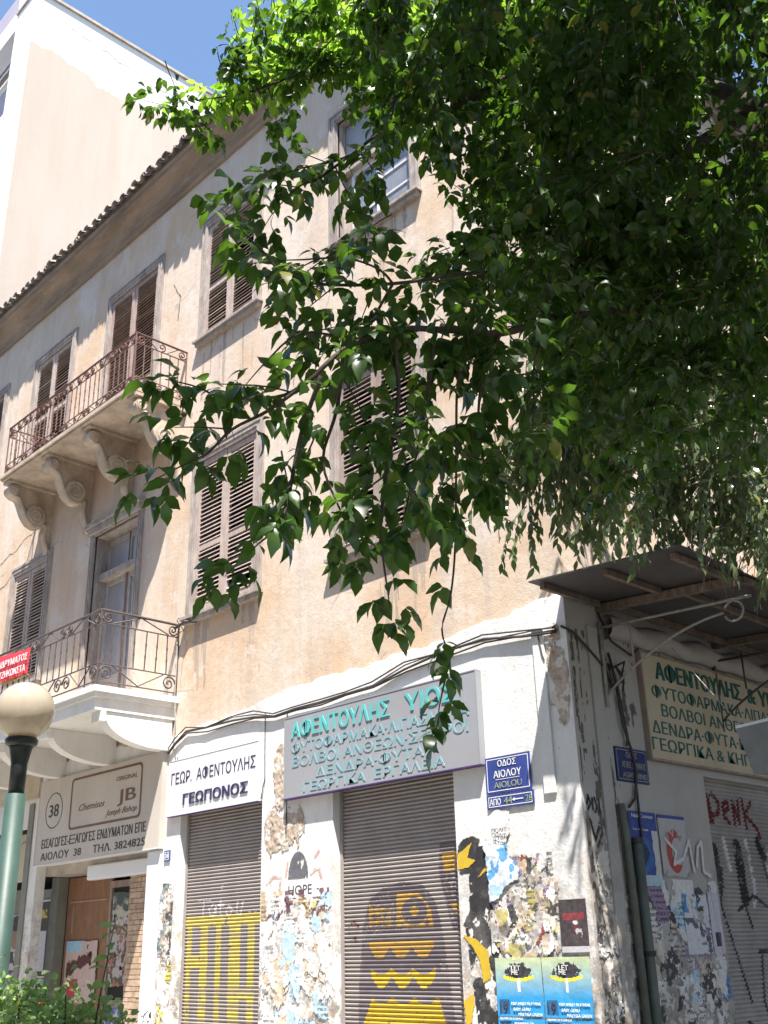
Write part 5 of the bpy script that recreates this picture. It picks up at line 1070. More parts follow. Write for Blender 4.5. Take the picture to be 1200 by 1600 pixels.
for y, lift in ((.445, .06), (2.35, .06), (4.3, .06)): MB().add([(xw, y - .03, 4.25), (xo - .04, y - .03, 4.165), (xo - .04, y + .03, 4.165), (xw, y + .03, 4.25), (xw, y - .03, 4.255 + lift), (xo - .04, y - .03, 4.17 + lift), (xo - .04, y + .03, 4.17 + lift), (xw, y + .03, 4.255 + lift)], [(3, 2, 1, 0), (4, 5, 6, 7), (0, 1, 5, 4), (2, 3, 7, 6), (1, 2, 6, 5), (0, 4, 7, 3)]).build('cross_beam', M['canopy_wood'], cn)
for y in (.40, 2.25, 4.2):
    t = MB(); t.tube([(xw + .03, y, 4.15), (xw + .03, y, 3.42)], .018, 6); t.tube([(xw + .03, y, 4.10), (xo + .05, y, 4.04)], .012, 6)
    arc = []
    for i in range(22):
        q = i / 21; arc.append((xw + .05 + 1.13 * q, y, 3.52 + .44 * math.sin(q * PI / 2 * .95) ** .85))
    t.tube(arc, .011, 6); t.tube([(xw + .33, y, 4.13), (xw + .33, y, 3.78)], .010, 5)
    t.tube([(xo - .11 + .08 * math.cos(2 * PI * i / 24 + PI * 1.1), y, 3.955 + .08 * math.sin(2 * PI * i / 24 + PI * 1.1)) for i in range(22)], .009, 6)
    t.build('curled_bracket', M['iron2'] if y > 1 else M['grey_cable'], cn, True)

# ------------------------------------------------------------------ street lamps
def lamp(label, x, y, zc, r, globe, pole):
    t = thing('street_lamp', label, 'street lamp', (x, y, 0), group='globe street lamps')
    v = MB().lathe([(max(.004, r * math.sin(PI * k / 24)), -r * math.cos(PI * k / 24)) for k in range(25)], (x, y, zc), 40); v.build('globe', globe, t, True)
    MB().lathe([(.075, -.02), (.105, 0), (.112, .03), (.10, .045)], (x, y, zc - r - .03), 28).build('globe_collar', M['black_metal'], t, True)
    MB().lathe([(.052, 0), (.055, .2), (.075, .30), (.09, .325)], (x, y, zc - r - .36), 24).build('neck', M['black_metal'], t, True)
    MB().lathe([(.11, 0), (.10, .08), (.078, .12), (.072, .6), (.066, zc - r - .36)], (x, y, 0), 24).build('pole', pole, t, True)
    MB().lathe([(.16, 0), (.16, .03), (.12, .05), (.11, .1)], (x, y, 0), 24).build('foot', M['black_metal'], t, True)
lamp('green lamp post with a yellowed globe in front of the clothing shop', -6.96, -3.77, 3.18, .2, M['globe'], M['green_metal'])
lamp('lamp with a white globe showing at the right edge beside the grey shutter', -2.02, .20, 2.58, .2, M['opal'], M['green_metal'])
fl = thing('hanging_floodlight', 'grey metal box light hung on a wire at the right edge before the yellowed sign', 'light', (-2.55, -1.75, 2.4))
MB().add([(-2.70, -1.90, 2.61), (-2.36, -1.60, 2.70), (-2.30, -1.40, 2.66), (-2.68, -1.62, 2.60), (-2.66, -1.86, 2.38), (-2.34, -1.58, 2.36), (-2.30, -1.42, 2.38), (-2.64, -1.64, 2.38)], [(0, 3, 2, 1), (4, 5, 6, 7), (0, 1, 5, 4), (1, 2, 6, 5), (2, 3, 7, 6), (3, 0, 4, 7)]).build('housing', M['grey_box'], fl)
MB().tube([(-2.70, -1.90, 2.617), (-2.36, -1.60, 2.707)], .008, 5).build('rim', M['sign_white'], fl)
MB().tube([(-2.68, -1.87, 2.62), (-4.9, 1.3, 4.05)], .003, 4).build('suspension_wire', M['grey_cable'], fl)

# ------------------------------------------------------------------ neighbouring building on the left
nb = thing('apartment_building', 'tall building with cream party wall and white top rising behind the tiled roof', 'building', (-21, 0, 0))
w_ = MB(); NX = -18.5
w_.add([(NX, 0, 0), (NX, 16, 0), (NX, 16, 22.6), (NX, 0, 22.6)], [(0, 1, 2, 3)]); w_.build('party_wall', M['party'], nb)
w_ = MB(); w_.box(-19.5, NX - .01, 0, .3, 0, 24.2).box(-30, -19.5, .6, .9, 0, 24.2).box(-30, -19.5, 0, .6, 0, 3).build('front_wall', M['neigh_white'], nb)
for z in (13.4, 16.6, 19.8, 23.0):
    box('window_band', -29.8, -19.52, .5, .59, z, z + 1.9, M['neigh_shade'], nb); box('window_frame', -29.8, -19.53, .42, .49, z - .07, z, M['blue_frame'], nb); box('floor_band', -30, -19.51, .05, .41, z - .7, z - .1, M['neigh_white'], nb)
box('coping', -19.5, NX + .06, -.04, 16, 22.6, 22.68, M['concrete'], nb); box('roof_block', -30, -18.52, .9, 16, 22.0, 22.55, M['concrete'], nb)
for L in ([(.8, 22.1), (2.0, 22.0), (3.0, 21.75), (4.1, 21.9), (5.2, 21.6)], ):
    u0, u1 = min(p[0] for p in L) - .1, max(p[0] for p in L) + .1; w0, w1 = min(p[1] for p in L) - .2, max(p[1] for p in L) + .2
    raster('wall_crack', u0, u1, w0, w1, .02, lambda U, Z, L=L: stroke_mask(U + nz(U, Z, 3, .2, 3), Z + nz(U, Z, 3, .2, 5), [L], .010) & (vnoise(U, Z, 5, 2) > .36), lambda U, Z: -.004 + 0 * U, M['stain'], nb, side=NX)
# unseen buildings added behind and right of the camera to block skylight
for nm, lb, bx_, cols_ in (('street_sky_blocker', 'pale building across the main street behind the camera', (-40, 14, -21, -17.5), 0), ('side_sky_blocker', 'building across the side street, out of view to the right', (2.8, 14, 3.0, 34), 1)):
    ob_ = thing(nm, lb, 'building', ((bx_[0] + bx_[1]) / 2, (bx_[2] + bx_[3]) / 2, 0)); MB().box(*bx_, 0, 15).build('wall', M['concrete'], ob_)
    for i in range(8):
        for k in range(4):
            if cols_ == 0: box('window', -36 + i * 6, -34.8 + i * 6, -17.5, -17.45, 1.6 + k * 3.4, 3.6 + k * 3.4, M['glass'], ob_)
            else: box('window', 2.75, 2.8, 5 + i * 3.4, 6.2 + i * 3.4, 1.6 + k * 3.4, 3.6 + k * 3.4, M['glass'], ob_)
# pale building across the side street, seen only through gaps in the leaves
fb = thing('far_building', 'pale building far along the side street glimpsed through the leaves', 'building', (-2, 24, 0))
MB().box(-14, 14, 26, 30, 0, 15).build('wall', M['neigh_white'], fb)
for i in range(9):
    for k in range(4): box('window', -12.5 + i * 2.8, -11.2 + i * 2.8, 25.93, 26.02, 2 + k * 3.2, 3.7 + k * 3.2, M['glass'], fb)

# ------------------------------------------------------------------ tree tables: limbs (points, radii, kind) and foliage clumps (x, y, z, sprays)
BRANCHES = {
  'b1': ([(-1.52, -2.88, 4.34), (-1.78, -3.46, 4.07), (-1.93, -3.84, 3.92), (-2.01, -4.15, 3.79), (-2.05, -4.41, 3.64), (-2.12, -4.62, 3.6), (-2.19, -4.82, 3.55), (-2.26, -4.98, 3.44), (-2.31, -5.1, 3.29), (-2.39, -5.16, 3.25), (-2.47, -5.31, 3.23), (-2.47, -5.38, 3.23)], 0.019, 0.003, 0),
  'b1b': ([(-2.31, -5.1, 3.29), (-2.38, -5.19, 3.19), (-2.44, -5.29, 3.11), (-2.52, -5.32, 3.05), (-2.57, -5.36, 3.02)], 0.007, 0.003, 1),
  'b2': ([(-2.18, -4.31, 4.02), (-2.17, -4.54, 3.89), (-2.26, -4.74, 3.81), (-2.38, -4.98, 3.76), (-2.39, -5.14, 3.74), (-2.41, -5.19, 3.79), (-2.43, -5.24, 3.84)], 0.008, 0.003, 1),
  'b2b': ([(-2.26, -4.74, 3.81), (-2.25, -4.82, 3.83), (-2.29, -4.94, 3.84), (-2.4, -5.05, 3.84)], 0.005, 0.003, 1),
  'b3': ([(-1.85, -3.32, 5.8), (-2.04, -3.66, 5.51), (-2.21, -3.99, 5.26), (-2.33, -4.26, 4.98), (-2.38, -4.51, 4.78), (-2.43, -4.64, 4.66), (-2.47, -4.75, 4.52), (-2.56, -4.83, 4.49), (-2.56, -4.93, 4.41)], 0.013, 0.003, 1),
  'b3b': ([(-2.47, -4.75, 4.52), (-2.52, -4.87, 4.37), (-2.57, -4.91, 4.35), (-2.62, -4.94, 4.31)], 0.006, 0.003, 1),
  'b4': ([(-2.07, -4.57, 3.6), (-2.12, -4.58, 3.4), (-2.16, -4.56, 3.17), (-2.26, -4.48, 2.87), (-2.32, -4.45, 2.71), (-2.34, -4.48, 2.59), (-2.35, -4.44, 2.5), (-2.38, -4.43, 2.44)], 0.005, 0.0025, 2),
  'b5': ([(-2.19, -4.82, 3.55), (-2.18, -4.81, 3.29), (-2.22, -4.84, 3.01), (-2.25, -4.84, 2.83), (-2.24, -4.84, 2.71)], 0.009, 0.003, 1),
  'b6': ([(-2.27, -5.07, 3.31), (-2.37, -5.07, 3.14), (-2.42, -5.08, 2.93), (-2.43, -5.11, 2.83), (-2.49, -5.14, 2.78)], 0.008, 0.003, 1),
  'b7': ([(-2.26, -4.98, 3.44), (-2.33, -4.95, 3.26), (-2.38, -4.97, 3.08), (-2.35, -4.93, 2.92)], 0.008, 0.003, 1),
  'b8': ([(-2.01, -4.15, 3.79), (-2.04, -4.23, 3.6), (-2.07, -4.21, 3.51)], 0.007, 0.003, 1),
  'b9': ([(-2.05, -4.41, 3.64), (-2.08, -4.49, 3.44), (-2.14, -4.46, 3.3), (-2.15, -4.44, 3.23)], 0.007, 0.003, 1),
  'b10': ([(-2.15, -4.65, 3.6), (-2.16, -4.68, 3.38), (-2.24, -4.66, 3.2), (-2.31, -4.64, 3.04)], 0.007, 0.003, 1),
  'b11': ([(-3.11, -3.7, 6.34), (-3.28, -3.94, 6.19), (-3.46, -4.2, 6.05), (-3.59, -4.4, 5.9), (-3.71, -4.51, 5.87), (-3.81, -4.6, 5.86)], 0.01, 0.003, 1),
  'b12': ([(-2.26, -4.74, 3.81), (-2.34, -4.84, 3.6), (-2.41, -5.04, 3.55), (-2.51, -5.1, 3.47)], 0.006, 0.003, 1),
  'b13': ([(-2.17, -4.59, 3.19), (-2.1, -4.48, 3.13), (-2.04, -4.44, 3.17)], 0.004, 0.003, 1),
  'g1': ([(-1.27, -3.04, 4.78), (-1.51, -3.04, 5.14), (-1.81, -3.05, 5.17), (-2.05, -3.02, 5.2), (-2.41, -3.03, 5.12)], 0.05, 0.015, 3),
  'g2': ([(-1.17, -3.28, 4.55), (-1.57, -3.15, 5.22), (-1.92, -3.01, 5.69), (-2.37, -3.12, 6.14), (-3.03, -3.44, 6.56)], 0.055, 0.012, 3),
  'g3': ([(-1.33, -2.74, 5.2), (-1.56, -2.72, 5.83), (-1.71, -2.7, 6.57)], 0.05, 0.03, 3),
}
CLUMPS = [(-2.08,-3.55,3.85,2),(-2.8,-2.27,4.71,3),(-1.6,-3.18,4.01,2),(-2.2,-1.77,4.87,3),(-1.43,-3.88,4.78,2),(-1.88,-2.97,5.74,3),(-1.67,-3.95,5,2),(-2.38,-2.56,6.52,3),
(-2.13,-4.58,4.69,2),(-2.26,-3.53,4.1,2),(-3.09,-2.34,5.03,3),(-2.31,-3.88,5.42,2),(-2.55,-3.54,5.82,3),(-2.53,-4.3,5.61,2),(-2.24,-4.1,4.8,2),(-3.07,-3.1,5.98,3),
(-1.55,-3.66,4.17,2),(-2.02,-2.58,5.05,3),(-1.53,-3.83,5.19,2),(-1.85,-3.2,5.86,3),(-1.21,-3.34,5.38,2),(-1.61,-2.03,6.68,3),(-2.44,-3.83,4.32,2),(-3.02,-2.98,5.07,3),
(-2.31,-4,4.78,2),(-2.78,-3.37,5.39,3),(-2.06,-3.92,3.62,2),(-3.1,-2.33,4.69,3),(-2.07,-3.63,4.96,2),(-2.79,-2.5,6.06,3),(-2.23,-4.8,4.78,2),(-1.98,-4.21,4.76,2),
(-2.92,-2.81,6.33,3),(-2,-3.83,3.51,2),(-3.03,-2.26,4.52,3),(-1.97,-4.13,4.32,2),(-3.04,-2.6,5.76,3),(-1.43,-3.56,5.08,2),(-1.79,-2.71,5.96,3),(-1.89,-3.86,3.54,2),
(-2.71,-2.45,4.34,3),(-1.46,-3.18,4.43,2),(-1.72,-2.44,4.99,3),(-2.03,-4.06,3.66,2),(-1.95,-4.03,4.7,2),(-2.34,-3.36,5.43,3),(-1.95,-4,4.59,2),(-2.44,-3.28,5.38,3),
(-1.89,-3.3,3.98,2),(-2.51,-2.02,4.8,3),(-1.86,-3.75,4.05,2),(-2.79,-2.01,5.36,3),(-1.74,-3.21,3.96,2),(-2.5,-1.55,5.06,3),(-2.16,-3.69,4.38,2),(-2.79,-2.66,5.21,3),
(-1.95,-3.53,3.85,2),(-2.42,-2.59,4.43,3),(-1.71,-3.54,4.07,2),(-2.48,-1.91,5.19,3),(-1.85,-3.62,4.52,2),(-2.56,-2.26,5.69,3),(-1.74,-3.71,5.49,2),(-2.35,-2.53,6.87,3),
(-2.19,-4.52,5.27,2),(-2.56,-3.91,4.83,2),(-2.04,-4.15,5.42,2),(-2.55,-3.49,6.32,3),(-1.59,-3.54,4.41,2),(-2.16,-2.4,5.32,3),(-1.82,-3.99,3.96,2),(-2.82,-2.32,5.3,3),
(-1.8,-3.87,4.54,2),(-2.29,-3.06,5.27,3),(-1.33,-3.38,5.52,2),(-1.53,-2.94,6.09,3),(-2.32,-3.21,3.68,2),(-2.03,-4.29,4.25,2),(-2.79,-3.28,5.19,3),(-2.49,-4.13,5,2),
(-1.29,-3.56,4.32,2),(-1.64,-2.51,5.15,3),(-1.9,-3.7,4.96,2),(-2.38,-2.92,5.79,3),(-2.13,-4.4,4.96,2),(-1.44,-2.95,5.01,2),(-1.88,-1.59,6.19,3),(-1.93,-3.72,4.38,2),
(-2.73,-2.32,5.49,3),(-1.71,-3.33,5.5,2),(-2.18,-2.24,6.61,3),(-1.8,-3.22,5.07,2),(-2,-2.87,5.44,3),(-2.14,-4.4,4.02,2),(-1.73,-3.03,4.41,2),(-2.07,-2.24,4.96,3),
(-2.05,-4.16,3.97,2),(-3.26,-2.46,5.44,3),(-2,-3.31,4.19,2),(-2.63,-2.14,4.97,3),(-1.5,-3.43,5.41,2),(-2.01,-2.22,6.68,3),(-1.92,-4.25,4.89,2),(-2.37,-3.64,5.7,3),
(-2.48,-4.56,5.42,2),(-2.16,-3.6,4.17,2),(-2.95,-2.46,5.06,3),(-1.69,-4.26,4.79,2),(-2.64,-2.75,6.62,3),(-1.6,-3.31,4.38,2),(-2.31,-1.63,5.56,3),(-2.37,-4.24,5.37,2),
(-1.63,-3.74,4.39,2),(-2.26,-2.4,5.53,3),(-1.43,-3.77,5.3,2),(-2.1,-2.33,7.02,3),(-2.06,-3.83,5.48,2),(-2.3,-3.42,6.01,3),(-2.29,-4.54,4.64,2),(-2.02,-3.38,4.06,2),
(-2.62,-2.22,4.78,3),(-1.16,-3.73,4.96,2),(-1.78,-2.02,6.72,3),(-2.39,-4.15,5.66,2),(-1.86,-4.61,4.89,2),(-2.65,-3.56,6.37,3),(-1.69,-3.02,4.25,2),(-1.95,-2.49,4.57,3),
(-2.11,-3.89,4.14,2),(-2.51,-3.28,4.67,3),(-1.95,-4.3,5.05,2),(-2.61,-3.33,6.2,3),(-2.3,-3.73,4.91,2),(-2.72,-3.09,5.48,3),(-1.95,-4.41,5.21,2),(-2.8,-3.27,6.78,3),
(-1.65,-3.85,4.22,2),(-2.6,-2.1,5.65,3),(-2.51,-3.93,5.42,2),(-2.31,-3.94,5.13,2),(-2.5,-3.71,5.46,3),(-2.33,-2.97,3.84,2),(-1.74,-3.83,4.09,2),(-2.28,-2.84,4.86,3),
(-1.6,-2.93,4.39,2),(-2.11,-1.66,5.24,3),(-2.34,-4.06,5.02,2),(-1.21,-3.59,4.74,2),(-1.64,-2.49,5.82,3),(-2.21,-4.76,4.68,2),(-2.58,-4.37,5.49,2),(-1.79,-4.11,4.34,2),
(-2.83,-2.47,5.96,3),(-2.18,-4.25,5.22,2),(-2.68,-3.7,6.05,3),(-2.41,-4.02,4.89,2),(-1.54,-3.6,4.11,2),(-1.97,-2.68,4.76,3),(-1.38,-3.66,5.34,2),(-2,-2.26,6.99,3),
(-1.8,-4.05,5.25,2),(-2.17,-3.42,5.98,3),(-2.07,-4.06,4.29,2),(-2.98,-2.75,5.41,3),(-2.22,-4.07,4.35,2),(-2.75,-3.42,5.05,3),(-1.23,-3.84,4.62,2),(-1.64,-2.81,5.6,3),
(-2.06,-4.07,3.85,2),(-3.2,-2.49,5.07,3),(-1.91,-3.19,4.52,2),(-2.27,-2.42,5.04,3),(-1.7,-3.8,4.99,2),(-2.47,-2.33,6.54,3),(-1.85,-3.88,3.85,2),(-2.61,-2.62,4.82,3),
(-1.38,-3.07,5.42,2),(-1.76,-2,6.45,3),(-1.55,-3.64,3.94,2),(-2.02,-2.63,4.63,3),(-1.79,-3.39,5.07,2),(-2.45,-2.17,6.21,3),(-1.41,-3.3,4.72,2),(-1.88,-1.98,5.77,3),
(-1.86,-3.5,4.82,2),(-2.35,-2.49,5.74,3),(-1.91,-3.91,5.6,2),(-2.55,-2.94,6.85,3),(-1.82,-3.43,3.7,2),(-1.8,-3.67,4.99,2),(-2.12,-2.99,5.64,3),(-2.19,-4.27,5.54,2),
(-2.04,-3.43,3.8,2),(-2.98,-1.82,4.77,3),(-1.56,-3.45,4.59,2),(-1.89,-2.66,5.26,3),(-2.28,-4.66,5.32,2),(-1.58,-3.89,4.99,2),(-1.95,-3.12,5.79,3),(-1.76,-3.96,4.33,2),
(-2.53,-2.63,5.52,3),(-2.08,-2.69,4.17,2),(-2.13,-3.43,4.04,2),(-2.56,-2.69,4.53,3),(-2.65,-3.09,3.99,2),(-2.37,-3.36,3.64,2),(-2.12,-3.61,5.14,2),(-2.68,-2.77,6.11,3),
(-1.48,-3.46,4.38,2),(-2.23,-1.65,5.75,3),(-2.52,-4.45,4.98,2),(-2.03,-3.21,3.93,2),(-1.54,-3.95,4.65,2),(-2.04,-2.86,5.78,3),(-2,-3.8,4.5,2),(-2.51,-3.06,5.25,3),
(-2.11,-3.86,5.72,2),(-2.2,-3.71,5.85,3),(-1.75,-4.05,4.86,2),(-2.16,-3.32,5.7,3),(-2.18,-3.26,3.8,2),(-2.55,-2.58,4.17,3),(-1.59,-3.99,4.53,2),(-2.03,-3.19,5.34,3),
(-2.05,-3.92,4.39,2),(-2.51,-3.25,5.03,3),(-2.05,-2.55,4.1,2),(-1.58,-4.19,5.11,2),(-1.97,-3.49,5.94,3),(-1.63,-3.4,3.96,2),(-2.31,-2.05,4.84,3),(-1.72,-4.26,4.65,2),
(-2.7,-2.66,6.35,3),(-2.31,-4.52,5.13,2),(-2.29,-3.73,4.42,2),(-3.2,-2.52,5.5,3),(-2.09,-3.82,5.29,2),(-2.43,-3.31,5.92,3),(-2.64,-3.83,4.4,2),(-2.13,-3.61,3.93,2),
(-2.97,-2.35,4.87,3),(-1.95,-3.2,4.18,2),(-2.24,-2.66,4.52,3),(-1.09,-3.66,4.89,2),(-1.52,-2.27,6.24,3),(-1.58,-3.03,4.2,2),(-2.01,-2.05,4.82,3),(-1.9,-3.58,4.43,2),
(-2.25,-2.93,4.93,3),(-1.87,-2.84,4.03,2),(-1.71,-3.36,4.79,2),(-2.24,-2.32,5.73,3),(-1.73,-3.99,5.08,2),(-2.38,-2.95,6.29,3),(-1.63,-3.72,4.22,2),(-2.11,-2.63,5.09,3),
(-2.77,-3.8,4.66,2),(-2.31,-3.35,3.94,2),(-2.97,-2.26,4.67,3),(-1.98,-3.78,4.26,2),(-2.84,-2.41,5.4,3),(-1.84,-3.34,4.9,2),(-2.42,-2.2,5.95,3),(-1.76,-4.43,4.87,2),
(-2.26,-3.63,5.81,3),(-1.73,-2.84,3.93,2),(-2.81,-4.36,5.69,2),(-1.84,-3.29,3.68,2),(-1.83,-3.6,3.58,2),(-2.15,-3.3,4.6,2),(-2.4,-2.92,4.91,3),(-1.57,-4.26,4.9,2),
(-2.24,-3.14,6.24,3),(-1.49,-3.32,4.67,2),(-1.95,-2.23,5.63,3),(-2.44,-4.19,5.3,2),(-1.77,-3.43,5.33,2),(-2.4,-2.26,6.54,3),(-2.22,-3.73,5.32,2),(-2.79,-2.85,6.33,3),
(-2.14,-3.8,4.71,2),(-2.82,-2.78,5.65,3),(-1.69,-3.53,5.67,2),(-1.89,-3.14,6.08,3),(-2.28,-4.06,4.26,2),(-3.18,-2.97,5.28,3),(-1.52,-3.58,5.39,2),(-1.94,-2.54,6.46,3),
(-1.97,-3.61,5.19,2),(-2.34,-2.98,5.81,3),(-2.42,-3.95,4.66,2),(-2.67,-3.66,5,3),(-2.09,-3.89,4.01,2),(-2.65,-3.06,4.63,3),(-1.63,-2.84,4.58,2),(-1.93,-1.94,5.15,3),
(-1.74,-3.64,5.41,2),(-2.34,-2.58,6.58,3),(-2.37,-3.92,5.33,2),(-2.82,-3.25,6.08,3),(-2.37,-4.17,4.45,2),(-1.53,-3.76,4.81,2),(-1.87,-3.08,5.51,3),(-1.79,-2.86,4.12,2),
(-2.27,-1.79,4.73,3),(-2.33,-4.45,5.55,2),(-1.43,-3.35,4.43,2),(-1.92,-2.16,5.42,3),(-2,-4.3,4.34,2),(-2.53,-3.6,5.1,3),(-2.24,-3.72,3.51,2),(-3.06,-3.62,6.38,2),
(-3.39,-4.03,6.14,2),(-3.34,-4.13,6.56,2),(-2.89,-3.75,6.46,2),(-3.79,-4.14,6.18,2),(-2.93,-3.48,6.24,2),(-3.76,-4.23,6.23,2),(-3.08,-3.21,6.27,2),(-3.14,-3.69,6.72,2),
(-3.42,-3.8,6.41,2),(-3.18,-3.59,6.33,2),(-3.53,-4.56,6.02,2),(-3.09,-3.83,5.96,2),(-3.44,-4.25,6.15,2),(-3.23,-4.26,6.17,2),(-3.16,-3.89,6.58,2),(-3.72,-4.14,6.56,2),
(-2.91,-3.69,5.91,2),(-3.34,-3.81,6.65,2),(-2.74,-3.75,6.17,2),(-3.16,-3.77,6.35,2),(-3.75,-4.1,6.31,2),(-3.1,-4.2,6.28,2),(-3.22,-3.84,6.19,2),(-3.25,-3.99,6.01,2),
(-3.66,-4.3,6.3,2),(-3.71,-4.41,6.09,2),(-3.48,-4.24,6.5,2),(-3.4,-4.09,6.24,2),(-3.31,-4.02,6.3,2),(-3.01,-3.76,5.92,2),(-3.34,-4.23,5.9,2),(-3.2,-3.92,6.28,2),
(-3.8,-4.23,6.62,2),(-2.76,-3.75,6.37,2),(-3.1,-3.8,6.47,2),(-3.1,-3.52,6.63,2),(-3.36,-3.73,6.19,2),(-3.09,-3.49,6.33,2),(-2.85,-3.7,6.17,2),(-3.47,-4.19,6.36,2),
(-3.68,-4.23,6.66,2),(-3.51,-3.88,6.71,2),(-3.24,-4.35,6.34,2),(-3.77,-4.57,5.88,1),(-3.72,-4.54,5.92,1),(-3.83,-4.61,5.83,1),(-3.88,-4.62,5.77,1),(-3.52,-4.46,6.12,1),
(-3.42,-4.41,6.22,1),(-3.31,-4.33,6.28,1),(-3.61,-4.48,6,1),(-3.56,-4.39,5.93,1),(-2.41,-4.53,3.48,1),(-2.55,-4.87,3.25,1),(-2.36,-4.75,3.09,1),(-2.62,-4.8,3.74,1),
(-2.46,-4.91,2.98,1),(-2.18,-4.91,3.46,1),(-2.16,-4.62,3.55,1),(-2.38,-4.8,3.97,1),(-2.52,-4.93,3.95,1),(-2.26,-4.46,3.61,1),(-2.16,-4.36,3.61,1),(-2.08,-4.25,3.57,1),
(-2.31,-4.42,3.46,1),(-2.24,-4.64,3.94,1)]
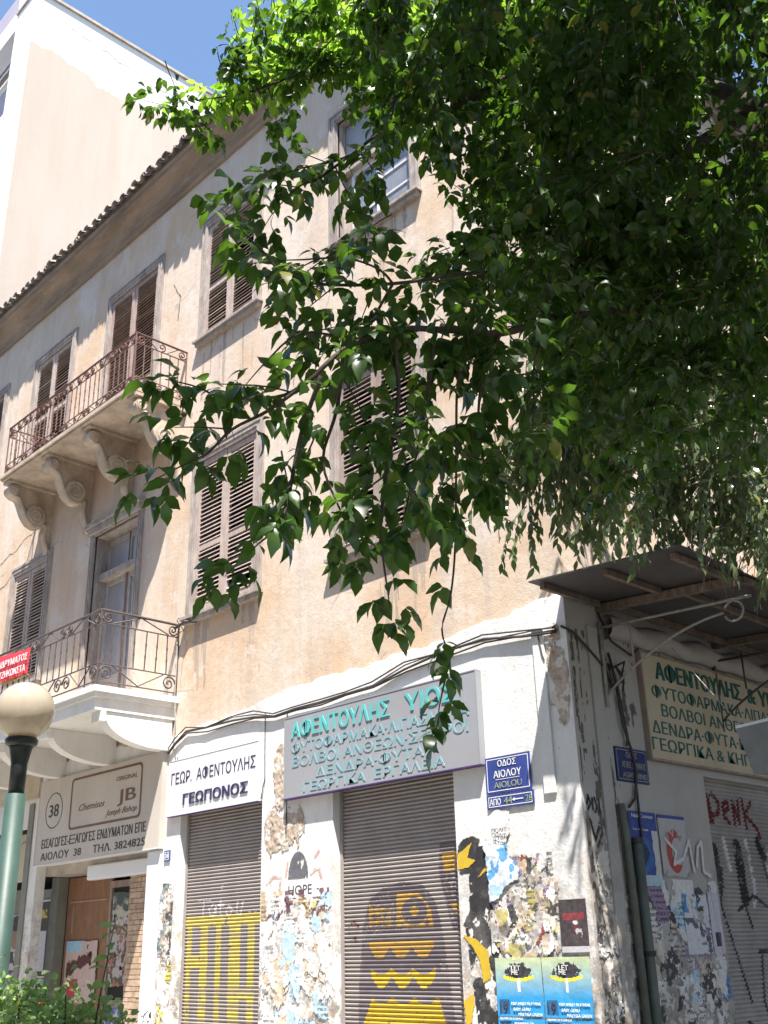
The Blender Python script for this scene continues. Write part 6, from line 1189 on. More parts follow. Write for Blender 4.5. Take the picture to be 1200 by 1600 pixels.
OVERHEAD = [(0.71,-9.17,9.28,3),(-0.13,-7.74,9.17,3),(-2.75,-8.93,7.57,3),(1.51,-1.75,9.26,3),(1.33,-5.29,6.85,3),(2.19,-5.88,7.03,3),(2.45,-3.18,7.42,3),(-2.31,-8.62,6.11,3),
(1.28,-2.39,9.21,3),(-1.01,-9.14,8.48,3),(0.65,-3.66,6.06,3),(1.42,-8.89,5.68,3),(0.36,-5.45,5.42,3),(-0.83,-5.44,5.65,3),(-0.65,-8.19,7.16,3),(2.63,-8.4,5.36,3),
(2.38,-5.98,6.44,3),(1.7,-4.27,8.18,3),(-1,-6,10.44,3),(-1.09,-6.02,9.15,3),(2.87,-3.41,8.96,3),(2.13,-5.85,8.6,3),(-0.84,-7.66,7.27,3),(3.01,-3.97,8.9,3),
(1.45,-6.77,9.86,3),(0.71,-2.94,10.09,3),(-3.47,-4.76,9.32,3),(1.4,-4.4,9.25,3),(3.85,-8.47,6.06,3),(3.26,-8.74,5.65,3),(0.95,-6.89,6.74,3),(0.39,-3.86,6.01,3),
(-0.1,-6.49,6.26,3),(3.96,-4.92,9.29,3),(-1.11,-7.28,4.04,3),(2.98,-3.32,8.5,3),(0.39,-7.21,9.33,3),(-0.64,-5.69,7.16,3),(1.95,-6.02,9.99,3),(2.54,-10.12,6.93,3),
(-2.45,-7.92,8.44,3),(-0.74,-7.36,8.12,3),(-0.07,-2.6,6.91,3),(1.99,-5.29,7.31,3),(0.43,-7.27,9.77,3),(0.23,-4.98,8.56,3),(1.09,-5.12,7.33,3),(2.16,-3.37,7.56,3),
(-2.13,-5.34,7.35,3),(1.44,-0.92,8.09,3),(4.33,-7.17,6.8,3),(-0.31,-3.39,6.32,3),(1.01,-3.93,8.41,3),(3.32,-6.48,9.04,3),(1.48,-7.26,7.22,3),(1.13,-4.06,10.3,3),
(-0.84,-7.21,8.52,3),(1.71,-1.1,8.54,3),(-2.66,-6.97,7.17,3),(-1.84,-1.84,8.75,3),(-1.22,-7.58,6.42,3),(-3.84,-5.35,8.99,3),(-0.25,-8.1,7.82,3),(-0.37,-2.86,7.83,3),
(0.26,-1.13,6.23,3),(-0.8,-4.7,7.23,3),(-1.17,-4.24,9.21,3),(-2.8,-8.16,5.26,3),(2.41,-3.74,4.85,3),(0.98,-4.27,8.36,3),(0.32,-1.79,5.82,3),(-1.5,-3.67,9.7,3),
(-0.56,-2.76,4.58,3),(0.26,-2.99,6.97,3),(2.69,-4.56,9.82,3),(-3.46,-7.86,7.53,3),(-1.13,-5.9,9.11,3),(1.24,-6.23,8.19,3),(-2.59,-6.7,8.32,3),(-0.38,-8.59,8.84,3),
(2.66,-9.32,6.84,3),(-1.28,-1.89,8.51,3),(-0.99,-7.64,8.14,3),(1.48,-5.56,7.05,3),(2.42,-5.99,8.27,3),(-3.61,-5.86,8.46,3),(-1.39,-4.14,6.65,3),(-1.53,-3.42,8.51,3),
(0.6,-0.95,8.28,3),(0.69,-6.88,5.13,3),(0.93,-7.28,10.28,3),(1.71,-5.14,6.96,3),(2.67,-5.67,9.67,3),(3.17,-5.4,7.32,3),(0.73,-4.46,4.74,3),(0.74,-6.48,5.02,3),
(-1.58,-6.14,10.18,3),(1.34,-4.99,8.59,3),(-0.81,-6.91,7.29,3),(1.58,-4.33,9.28,3),(-1.59,-3.31,8.55,3),(-1.46,-3.06,7.31,3),(-2.68,-8.2,5.15,3),(0.87,-5.53,9.04,3),
(0.99,-7.14,9.72,3),(-0.6,-2.36,5.91,3),(-1.58,-1.61,8.64,3),(4.25,-3.43,6.22,3),(-0.38,-5.83,5.98,3),(-1.54,-2.96,8.66,3),(-0.71,-3.63,7.05,3),(0.31,-9.17,9.51,3),
(-2.12,-7.06,8.71,3),(3.46,-7.23,6.03,3),(2.7,-2.52,9.38,3),(-1.63,-6.16,5.53,3),(-0.59,-5.82,5.14,3),(3.74,-5.94,8.88,3),(1.56,-3.99,5.78,3),(4.3,-4.66,7.53,3),
(-0.68,-6.84,6.48,3),(-0.64,-3.06,7.07,3),(-1.25,-8.13,7.96,3),(2.4,-1.81,8.18,3),(3.02,-5.87,9.12,3),(-1.73,-6.36,9.79,3),(-2.12,-3.13,8.69,3),(-0.07,-3.11,7.66,3),
(2.09,-3.45,9.09,3),(1.27,-4.05,9.74,3),(0.18,-6.14,4.74,3),(-0.33,-7.85,6.86,3),(0.24,-5.15,6.96,3),(-0.19,-9.04,7.87,3),(2.17,-6.43,9.5,3),(-1.56,-8.85,7.04,3),
(2.38,-2.01,7.2,3),(-0.69,-5.52,5.69,3),(0.72,-5.15,7.99,3),(0.98,-1.38,7.63,3),(-3.88,-4.35,8.63,3),(0.99,-3.47,5.75,3),(0.98,-1.57,5.75,3),(1.35,-10,5.67,3),
(-3.13,-8.28,8.49,3),(1.46,-1.08,8,3),(-1.51,-8.15,6.7,3),(2.49,-1.04,7.01,3),(-0.42,-5.02,8.85,3),(1.92,-8.81,6.33,3),(-2.82,-5.98,7.55,3),(-1.19,-8.26,8.48,3),
(-2.88,-7.86,7.36,3),(2.62,-7.42,5.38,3),(2.6,-8.71,5.85,3),(-0.13,-5.12,6.41,3),(2.21,-3.55,5.79,3),(-0.93,-2.43,8.11,3),(-1.71,-7.1,7.31,3),(-2.46,-6.89,6.07,3),
(-1.76,-9.01,5.78,3),(-0.09,-0.87,8.41,3),(3.4,-2.17,7.33,3),(-1.38,-6.93,4.38,3),(3.48,-6.49,9.36,3),(0.91,-3.95,5.91,3),(-0.96,-5.76,10.11,3),(0.96,-1.34,6.3,3),
(-0.69,-3.27,8.87,3),(-0.31,-6.2,5.22,3),(-0.22,-7.11,5.46,3),(1.87,-2.27,6.62,3),(-0.34,-7.97,6.17,3),(-1.2,-6.46,4.63,3),(-2.03,-7.24,5.7,3),(1.3,-3.25,9.95,3),
(1.67,-2.17,4.77,3),(-2.18,-6.9,5.98,3),(-2.57,-6.68,7.69,3),(-0.34,-5.07,4.78,3),(0.77,-7,6.15,3),(-2.27,-9.58,8.56,3),(0.18,-4.97,8.11,3),(-0.65,-6.08,5.6,3),
(-1.95,-3.26,8.11,3),(1.41,-7.51,8.46,3),(2.04,-4.03,6.46,3),(1.48,-4.63,5.38,3),(-1.68,-2.24,8.95,3),(0.8,-5.61,10.27,3),(0.25,-3.28,5.43,3),(-0.46,-5.49,9,3),
(0.37,-5.4,6.39,3),(1.49,-4.58,8.66,3),(-0.78,-7.53,6.11,3),(0.52,-2.87,8.64,3),(0.78,-3.35,9.76,3),(0.52,-5.5,10.61,3),(0.61,-8.39,8.24,3),(-1.29,-6.72,8.68,3),
(-1.66,-7.91,4.59,3),(0.47,-1.8,9.02,3),(-3.6,-6.5,8.87,3),(2.52,-4.87,7.02,3),(0.11,-4.87,6.03,3),(2.84,-3.7,6.02,3),(1.92,-1.4,8.28,3),(-0.7,-4.59,7.87,3),
(-1.39,-6.82,6.02,3),(2.48,-4.29,7.75,3),(0.98,-8.53,9.28,3),(1.29,-7.96,9.93,3),(-1.22,-7.01,4.99,3),(0.61,-5.36,6.02,3),(2.26,-2.85,5.66,3),(3.22,-5.48,7.31,3),
(-0.66,-4.53,5.59,3),(1.42,-6.76,9.66,3),(1.89,-1.92,5.01,3),(-0.3,-1.48,6.72,3),(4.14,-2.84,7.37,3),(2.4,-4.13,9.26,3),(3.12,-7.49,5.53,3),(1.84,-6.67,7.16,3),
(2.83,-3.07,7.84,3),(0.9,-4.27,9.39,3),(-2.74,-8.57,8.03,3),(2.85,-3.19,5.2,3),(-1.77,-9.82,7.99,3),(3.11,-4.94,7.54,3),(0.93,-4.04,10.31,3),(0.04,-7.8,7.11,3),
(2.68,-9.99,7.37,3),(-2.81,-7.15,8.69,3),(-2.75,-7.41,5.47,3),(1.47,-6.47,7.04,3),(2.74,-7.48,5.03,3),(-2.76,-6.02,7.83,3),(-0.83,-1.84,5.91,3),(0.35,-2.21,5.88,3),
(-0.19,-3.1,7.53,3),(0.87,-7.19,7.8,3),(-1.56,-8.17,4.72,3),(1.56,-10.24,7.31,3),(-1.77,-9.46,7.8,3),(1.32,-9.41,6.42,3),(-2.07,-2.43,8.71,3),(0.48,-4.71,7.1,3),
(1.92,-7.49,8.74,3),(1.07,-7.35,7.29,3),(-3.77,-6.97,6.39,3),(-1.2,-3.79,6.76,3),(2.02,-3.74,7.58,3),(-0.94,-9.05,6.65,3),(-1.34,-6.63,8.88,3),(1.58,-4.28,9.49,3),
(0.15,-3.92,7.32,3),(-2.46,-6.49,6.32,3),(1.32,-8.72,4.85,3),(-0.37,-9.68,8.54,3),(-1.72,-2.6,8.71,3),(4.7,-4.45,7.98,3),(0.67,-4.26,5.05,3),(0.73,-8.29,9.51,3),
(3.25,-3.67,5.51,3),(1.93,-2.5,9.76,3),(2.01,-1.52,8.3,3),(-2.39,-7,8.81,3),(0.33,-5,6.86,3),(-0.63,-10.11,8.85,3),(-2.03,-8.05,7.52,3),(0.48,-7.54,7.29,3),
(3.26,-4.37,6.35,3),(-0.92,-4.9,7.41,3),(3.18,-9.61,7.62,3),(-0.37,-6.8,4.56,3),(2.05,-9,6.34,3),(0.87,-2.16,9.37,3),(2.13,-1.96,6.11,3),(1.98,-5.33,6.73,3),
(-0.82,-3.39,8.29,3),(0.29,-5.49,7.36,3),(-0.3,-5.17,5.86,3),(-2.37,-5.24,6.73,3),(1.33,-7.02,6.52,3),(1.92,-4.53,10.09,3),(-0.44,-4.1,9.76,3),(-0.56,-4.79,10.19,3),
(0.42,-5,5.4,3),(-1.29,-5.19,5.86,3),(0.8,-5.12,6.01,3),(0.92,-5.1,7.8,3),(1.85,-3.01,8.23,3),(-1.96,-6.27,8.53,3),(1.86,-2.9,5.04,3),(1.6,-3.45,6.33,3),
(3.42,-3.38,9.28,3),(1.19,-4.52,7.78,3),(-0.95,-8.23,7.12,3),(3.03,-4.02,7.61,3),(-1.59,-1.93,8.25,3),(-0.13,-4.97,6.73,3),(1.45,-4.66,5.63,3),(1.46,-3.19,6.04,3),
(2.98,-3.03,6.47,3),(2.21,-1.78,7.01,3),(0.87,-6.97,7.45,3),(-2.02,-8.9,7.61,3),(-3.75,-7.75,8.16,3),(1.96,-3.53,7.54,3),(2.05,-9.86,7.17,3),(3,-2.26,5.52,3),
(-2.07,-5.69,6.99,3),(0.8,-1.55,5.99,3),(-2.24,-5.49,7.77,3),(0.99,-6.39,10.32,3),(0.96,-1.79,5.55,3),(-1.8,-5.39,8.24,3),(2.46,-9.8,6.78,3),(1.27,-4.33,4.86,3),
(4.05,-6.15,5.16,3),(-1.39,-4.81,6.42,3),(1.96,-6.92,10.2,3),(0.01,-7.02,9.28,3),(-0.25,-3.91,7.54,3),(-2.6,-5.79,7.15,3),(1.56,-5.53,5.1,3),(1.97,-1.3,8.35,3),
(3.89,-6.32,5.71,3),(-0.5,-6.75,6.78,3),(-0.3,-6.36,6.87,3),(3.3,-7.86,4.98,3),(-0.13,-9.43,8.96,3),(0.95,-4.31,4.59,3),(-3.93,-5.86,8.52,3),(-1.98,-5.2,7.39,3),
(1.26,-5.93,7.81,3),(1.64,-2.84,6.37,3),(1.17,-7.31,9.48,3),(0.43,-6.33,6.75,3),(-0.27,-6.49,4.98,3),(2.13,-4.54,5.37,3),(1.11,-5.29,4.7,3),(0.68,-3.61,6.3,3),
(2.4,-8.78,6.24,3),(-2.66,-7.25,9.34,3),(2.45,-1.24,6.45,3),(-0.94,-7.99,6.97,3),(1.85,-5.95,7.31,3),(-1.82,-6.73,6.46,3),(-0.42,-5.87,8.16,3),(1.66,-3.87,8.2,3),
(-0.26,-4.47,10.43,3),(-0.36,-1.02,6.69,3),(3.31,-4.9,8.97,3),(-0.8,-7.35,5.12,3),(-0.57,-0.84,8.24,3),(-1.26,-7.24,10.01,3),(-0.51,-8.36,5.62,3),(1.61,-5.25,8.66,3),
(0.97,-4.86,6.6,3),(1.61,-6.86,9.36,3),(0.47,-4.83,7.12,3),(-0.36,-7.24,5.27,3),(-1.4,-8.9,9.39,3),(3.04,-3.88,8.58,3),(-1.79,-8.46,7.27,3),(1.64,-4.65,8.51,3),
(-4.37,-6.84,7.64,3),(-1.49,-7.56,5.12,3),(-1.8,-7.19,9.38,3),(-0.93,-5.07,6.65,3),(1.25,-1.01,6.11,3),(-3.29,-7.15,7.96,3),(-0.42,-2.76,5.54,3),(3.68,-3.31,7.73,3),
(0.76,-3.91,8.28,3),(0.66,-5.13,7.19,3),(0.88,-2.37,7.44,3),(-0.98,-7.27,7.71,3),(-0.14,-5.18,4.49,3),(0.77,-6.37,5.35,3),(1.25,-6.07,9.15,3),(1.84,-9.47,5.66,3),
(-0.1,-6.39,4.61,3),(0.86,-8.46,9.91,3),(-0.82,-8.16,7.89,3),(3.68,-7.33,6.71,3),(1.97,-4.68,5.57,3),(3.82,-5.22,7.88,3),(0.35,-1.04,5.67,3),(0.73,-2.8,5.27,3),
(-0.44,-4.65,5.32,3),(1.76,-6.88,10.39,3),(3.16,-3.37,5.18,3),(-2.04,-8.75,5.85,3),(3.1,-4.65,9.11,3),(-1.14,-1.63,8.56,3),(-4.27,-6.97,7.34,3),(0.34,-6.46,5.48,3)]
CLUMPS2 = [(-3.6,-1.65,4.34,3),(-3.56,-1.7,4.32,3),(-3.28,-1.92,4.97,3),(-3.27,-1.94,4.96,3),(-3.96,-0.3,5.21,3),(-4.15,0.03,5.39,3),(-3.93,-0.32,4.79,3),(-4.2,0.14,5.01,3),
(-3.39,-1.85,5.23,3),(-3.29,-2,5.12,3),(-3.42,-0.29,4.45,3),(-3.75,0.35,4.73,3),(-3.74,0.74,4.43,3),(-3.67,0.59,4.37,3),(-3.39,-1.71,4.4,3),(-3.47,-1.59,4.46,3),
(-3.9,-0.23,5.83,3),(-3.73,-0.52,5.65,3),(-3.58,-0.52,5.16,3),(-3.6,-0.48,5.18,3),(-3.86,0.2,5.37,3),(-3.82,0.12,5.33,3),(-3.53,-1.51,5,3),(-3.32,-1.83,4.8,3),
(-3.55,0.57,5.22,3),(-3.39,0.22,5.06,3),(-3.65,-1.75,5.05,3),(-3.55,-1.89,4.96,3),(-3.67,-0.21,4.82,3),(-3.7,-0.14,4.85,3),(-3.2,-0.02,5.47,3),(-3.02,-0.4,5.26,3),
(-3.19,-0.68,5.56,3),(-3.49,-0.09,5.93,3),(-3.5,-1.41,4.7,3),(-3.42,-1.53,4.63,3),(-3.7,-1.57,4.88,3),(-3.68,-1.6,4.86,3),(-3.42,-0.38,5.32,3),(-3.42,-0.38,5.32,3),
(-3.65,0.87,4.92,3),(-3.25,0.01,4.55,3),(-3.76,-1.7,4.44,3),(-3.71,-1.76,4.41,3),(-3.82,-0.54,4.53,3),(-4.14,0,4.77,3),(-3.81,0.02,6.07,3),(-3.78,-0.03,6.04,3),
(-3.54,0.8,5.06,3),(-3.26,0.18,4.79,3),(-3.6,0.12,4.28,3),(-3.89,0.7,4.49,3),(-3.43,-0.66,5.25,3),(-3.73,-0.11,5.57,3),(-3.23,-0.14,5.66,3),(-3.07,-0.46,5.47,3),
(-3.69,-0.64,5.83,3),(-3.85,-0.36,6.01,3),(-3.34,0.31,5.4,3),(-3.08,-0.26,5.1,3),(-4.23,-0.12,5.58,3),(-3.86,-0.72,5.24,3),(-3.75,-0.33,4.61,3),(-3.84,-0.16,4.69,3),
(-3.16,-1.83,5.23,3),(-3.29,-1.62,5.38,3),(-3.36,-0.69,5.43,3),(-3.5,-0.43,5.59,3),(-3.84,0.27,4.85,3),(-3.7,0.01,4.73,3),(-3.54,0.39,5.43,3),(-3.3,-0.11,5.17,3),
(-3.95,-0.59,5.49,3),(-3.93,-0.62,5.47,3),(-3.74,0.27,5.03,3),(-3.59,-0.01,4.9,3),(-3.41,0.69,5.41,3),(-3.33,0.49,5.31,3),(-3.25,0.18,4.28,3),(-3.67,1.1,4.63,3),
(-3.9,-0.09,5.23,3),(-3.68,-0.47,5.03,3),(-3.2,-1.84,5.07,3),(-3.38,-1.55,5.26,3),(-3.29,-1.67,5.03,3),(-3.22,-1.78,4.95,3),(-3.59,-1.65,4.67,3),(-3.53,-1.73,4.62,3),
(-3.68,0.29,5.42,3),(-3.36,-0.35,5.08,3),(-3.55,-1.82,5.23,3),(-3.61,-1.74,5.29,3),(-3.54,0.75,4.28,3),(-3.42,0.49,4.19,3),(-3.63,0.35,5.23,3),(-3.67,0.42,5.27,3),
(-3.52,0.12,5.81,3),(-3.58,0.24,5.88,3),(-3.12,0.18,5.57,3),(-3.08,0.08,5.52,3),(-3.53,0.22,4.75,3),(-3.42,0,4.66,3),(-4.07,-0.3,4.98,3),(-4.06,-0.33,4.97,3),
(-3.31,-0.14,5.36,3),(-3.33,-0.1,5.38,3),(-3.6,-0.72,5.34,3),(-3.95,-0.11,5.69,3),(-3.42,-1.65,5.45,3),(-3.41,-1.67,5.43,3),(-3.72,-1.74,4.65,3),(-3.59,-1.93,4.53,3),
(-4.11,-0.44,4.64,3),(-4.09,-0.47,4.62,3),(-3.4,0.85,5.28,3),(-3.34,0.72,5.22,3),(-3.71,-0.03,5.06,3),(-3.81,0.17,5.15,3),(-3.56,-1.54,4.82,3),(-3.4,-1.79,4.67,3),
(-3.68,-0.61,5.23,3),(-3.87,-0.29,5.42,3),(-3.61,-0.14,4.36,3),(-3.71,0.04,4.43,3),(-3.61,-1.41,4.32,3),(-3.49,-1.6,4.23,3),(-3.65,0.36,4.58,3),(-3.5,0.07,4.46,3),
(-3.18,0.07,5.67,3),(-3.35,0.44,5.88,3),(-3.54,0.56,4.59,3),(-3.57,0.62,4.62,3),(-3.25,-0.18,4.72,3),(-3.38,0.08,4.84,3),(-3.28,0.59,5.51,3),(-2.97,-0.13,5.14,3),
(-3.94,0.14,4.62,3),(-4.05,0.33,4.69,3),(-4.05,0.21,5.19,3),(-3.81,-0.21,4.98,3),(-3.71,-1.51,4.57,3),(-3.71,-1.51,4.57,3),(-3.4,-1.96,4.77,3),(-3.64,-1.6,5,3),
(-3.6,1.02,4.83,3),(-3.44,0.66,4.69,3),(-3.84,-0.07,6.21,3),(-3.48,-0.73,5.77,3),(-3.55,-1.96,4.78,3),(-3.71,-1.74,4.92,3),(-3.32,0.51,4.77,3),(-3.24,0.33,4.69,3),
(-3.72,-1.93,4.66,3),(-3.83,-2,4.58,3),(-3.93,-2.08,4.55,3),(-4.03,-2.16,4.51,2),(-4.12,-2.25,4.5,2),(-4.19,-2.32,4.5,2),(-3.85,-1.93,4.43,2),(-3.98,-1.99,4.32,2),
(-4.06,-2,4.2,1),(-3.73,-1.87,4.54,3),(-2.88,0.14,6.07,2),(-3.19,-0.64,6.57,2),(-3.63,-0.96,6.6,2),(-4,0.03,7.65,2),(-3.02,0.17,6.42,2),(-4.16,-0.54,6.26,2),
(-2.78,0.1,7.03,2),(-3.84,-0.84,6.44,2),(-3.45,-0.62,6.41,2),(-3.74,-0.44,6.3,2),(-2.96,-0.69,6.82,2),(-3.8,0.01,6.93,2),(-3.8,-0.51,6.08,2),(-2.67,-0.04,6.55,2),
(-3.33,-0.71,6.19,2),(-3.01,0.61,7.15,2),(-3.5,-0.62,6.35,2),(-3.19,0.67,7.46,2),(-4.13,-0.27,7.5,2),(-3.45,0.17,6.15,2),(-3.82,-0.33,5.99,2),(-3.75,-0.54,7.44,2),
(-3.09,0.35,6.44,2),(-4.01,0.46,6.59,2),(-3.29,0.92,7.04,2),(-3.41,0.24,6.31,2),(-3.21,0.37,6.53,2),(-3.37,0.29,7.62,2),(-2.8,0.13,7.14,2),(-3.27,-0.34,7.03,2),
(-3.73,0.24,7.24,2),(-3.59,0.26,7.17,2),(-2.96,0.1,6.53,2),(-3.39,0.31,7.37,2),(-3.89,-0.83,6.52,2),(-2.87,-0.24,6.2,2),(-3.69,-1.08,6.69,2),(-3.91,0.27,7.44,2),
(-3.67,0.55,6.93,2),(-3.83,0.02,7.01,2),(-3.88,-0.08,7.49,2),(-3.83,0.47,7.2,2),(-3.74,0.65,6.41,2),(-3.84,-0.46,7.03,2),(-3.79,-0.27,6.65,2),(-3.18,-0.45,6.28,2),
(-4.34,0.01,7.09,2),(-3.67,-0.78,6.27,2),(-3.83,-0.08,6.22,2),(-3.12,0.85,7.7,2),(-3.22,-0.59,6.66,2),(-2.78,-0.15,6.99,2),(-4.21,0.19,6.77,2),(-3.7,-0.66,6.92,2),
(-3.02,-0.28,6.49,2),(-3.37,-0.51,6.69,2),(-3.6,-1.09,6.7,2),(-3.25,0.23,6.65,2),(-3.96,0.29,7.16,2),(-3.34,0.09,6.22,2)]
BRANCHES2 = [[(-2.91, 0.67, 5.11), (-3.23, 0.16, 5.4), (-3.72, -0.42, 5.01), (-3.71, -0.8, 4.87), (-3.77, -1.28, 4.81), (-3.72, -1.88, 4.58), (-4.03, -2.16, 4.51), (-4.22, -2.33, 4.46)], [(-2.98, 0.6, 4.58), (-3.48, 0.18, 4.95), (-4.04, -0.15, 4.77)]]

# ------------------------------------------------------------------ foliage
def leaf_tpl(kind):
    if kind == 0:    # maple leaflet, pointed, coarsely toothed, folded and drooping
        mid = [(0, 0, 0), (.34, 0, .05), (.66, 0, .03), (1, 0, -.12)]; L = [(.16, .17, .06), (.36, .27, .08), (.46, .22, .07), (.60, .22, .05), (.76, .11, .0)]
    elif kind == 1:
        mid = [(0, 0, 0), (.3, 0, .02), (.65, 0, -.03), (1, 0, -.20)]; L = [(.14, .19, .08), (.33, .27, .12), (.50, .255, .10), (.68, .17, .04), (.84, .08, -.06)]
    else:            # narrow leaf
        mid = [(0, 0, 0), (.33, 0, .02), (.66, 0, -.01), (1, 0, -.10)]; L = [(.15, .07, .02), (.35, .105, .03), (.5, .105, .03), (.68, .07, .01), (.85, .03, -.04)]
    v = mid + [(a, b, c) for a, b, c in L] + [(a, -b, c) for a, b, c in L]
    f = [(0, 4, 1), (4, 5, 1), (1, 5, 6, 2), (2, 6, 7), (2, 7, 8, 3)]
    f = f + [tuple({**{i: i for i in range(4)}, **{4 + i: 9 + i for i in range(5)}}[k] for k in q)[::-1] for q in f]
    f = [t for q in f for t in ([q] if len(q) == 3 else [(q[0], q[1], q[2]), (q[0], q[2], q[3])])]
    return np.array(v, float), np.array(f, int)
TPL = [leaf_tpl(k) for k in range(3)]
def leaves_mesh(name, arr, kind, mat, parent):
    """arr rows: px,py,pz, ax,ay,az (tip dir * length), nx,ny,nz, width factor"""
    V, F = TPL[kind]; A = np.asarray(arr, float); n = len(A)
    a = A[:, 3:6]; L = np.linalg.norm(a, axis=1, keepdims=True); a1 = a / L
    b = np.cross(A[:, 6:9], a1); b /= np.linalg.norm(b, axis=1, keepdims=True) + 1e-9; c = np.cross(a1, b)
    w = L * A[:, 9:10]
    P = A[:, None, :3] + V[None, :, 0:1] * (a1 * L)[:, None, :] + V[None, :, 1:2] * (b * w)[:, None, :] + V[None, :, 2:3] * (c * L)[:, None, :]
    me = bpy.data.meshes.new(name); me.vertices.add(n * len(V)); me.vertices.foreach_set('co', P.astype(np.float32).ravel())
    FF = (F[None] + (np.arange(n) * len(V))[:, None, None]).reshape(-1)
    me.loops.add(len(FF)); me.loops.foreach_set('vertex_index', FF.astype(np.int32)); nf = len(FF) // 3
    me.polygons.add(nf); me.polygons.foreach_set('loop_start', np.arange(0, nf * 3, 3, dtype=np.int32)); me.update(calc_edges=True); me.materials.append(mat)
    me.polygons.foreach_set('use_smooth', np.ones(nf, bool))
    return link(bpy.data.objects.new(name, me), parent)
def leaf_objects(arr, kinds, mat, parent, name='leaf'):
    ms = []
    for k in (0, 1, 2):
        V, F = TPL[k]; me = bpy.data.meshes.new('leaf'); me.from_pydata([tuple(v) for v in V], [], [tuple(int(i) for i in f) for f in F]); me.materials.append(mat); me.polygons.foreach_set('use_smooth', [True] * len(F)); ms.append(me)
    for r, k in zip(arr, kinds):
        a = Vector(r[3:6]); L = a.length; a.normalize(); b = Vector(r[6:9]).cross(a); b.normalize(); c = a.cross(b); w = L * r[9]
        o = bpy.data.objects.new(name, ms[k]); COL.objects.link(o); o.parent = parent; pl = parent.location
        o.matrix_local = Matrix(((a.x * L, b.x * w, c.x * L, r[0] - pl.x), (a.y * L, b.y * w, c.y * L, r[1] - pl.y), (a.z * L, b.z * w, c.z * L, r[2] - pl.z), (0, 0, 0, 1)))
def rv(s=1.0): return Vector((random.gauss(0, s), random.gauss(0, s), random.gauss(0, s)))
DOWN = Vector((0, 0, -1))
def compound(p, d, L, out, pairs=None):
    """a compound leaf: stalk, paired leaflets and an end leaflet, all hanging"""
    d = (d + DOWN * .5 + rv(.25)).normalized(); pet = L * random.uniform(.7, 1.1); side = d.cross(Vector((0, 0, 1)) + rv(.3)); side.normalize()
    up = side.cross(d).normalized(); up = up if up.z > 0 else -up
    q = p + d * pet; pairs = pairs if pairs is not None else random.choice((1, 1, 2))
    for k in range(pairs):
        c = p + (q - p) * (.55 + .45 * k / max(1, pairs)) if pairs > 1 else p + (q - p) * .8
        for s in (-1, 1):
            a = (side * s * .85 + d * .45 + DOWN * random.uniform(.15, .75) + rv(.16)).normalized(); l = L * random.choice((.5, .7, .8, .9, 1.0, 1.05))
            nrm = (up + Vector((0, 0, .5)) + rv(.35)).normalized(); out.append((*c, *(a * l), *nrm, random.uniform(.85, 1.15)))
    a = (d + DOWN * random.uniform(.3, .9) + rv(.15)).normalized(); out.append((*q, *(a * L * random.uniform(.9, 1.2)), *(up + rv(.3)).normalized(), random.uniform(.9, 1.15)))
    return q
def spray(p, d, length, step, L, out, tw, pairs=None):
    d = d.normalized(); n = max(3, int(length / step)); pts = [p.copy()]; cur = p.copy(); dd = d.copy()
    for i in range(n):
        dd = (dd + DOWN * .07 + rv(.05)).normalized(); cur = cur + dd * step; pts.append(cur.copy())
        sd = dd.cross(rv(1)).normalized()
        for s in (-1, 1): compound(cur, (sd * s + dd * .35), L * random.uniform(.8, 1.1), out, pairs)
    compound(cur, dd, L, out, 2); tw.append(pts)
def twigs(name, tws, r, mat, parent, n=4):
    mb = MB()
    for t in tws: mb.tube(t, r, n, r * .45, cap=False)
    return mb.build(name, mat, parent)
def smooth_line(P, k=4):
    P = [Vector(p) for p in P]; out = []
    for i in range(len(P) - 1):
        a = P[max(i - 1, 0)]; b = P[i]; c = P[i + 1]; d = P[min(i + 2, len(P) - 1)]
        for j in range(k):
            t = j / k; out.append(.5 * ((2 * b) + (c - a) * t + (2 * a - 5 * b + 4 * c - d) * t * t + (3 * b - a - 3 * c + d) * t ** 3))
    return out + [P[-1]]
T1 = thing('maple_tree', 'large maple tree whose leafy branches hang over the facade from the upper right', 'tree', (-.3, -2.3, 0))
T1L = Vector(T1.location)
tr = MB(); tr.tube(smooth_line([(-.3, -2.3, -.05), (-.33, -2.35, 1.2), (-.28, -2.42, 2.6), (-.22, -2.5, 4.0), (-.1, -2.7, 5.6), (.1, -3.0, 7.2), (.2, -3.3, 9.0)]), .21, 14, .06); tr.build('trunk', M['bark'], T1, True)
main = []; hang = []; bright = []; tws = []; tws2 = []
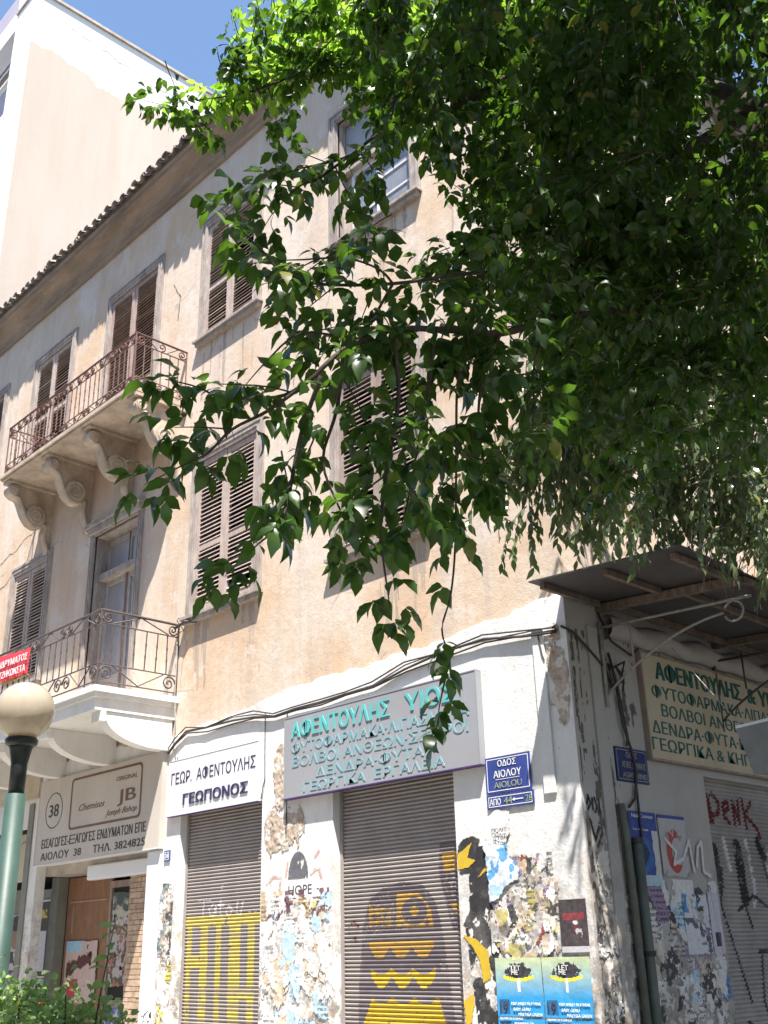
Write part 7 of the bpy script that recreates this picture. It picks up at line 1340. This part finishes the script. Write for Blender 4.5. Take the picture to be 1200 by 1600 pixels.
for k, (P, r0, r1, kind) in BRANCHES.items():
    pts = smooth_line(P)
    if kind in (0, 3):      # limbs run back to the trunk
        anchor = {'b1': (-.25, -2.45, 3.9), 'b3': (-.24, -2.5, 4.6)}.get(k, (-.2, -2.5, 4.4)); pts = smooth_line([anchor, (pts[0] + Vector(anchor)) * .5 + Vector((0, 0, .12)), pts[0]])[:-1] + pts; r0 *= 1.15
    MB().tube(pts, r0, 8, r1).build('branch', M['bark'], T1, True)
    if kind == 3: continue
    dist = 0; last = pts[0]; start = 1.9 if k == 'b1' else 0; total = 0; alt = 1
    for i in range(1, len(pts)):
        seg = pts[i] - pts[i - 1]; total += seg.length; dist += seg.length
        if total < start: continue
        if dist > (.055 if kind != 2 else .06):
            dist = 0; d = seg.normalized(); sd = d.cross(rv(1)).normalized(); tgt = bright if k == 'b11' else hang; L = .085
            if random.random() < .8: compound(pts[i], sd * alt + d * .2, L, tgt)
            if random.random() < .5: compound(pts[i], -sd * alt + d * .3, L, tgt)
            alt = -alt
            if kind != 2 and random.random() < .22: spray(pts[i], d * .6 + sd * alt + DOWN * .3, random.uniform(.12, .28), .06, L, tgt, tws)
    spray(pts[-1], (pts[-1] - pts[-2]), .10, .05, .08, bright if k == 'b11' else hang, tws)
for (x, y, z, n) in CLUMPS:
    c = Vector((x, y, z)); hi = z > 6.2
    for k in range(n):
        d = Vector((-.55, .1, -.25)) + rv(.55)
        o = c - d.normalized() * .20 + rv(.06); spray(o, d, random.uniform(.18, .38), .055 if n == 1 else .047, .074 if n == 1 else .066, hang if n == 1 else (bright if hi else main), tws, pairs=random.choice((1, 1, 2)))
over = []
for (x, y, z, n) in OVERHEAD:  # out-of-view crown, extended round the camera to block sky and shade the leaves
    for k in range(n):
        c = Vector((x, y, z)) + rv(.25); spray(c, rv(1) + Vector((0, 0, -.2)), random.uniform(.3, .55), .11, .17, over, tws2, pairs=1)
H = sorted(hang, key=lambda r: (Vector(r[:3]) - CAM).length); top = H[:300]; rest = H[300:]
leaf_objects(top, [i % 2 for i in range(300)], M['leaf'], T1)
for nm, arr, mt in (('foliage', rest + main, M['leaf']), ('sunlit_foliage', bright, M['leaf_bright']), ('shading_foliage', over, M['leaf'])):
    h = len(arr) // 2; o = leaves_mesh(nm, arr[:h], 0, mt, T1); tag(o, kind='stuff'); o = leaves_mesh(nm, arr[h:], 1, mt, T1); tag(o, kind='stuff')
tag(twigs('twigs', tws, .0035, M['twig'], T1), kind='stuff'); tag(twigs('shading_twigs', tws2, .006, M['bark'], T1), kind='stuff')
print('leaflets', len(hang), len(main), len(bright), len(over))
# crown limbs overhead
for k in range(16):
    a = 2 * PI * k / 16; z0 = random.uniform(4.2, 7.5); rr = random.uniform(2.2, 3.6); e = Vector((rr * math.cos(a), -4.3 + rr * math.sin(a), z0 + random.uniform(1.2, 2.6)))
    if e.x < -1.2 and e.y > -5.6: continue
    s = Vector((-.1, -2.75, z0)); MB().tube(smooth_line([s, s.lerp(e, .5) + Vector((0, 0, .3)), e]), .06, 8, .015).build('branch', M['bark'], T1, True)

T2 = thing('narrow_leaved_tree', 'second tree with narrow glossy hanging leaves between the canopy and the maple', 'tree', (-2.2, 1.8, 0))
MB().tube(smooth_line([(-2.2, 1.8, -.05), (-2.25, 1.75, 2), (-2.3, 1.6, 4), (-2.6, 1.5, 6), (-2.9, 1.6, 8)]), .17, 12, .07).build('trunk', M['bark2'], T2, True)
for P in BRANCHES2: MB().tube(smooth_line([(-2.35, 1.6, 4.4)] + list(P)), .035, 7, .006).build('branch', M['bark2'], T2, True)
nl = []; tw = []
for (x, y, z, n) in CLUMPS2:
    for k in range(n * 2):
        p = Vector((x, y, z)) + rv(.10) + Vector((0, 0, .1)); d = (Vector((-.5, -.1, -.35)) + rv(.45)).normalized(); pts = [p.copy()]
        for i in range(random.randint(8, 13)):
            d = (d + DOWN * .16).normalized(); p = p + d * .035; pts.append(p.copy())
            a = (DOWN * .9 + d * .4 + rv(.5)).normalized(); nrm = (Vector((.4, -.6, .5)) + rv(.6)).normalized(); nl.append((*p, *(a * random.uniform(.07, .115)), *nrm, random.uniform(1.4, 2.0)))
        tw.append(pts)
nl = [r for r in nl if not (-5.12 < r[0] < -3.6 and -.5 < r[1] < 5 and r[2] < 4.5)]
nl = [r for r in nl if r[0] > -5.0 or r[1] < -.12]
N = sorted(nl, key=lambda r: (Vector(r[:3]) - CAM).length)
leaf_objects(N[:150], [2] * 150, M['leaf2'], T2)
tag(leaves_mesh('foliage', N[150:], 2, M['leaf2'], T2), kind='stuff'); tag(twigs('twigs', tw, .004, M['bark2'], T2), kind='stuff')
print('narrow leaves', len(nl))

# shrub and a tall sprig at the lower left, in a planter
PL_ = thing('planter', 'long concrete planter holding the shrub at the lower left', 'planter', (-5.0, -4.4, 0))
MB().box(-5.75, -4.2, -4.75, -4.68, 0, .5).box(-5.75, -4.2, -4.12, -4.05, 0, .5).box(-5.75, -5.68, -4.67, -4.13, 0, .5).box(-4.27, -4.2, -4.67, -4.13, 0, .5).build('planter_wall', M['concrete'], PL_)
box('soil', -5.67, -4.28, -4.66, -4.14, .02, .42, M['soil'], PL_)
SB = thing('flowering_shrub', 'low light green leafy shrub at the lower left beneath the lamp post', 'shrub', (-5.0, -4.4, .42))
bl = []; bt = []
for k in range(330):
    a = random.random(); px = -5.55 + 1.15 * a + random.gauss(0, .05); py = -4.42 + random.gauss(0, .14); top_ = 1.47 - .16 * a + .08 * math.sin(px * 9) + random.gauss(0, .03)
    z = top_ - abs(random.gauss(0, .20)); base = Vector((px * .8 - 1.0, -4.4, .42)); tip = Vector((px, py, z))
    if k < 90: bt.append([base, base.lerp(tip, .5) + Vector((0, 0, .05)), tip])
    for j in range(11):
        p = tip + rv(.045); aa = (rv(1) + Vector((0, 0, -.1))).normalized(); bl.append((*p, *(aa * random.uniform(.022, .045)), *(Vector((.2, -.2, 1)) + rv(.5)).normalized(), random.uniform(1.1, 1.6)))
tag(leaves_mesh('foliage', bl, 1, M['bushleaf'], SB), kind='stuff'); twigs('stems', bt, .006, M['twig'], SB)
SP = thing('tall_sprig', 'tall green sprig with pointed leaves rising above the shrub', 'plant', (-4.50, -4.43, .42))
stem = smooth_line([(-4.55, -4.42, .42), (-4.53, -4.44, .9), (-4.50, -4.45, 1.3), (-4.46, -4.44, 1.55), (-4.43, -4.43, 1.72)]); MB().tube(stem, .006, 6, .002).build('stem', M['twig'], SP)
sl_ = []
for i, p in enumerate(stem[6:]):
    for s in (0, 1): aa = Vector((math.cos(i * 2.3 + s * PI), math.sin(i * 2.3 + s * PI), .25 - .5 * random.random())).normalized(); sl_.append((*p, *(aa * random.uniform(.06, .095)), *(Vector((0, 0, 1)) + rv(.3)).normalized(), 1.05))
leaf_objects(sl_, [i % 2 for i in range(len(sl_))], M['bushleaf'], SP)
FW = thing('orange_flower', 'bright orange flower at the bottom edge beside the shrub', 'flower', (-4.3, -4.45, .42))
MB().tube([(-4.3, -4.45, .42), (-4.32, -4.45, .9), (-4.31, -4.46, 1.31)], .004, 5).build('stem', M['twig'], FW)
for k in range(7):
    a = 2 * PI * k / 7; d = Vector((math.cos(a), math.sin(a), .35)).normalized()
    leaf_objects([(-4.31, -4.46, 1.315, *(d * .055), *(Vector((0, 0, 1)) - d * .3).normalized(), 1.7)], [1], M['petal'], FW, 'petal')
fl2 = [(-5.0, -4.45, 1.40)]
for p in fl2:
    f_ = thing('red_bud', 'small red orange bud in the middle of the shrub', 'flower', p)
    leaf_objects([(*p, *(Vector((math.cos(a), math.sin(a), .8)).normalized() * .022), 0.1, 0.2, 1, 1.6) for a in (0, 1.6, 3.1, 4.7)], [1] * 4, M['petal'], f_, 'petal')
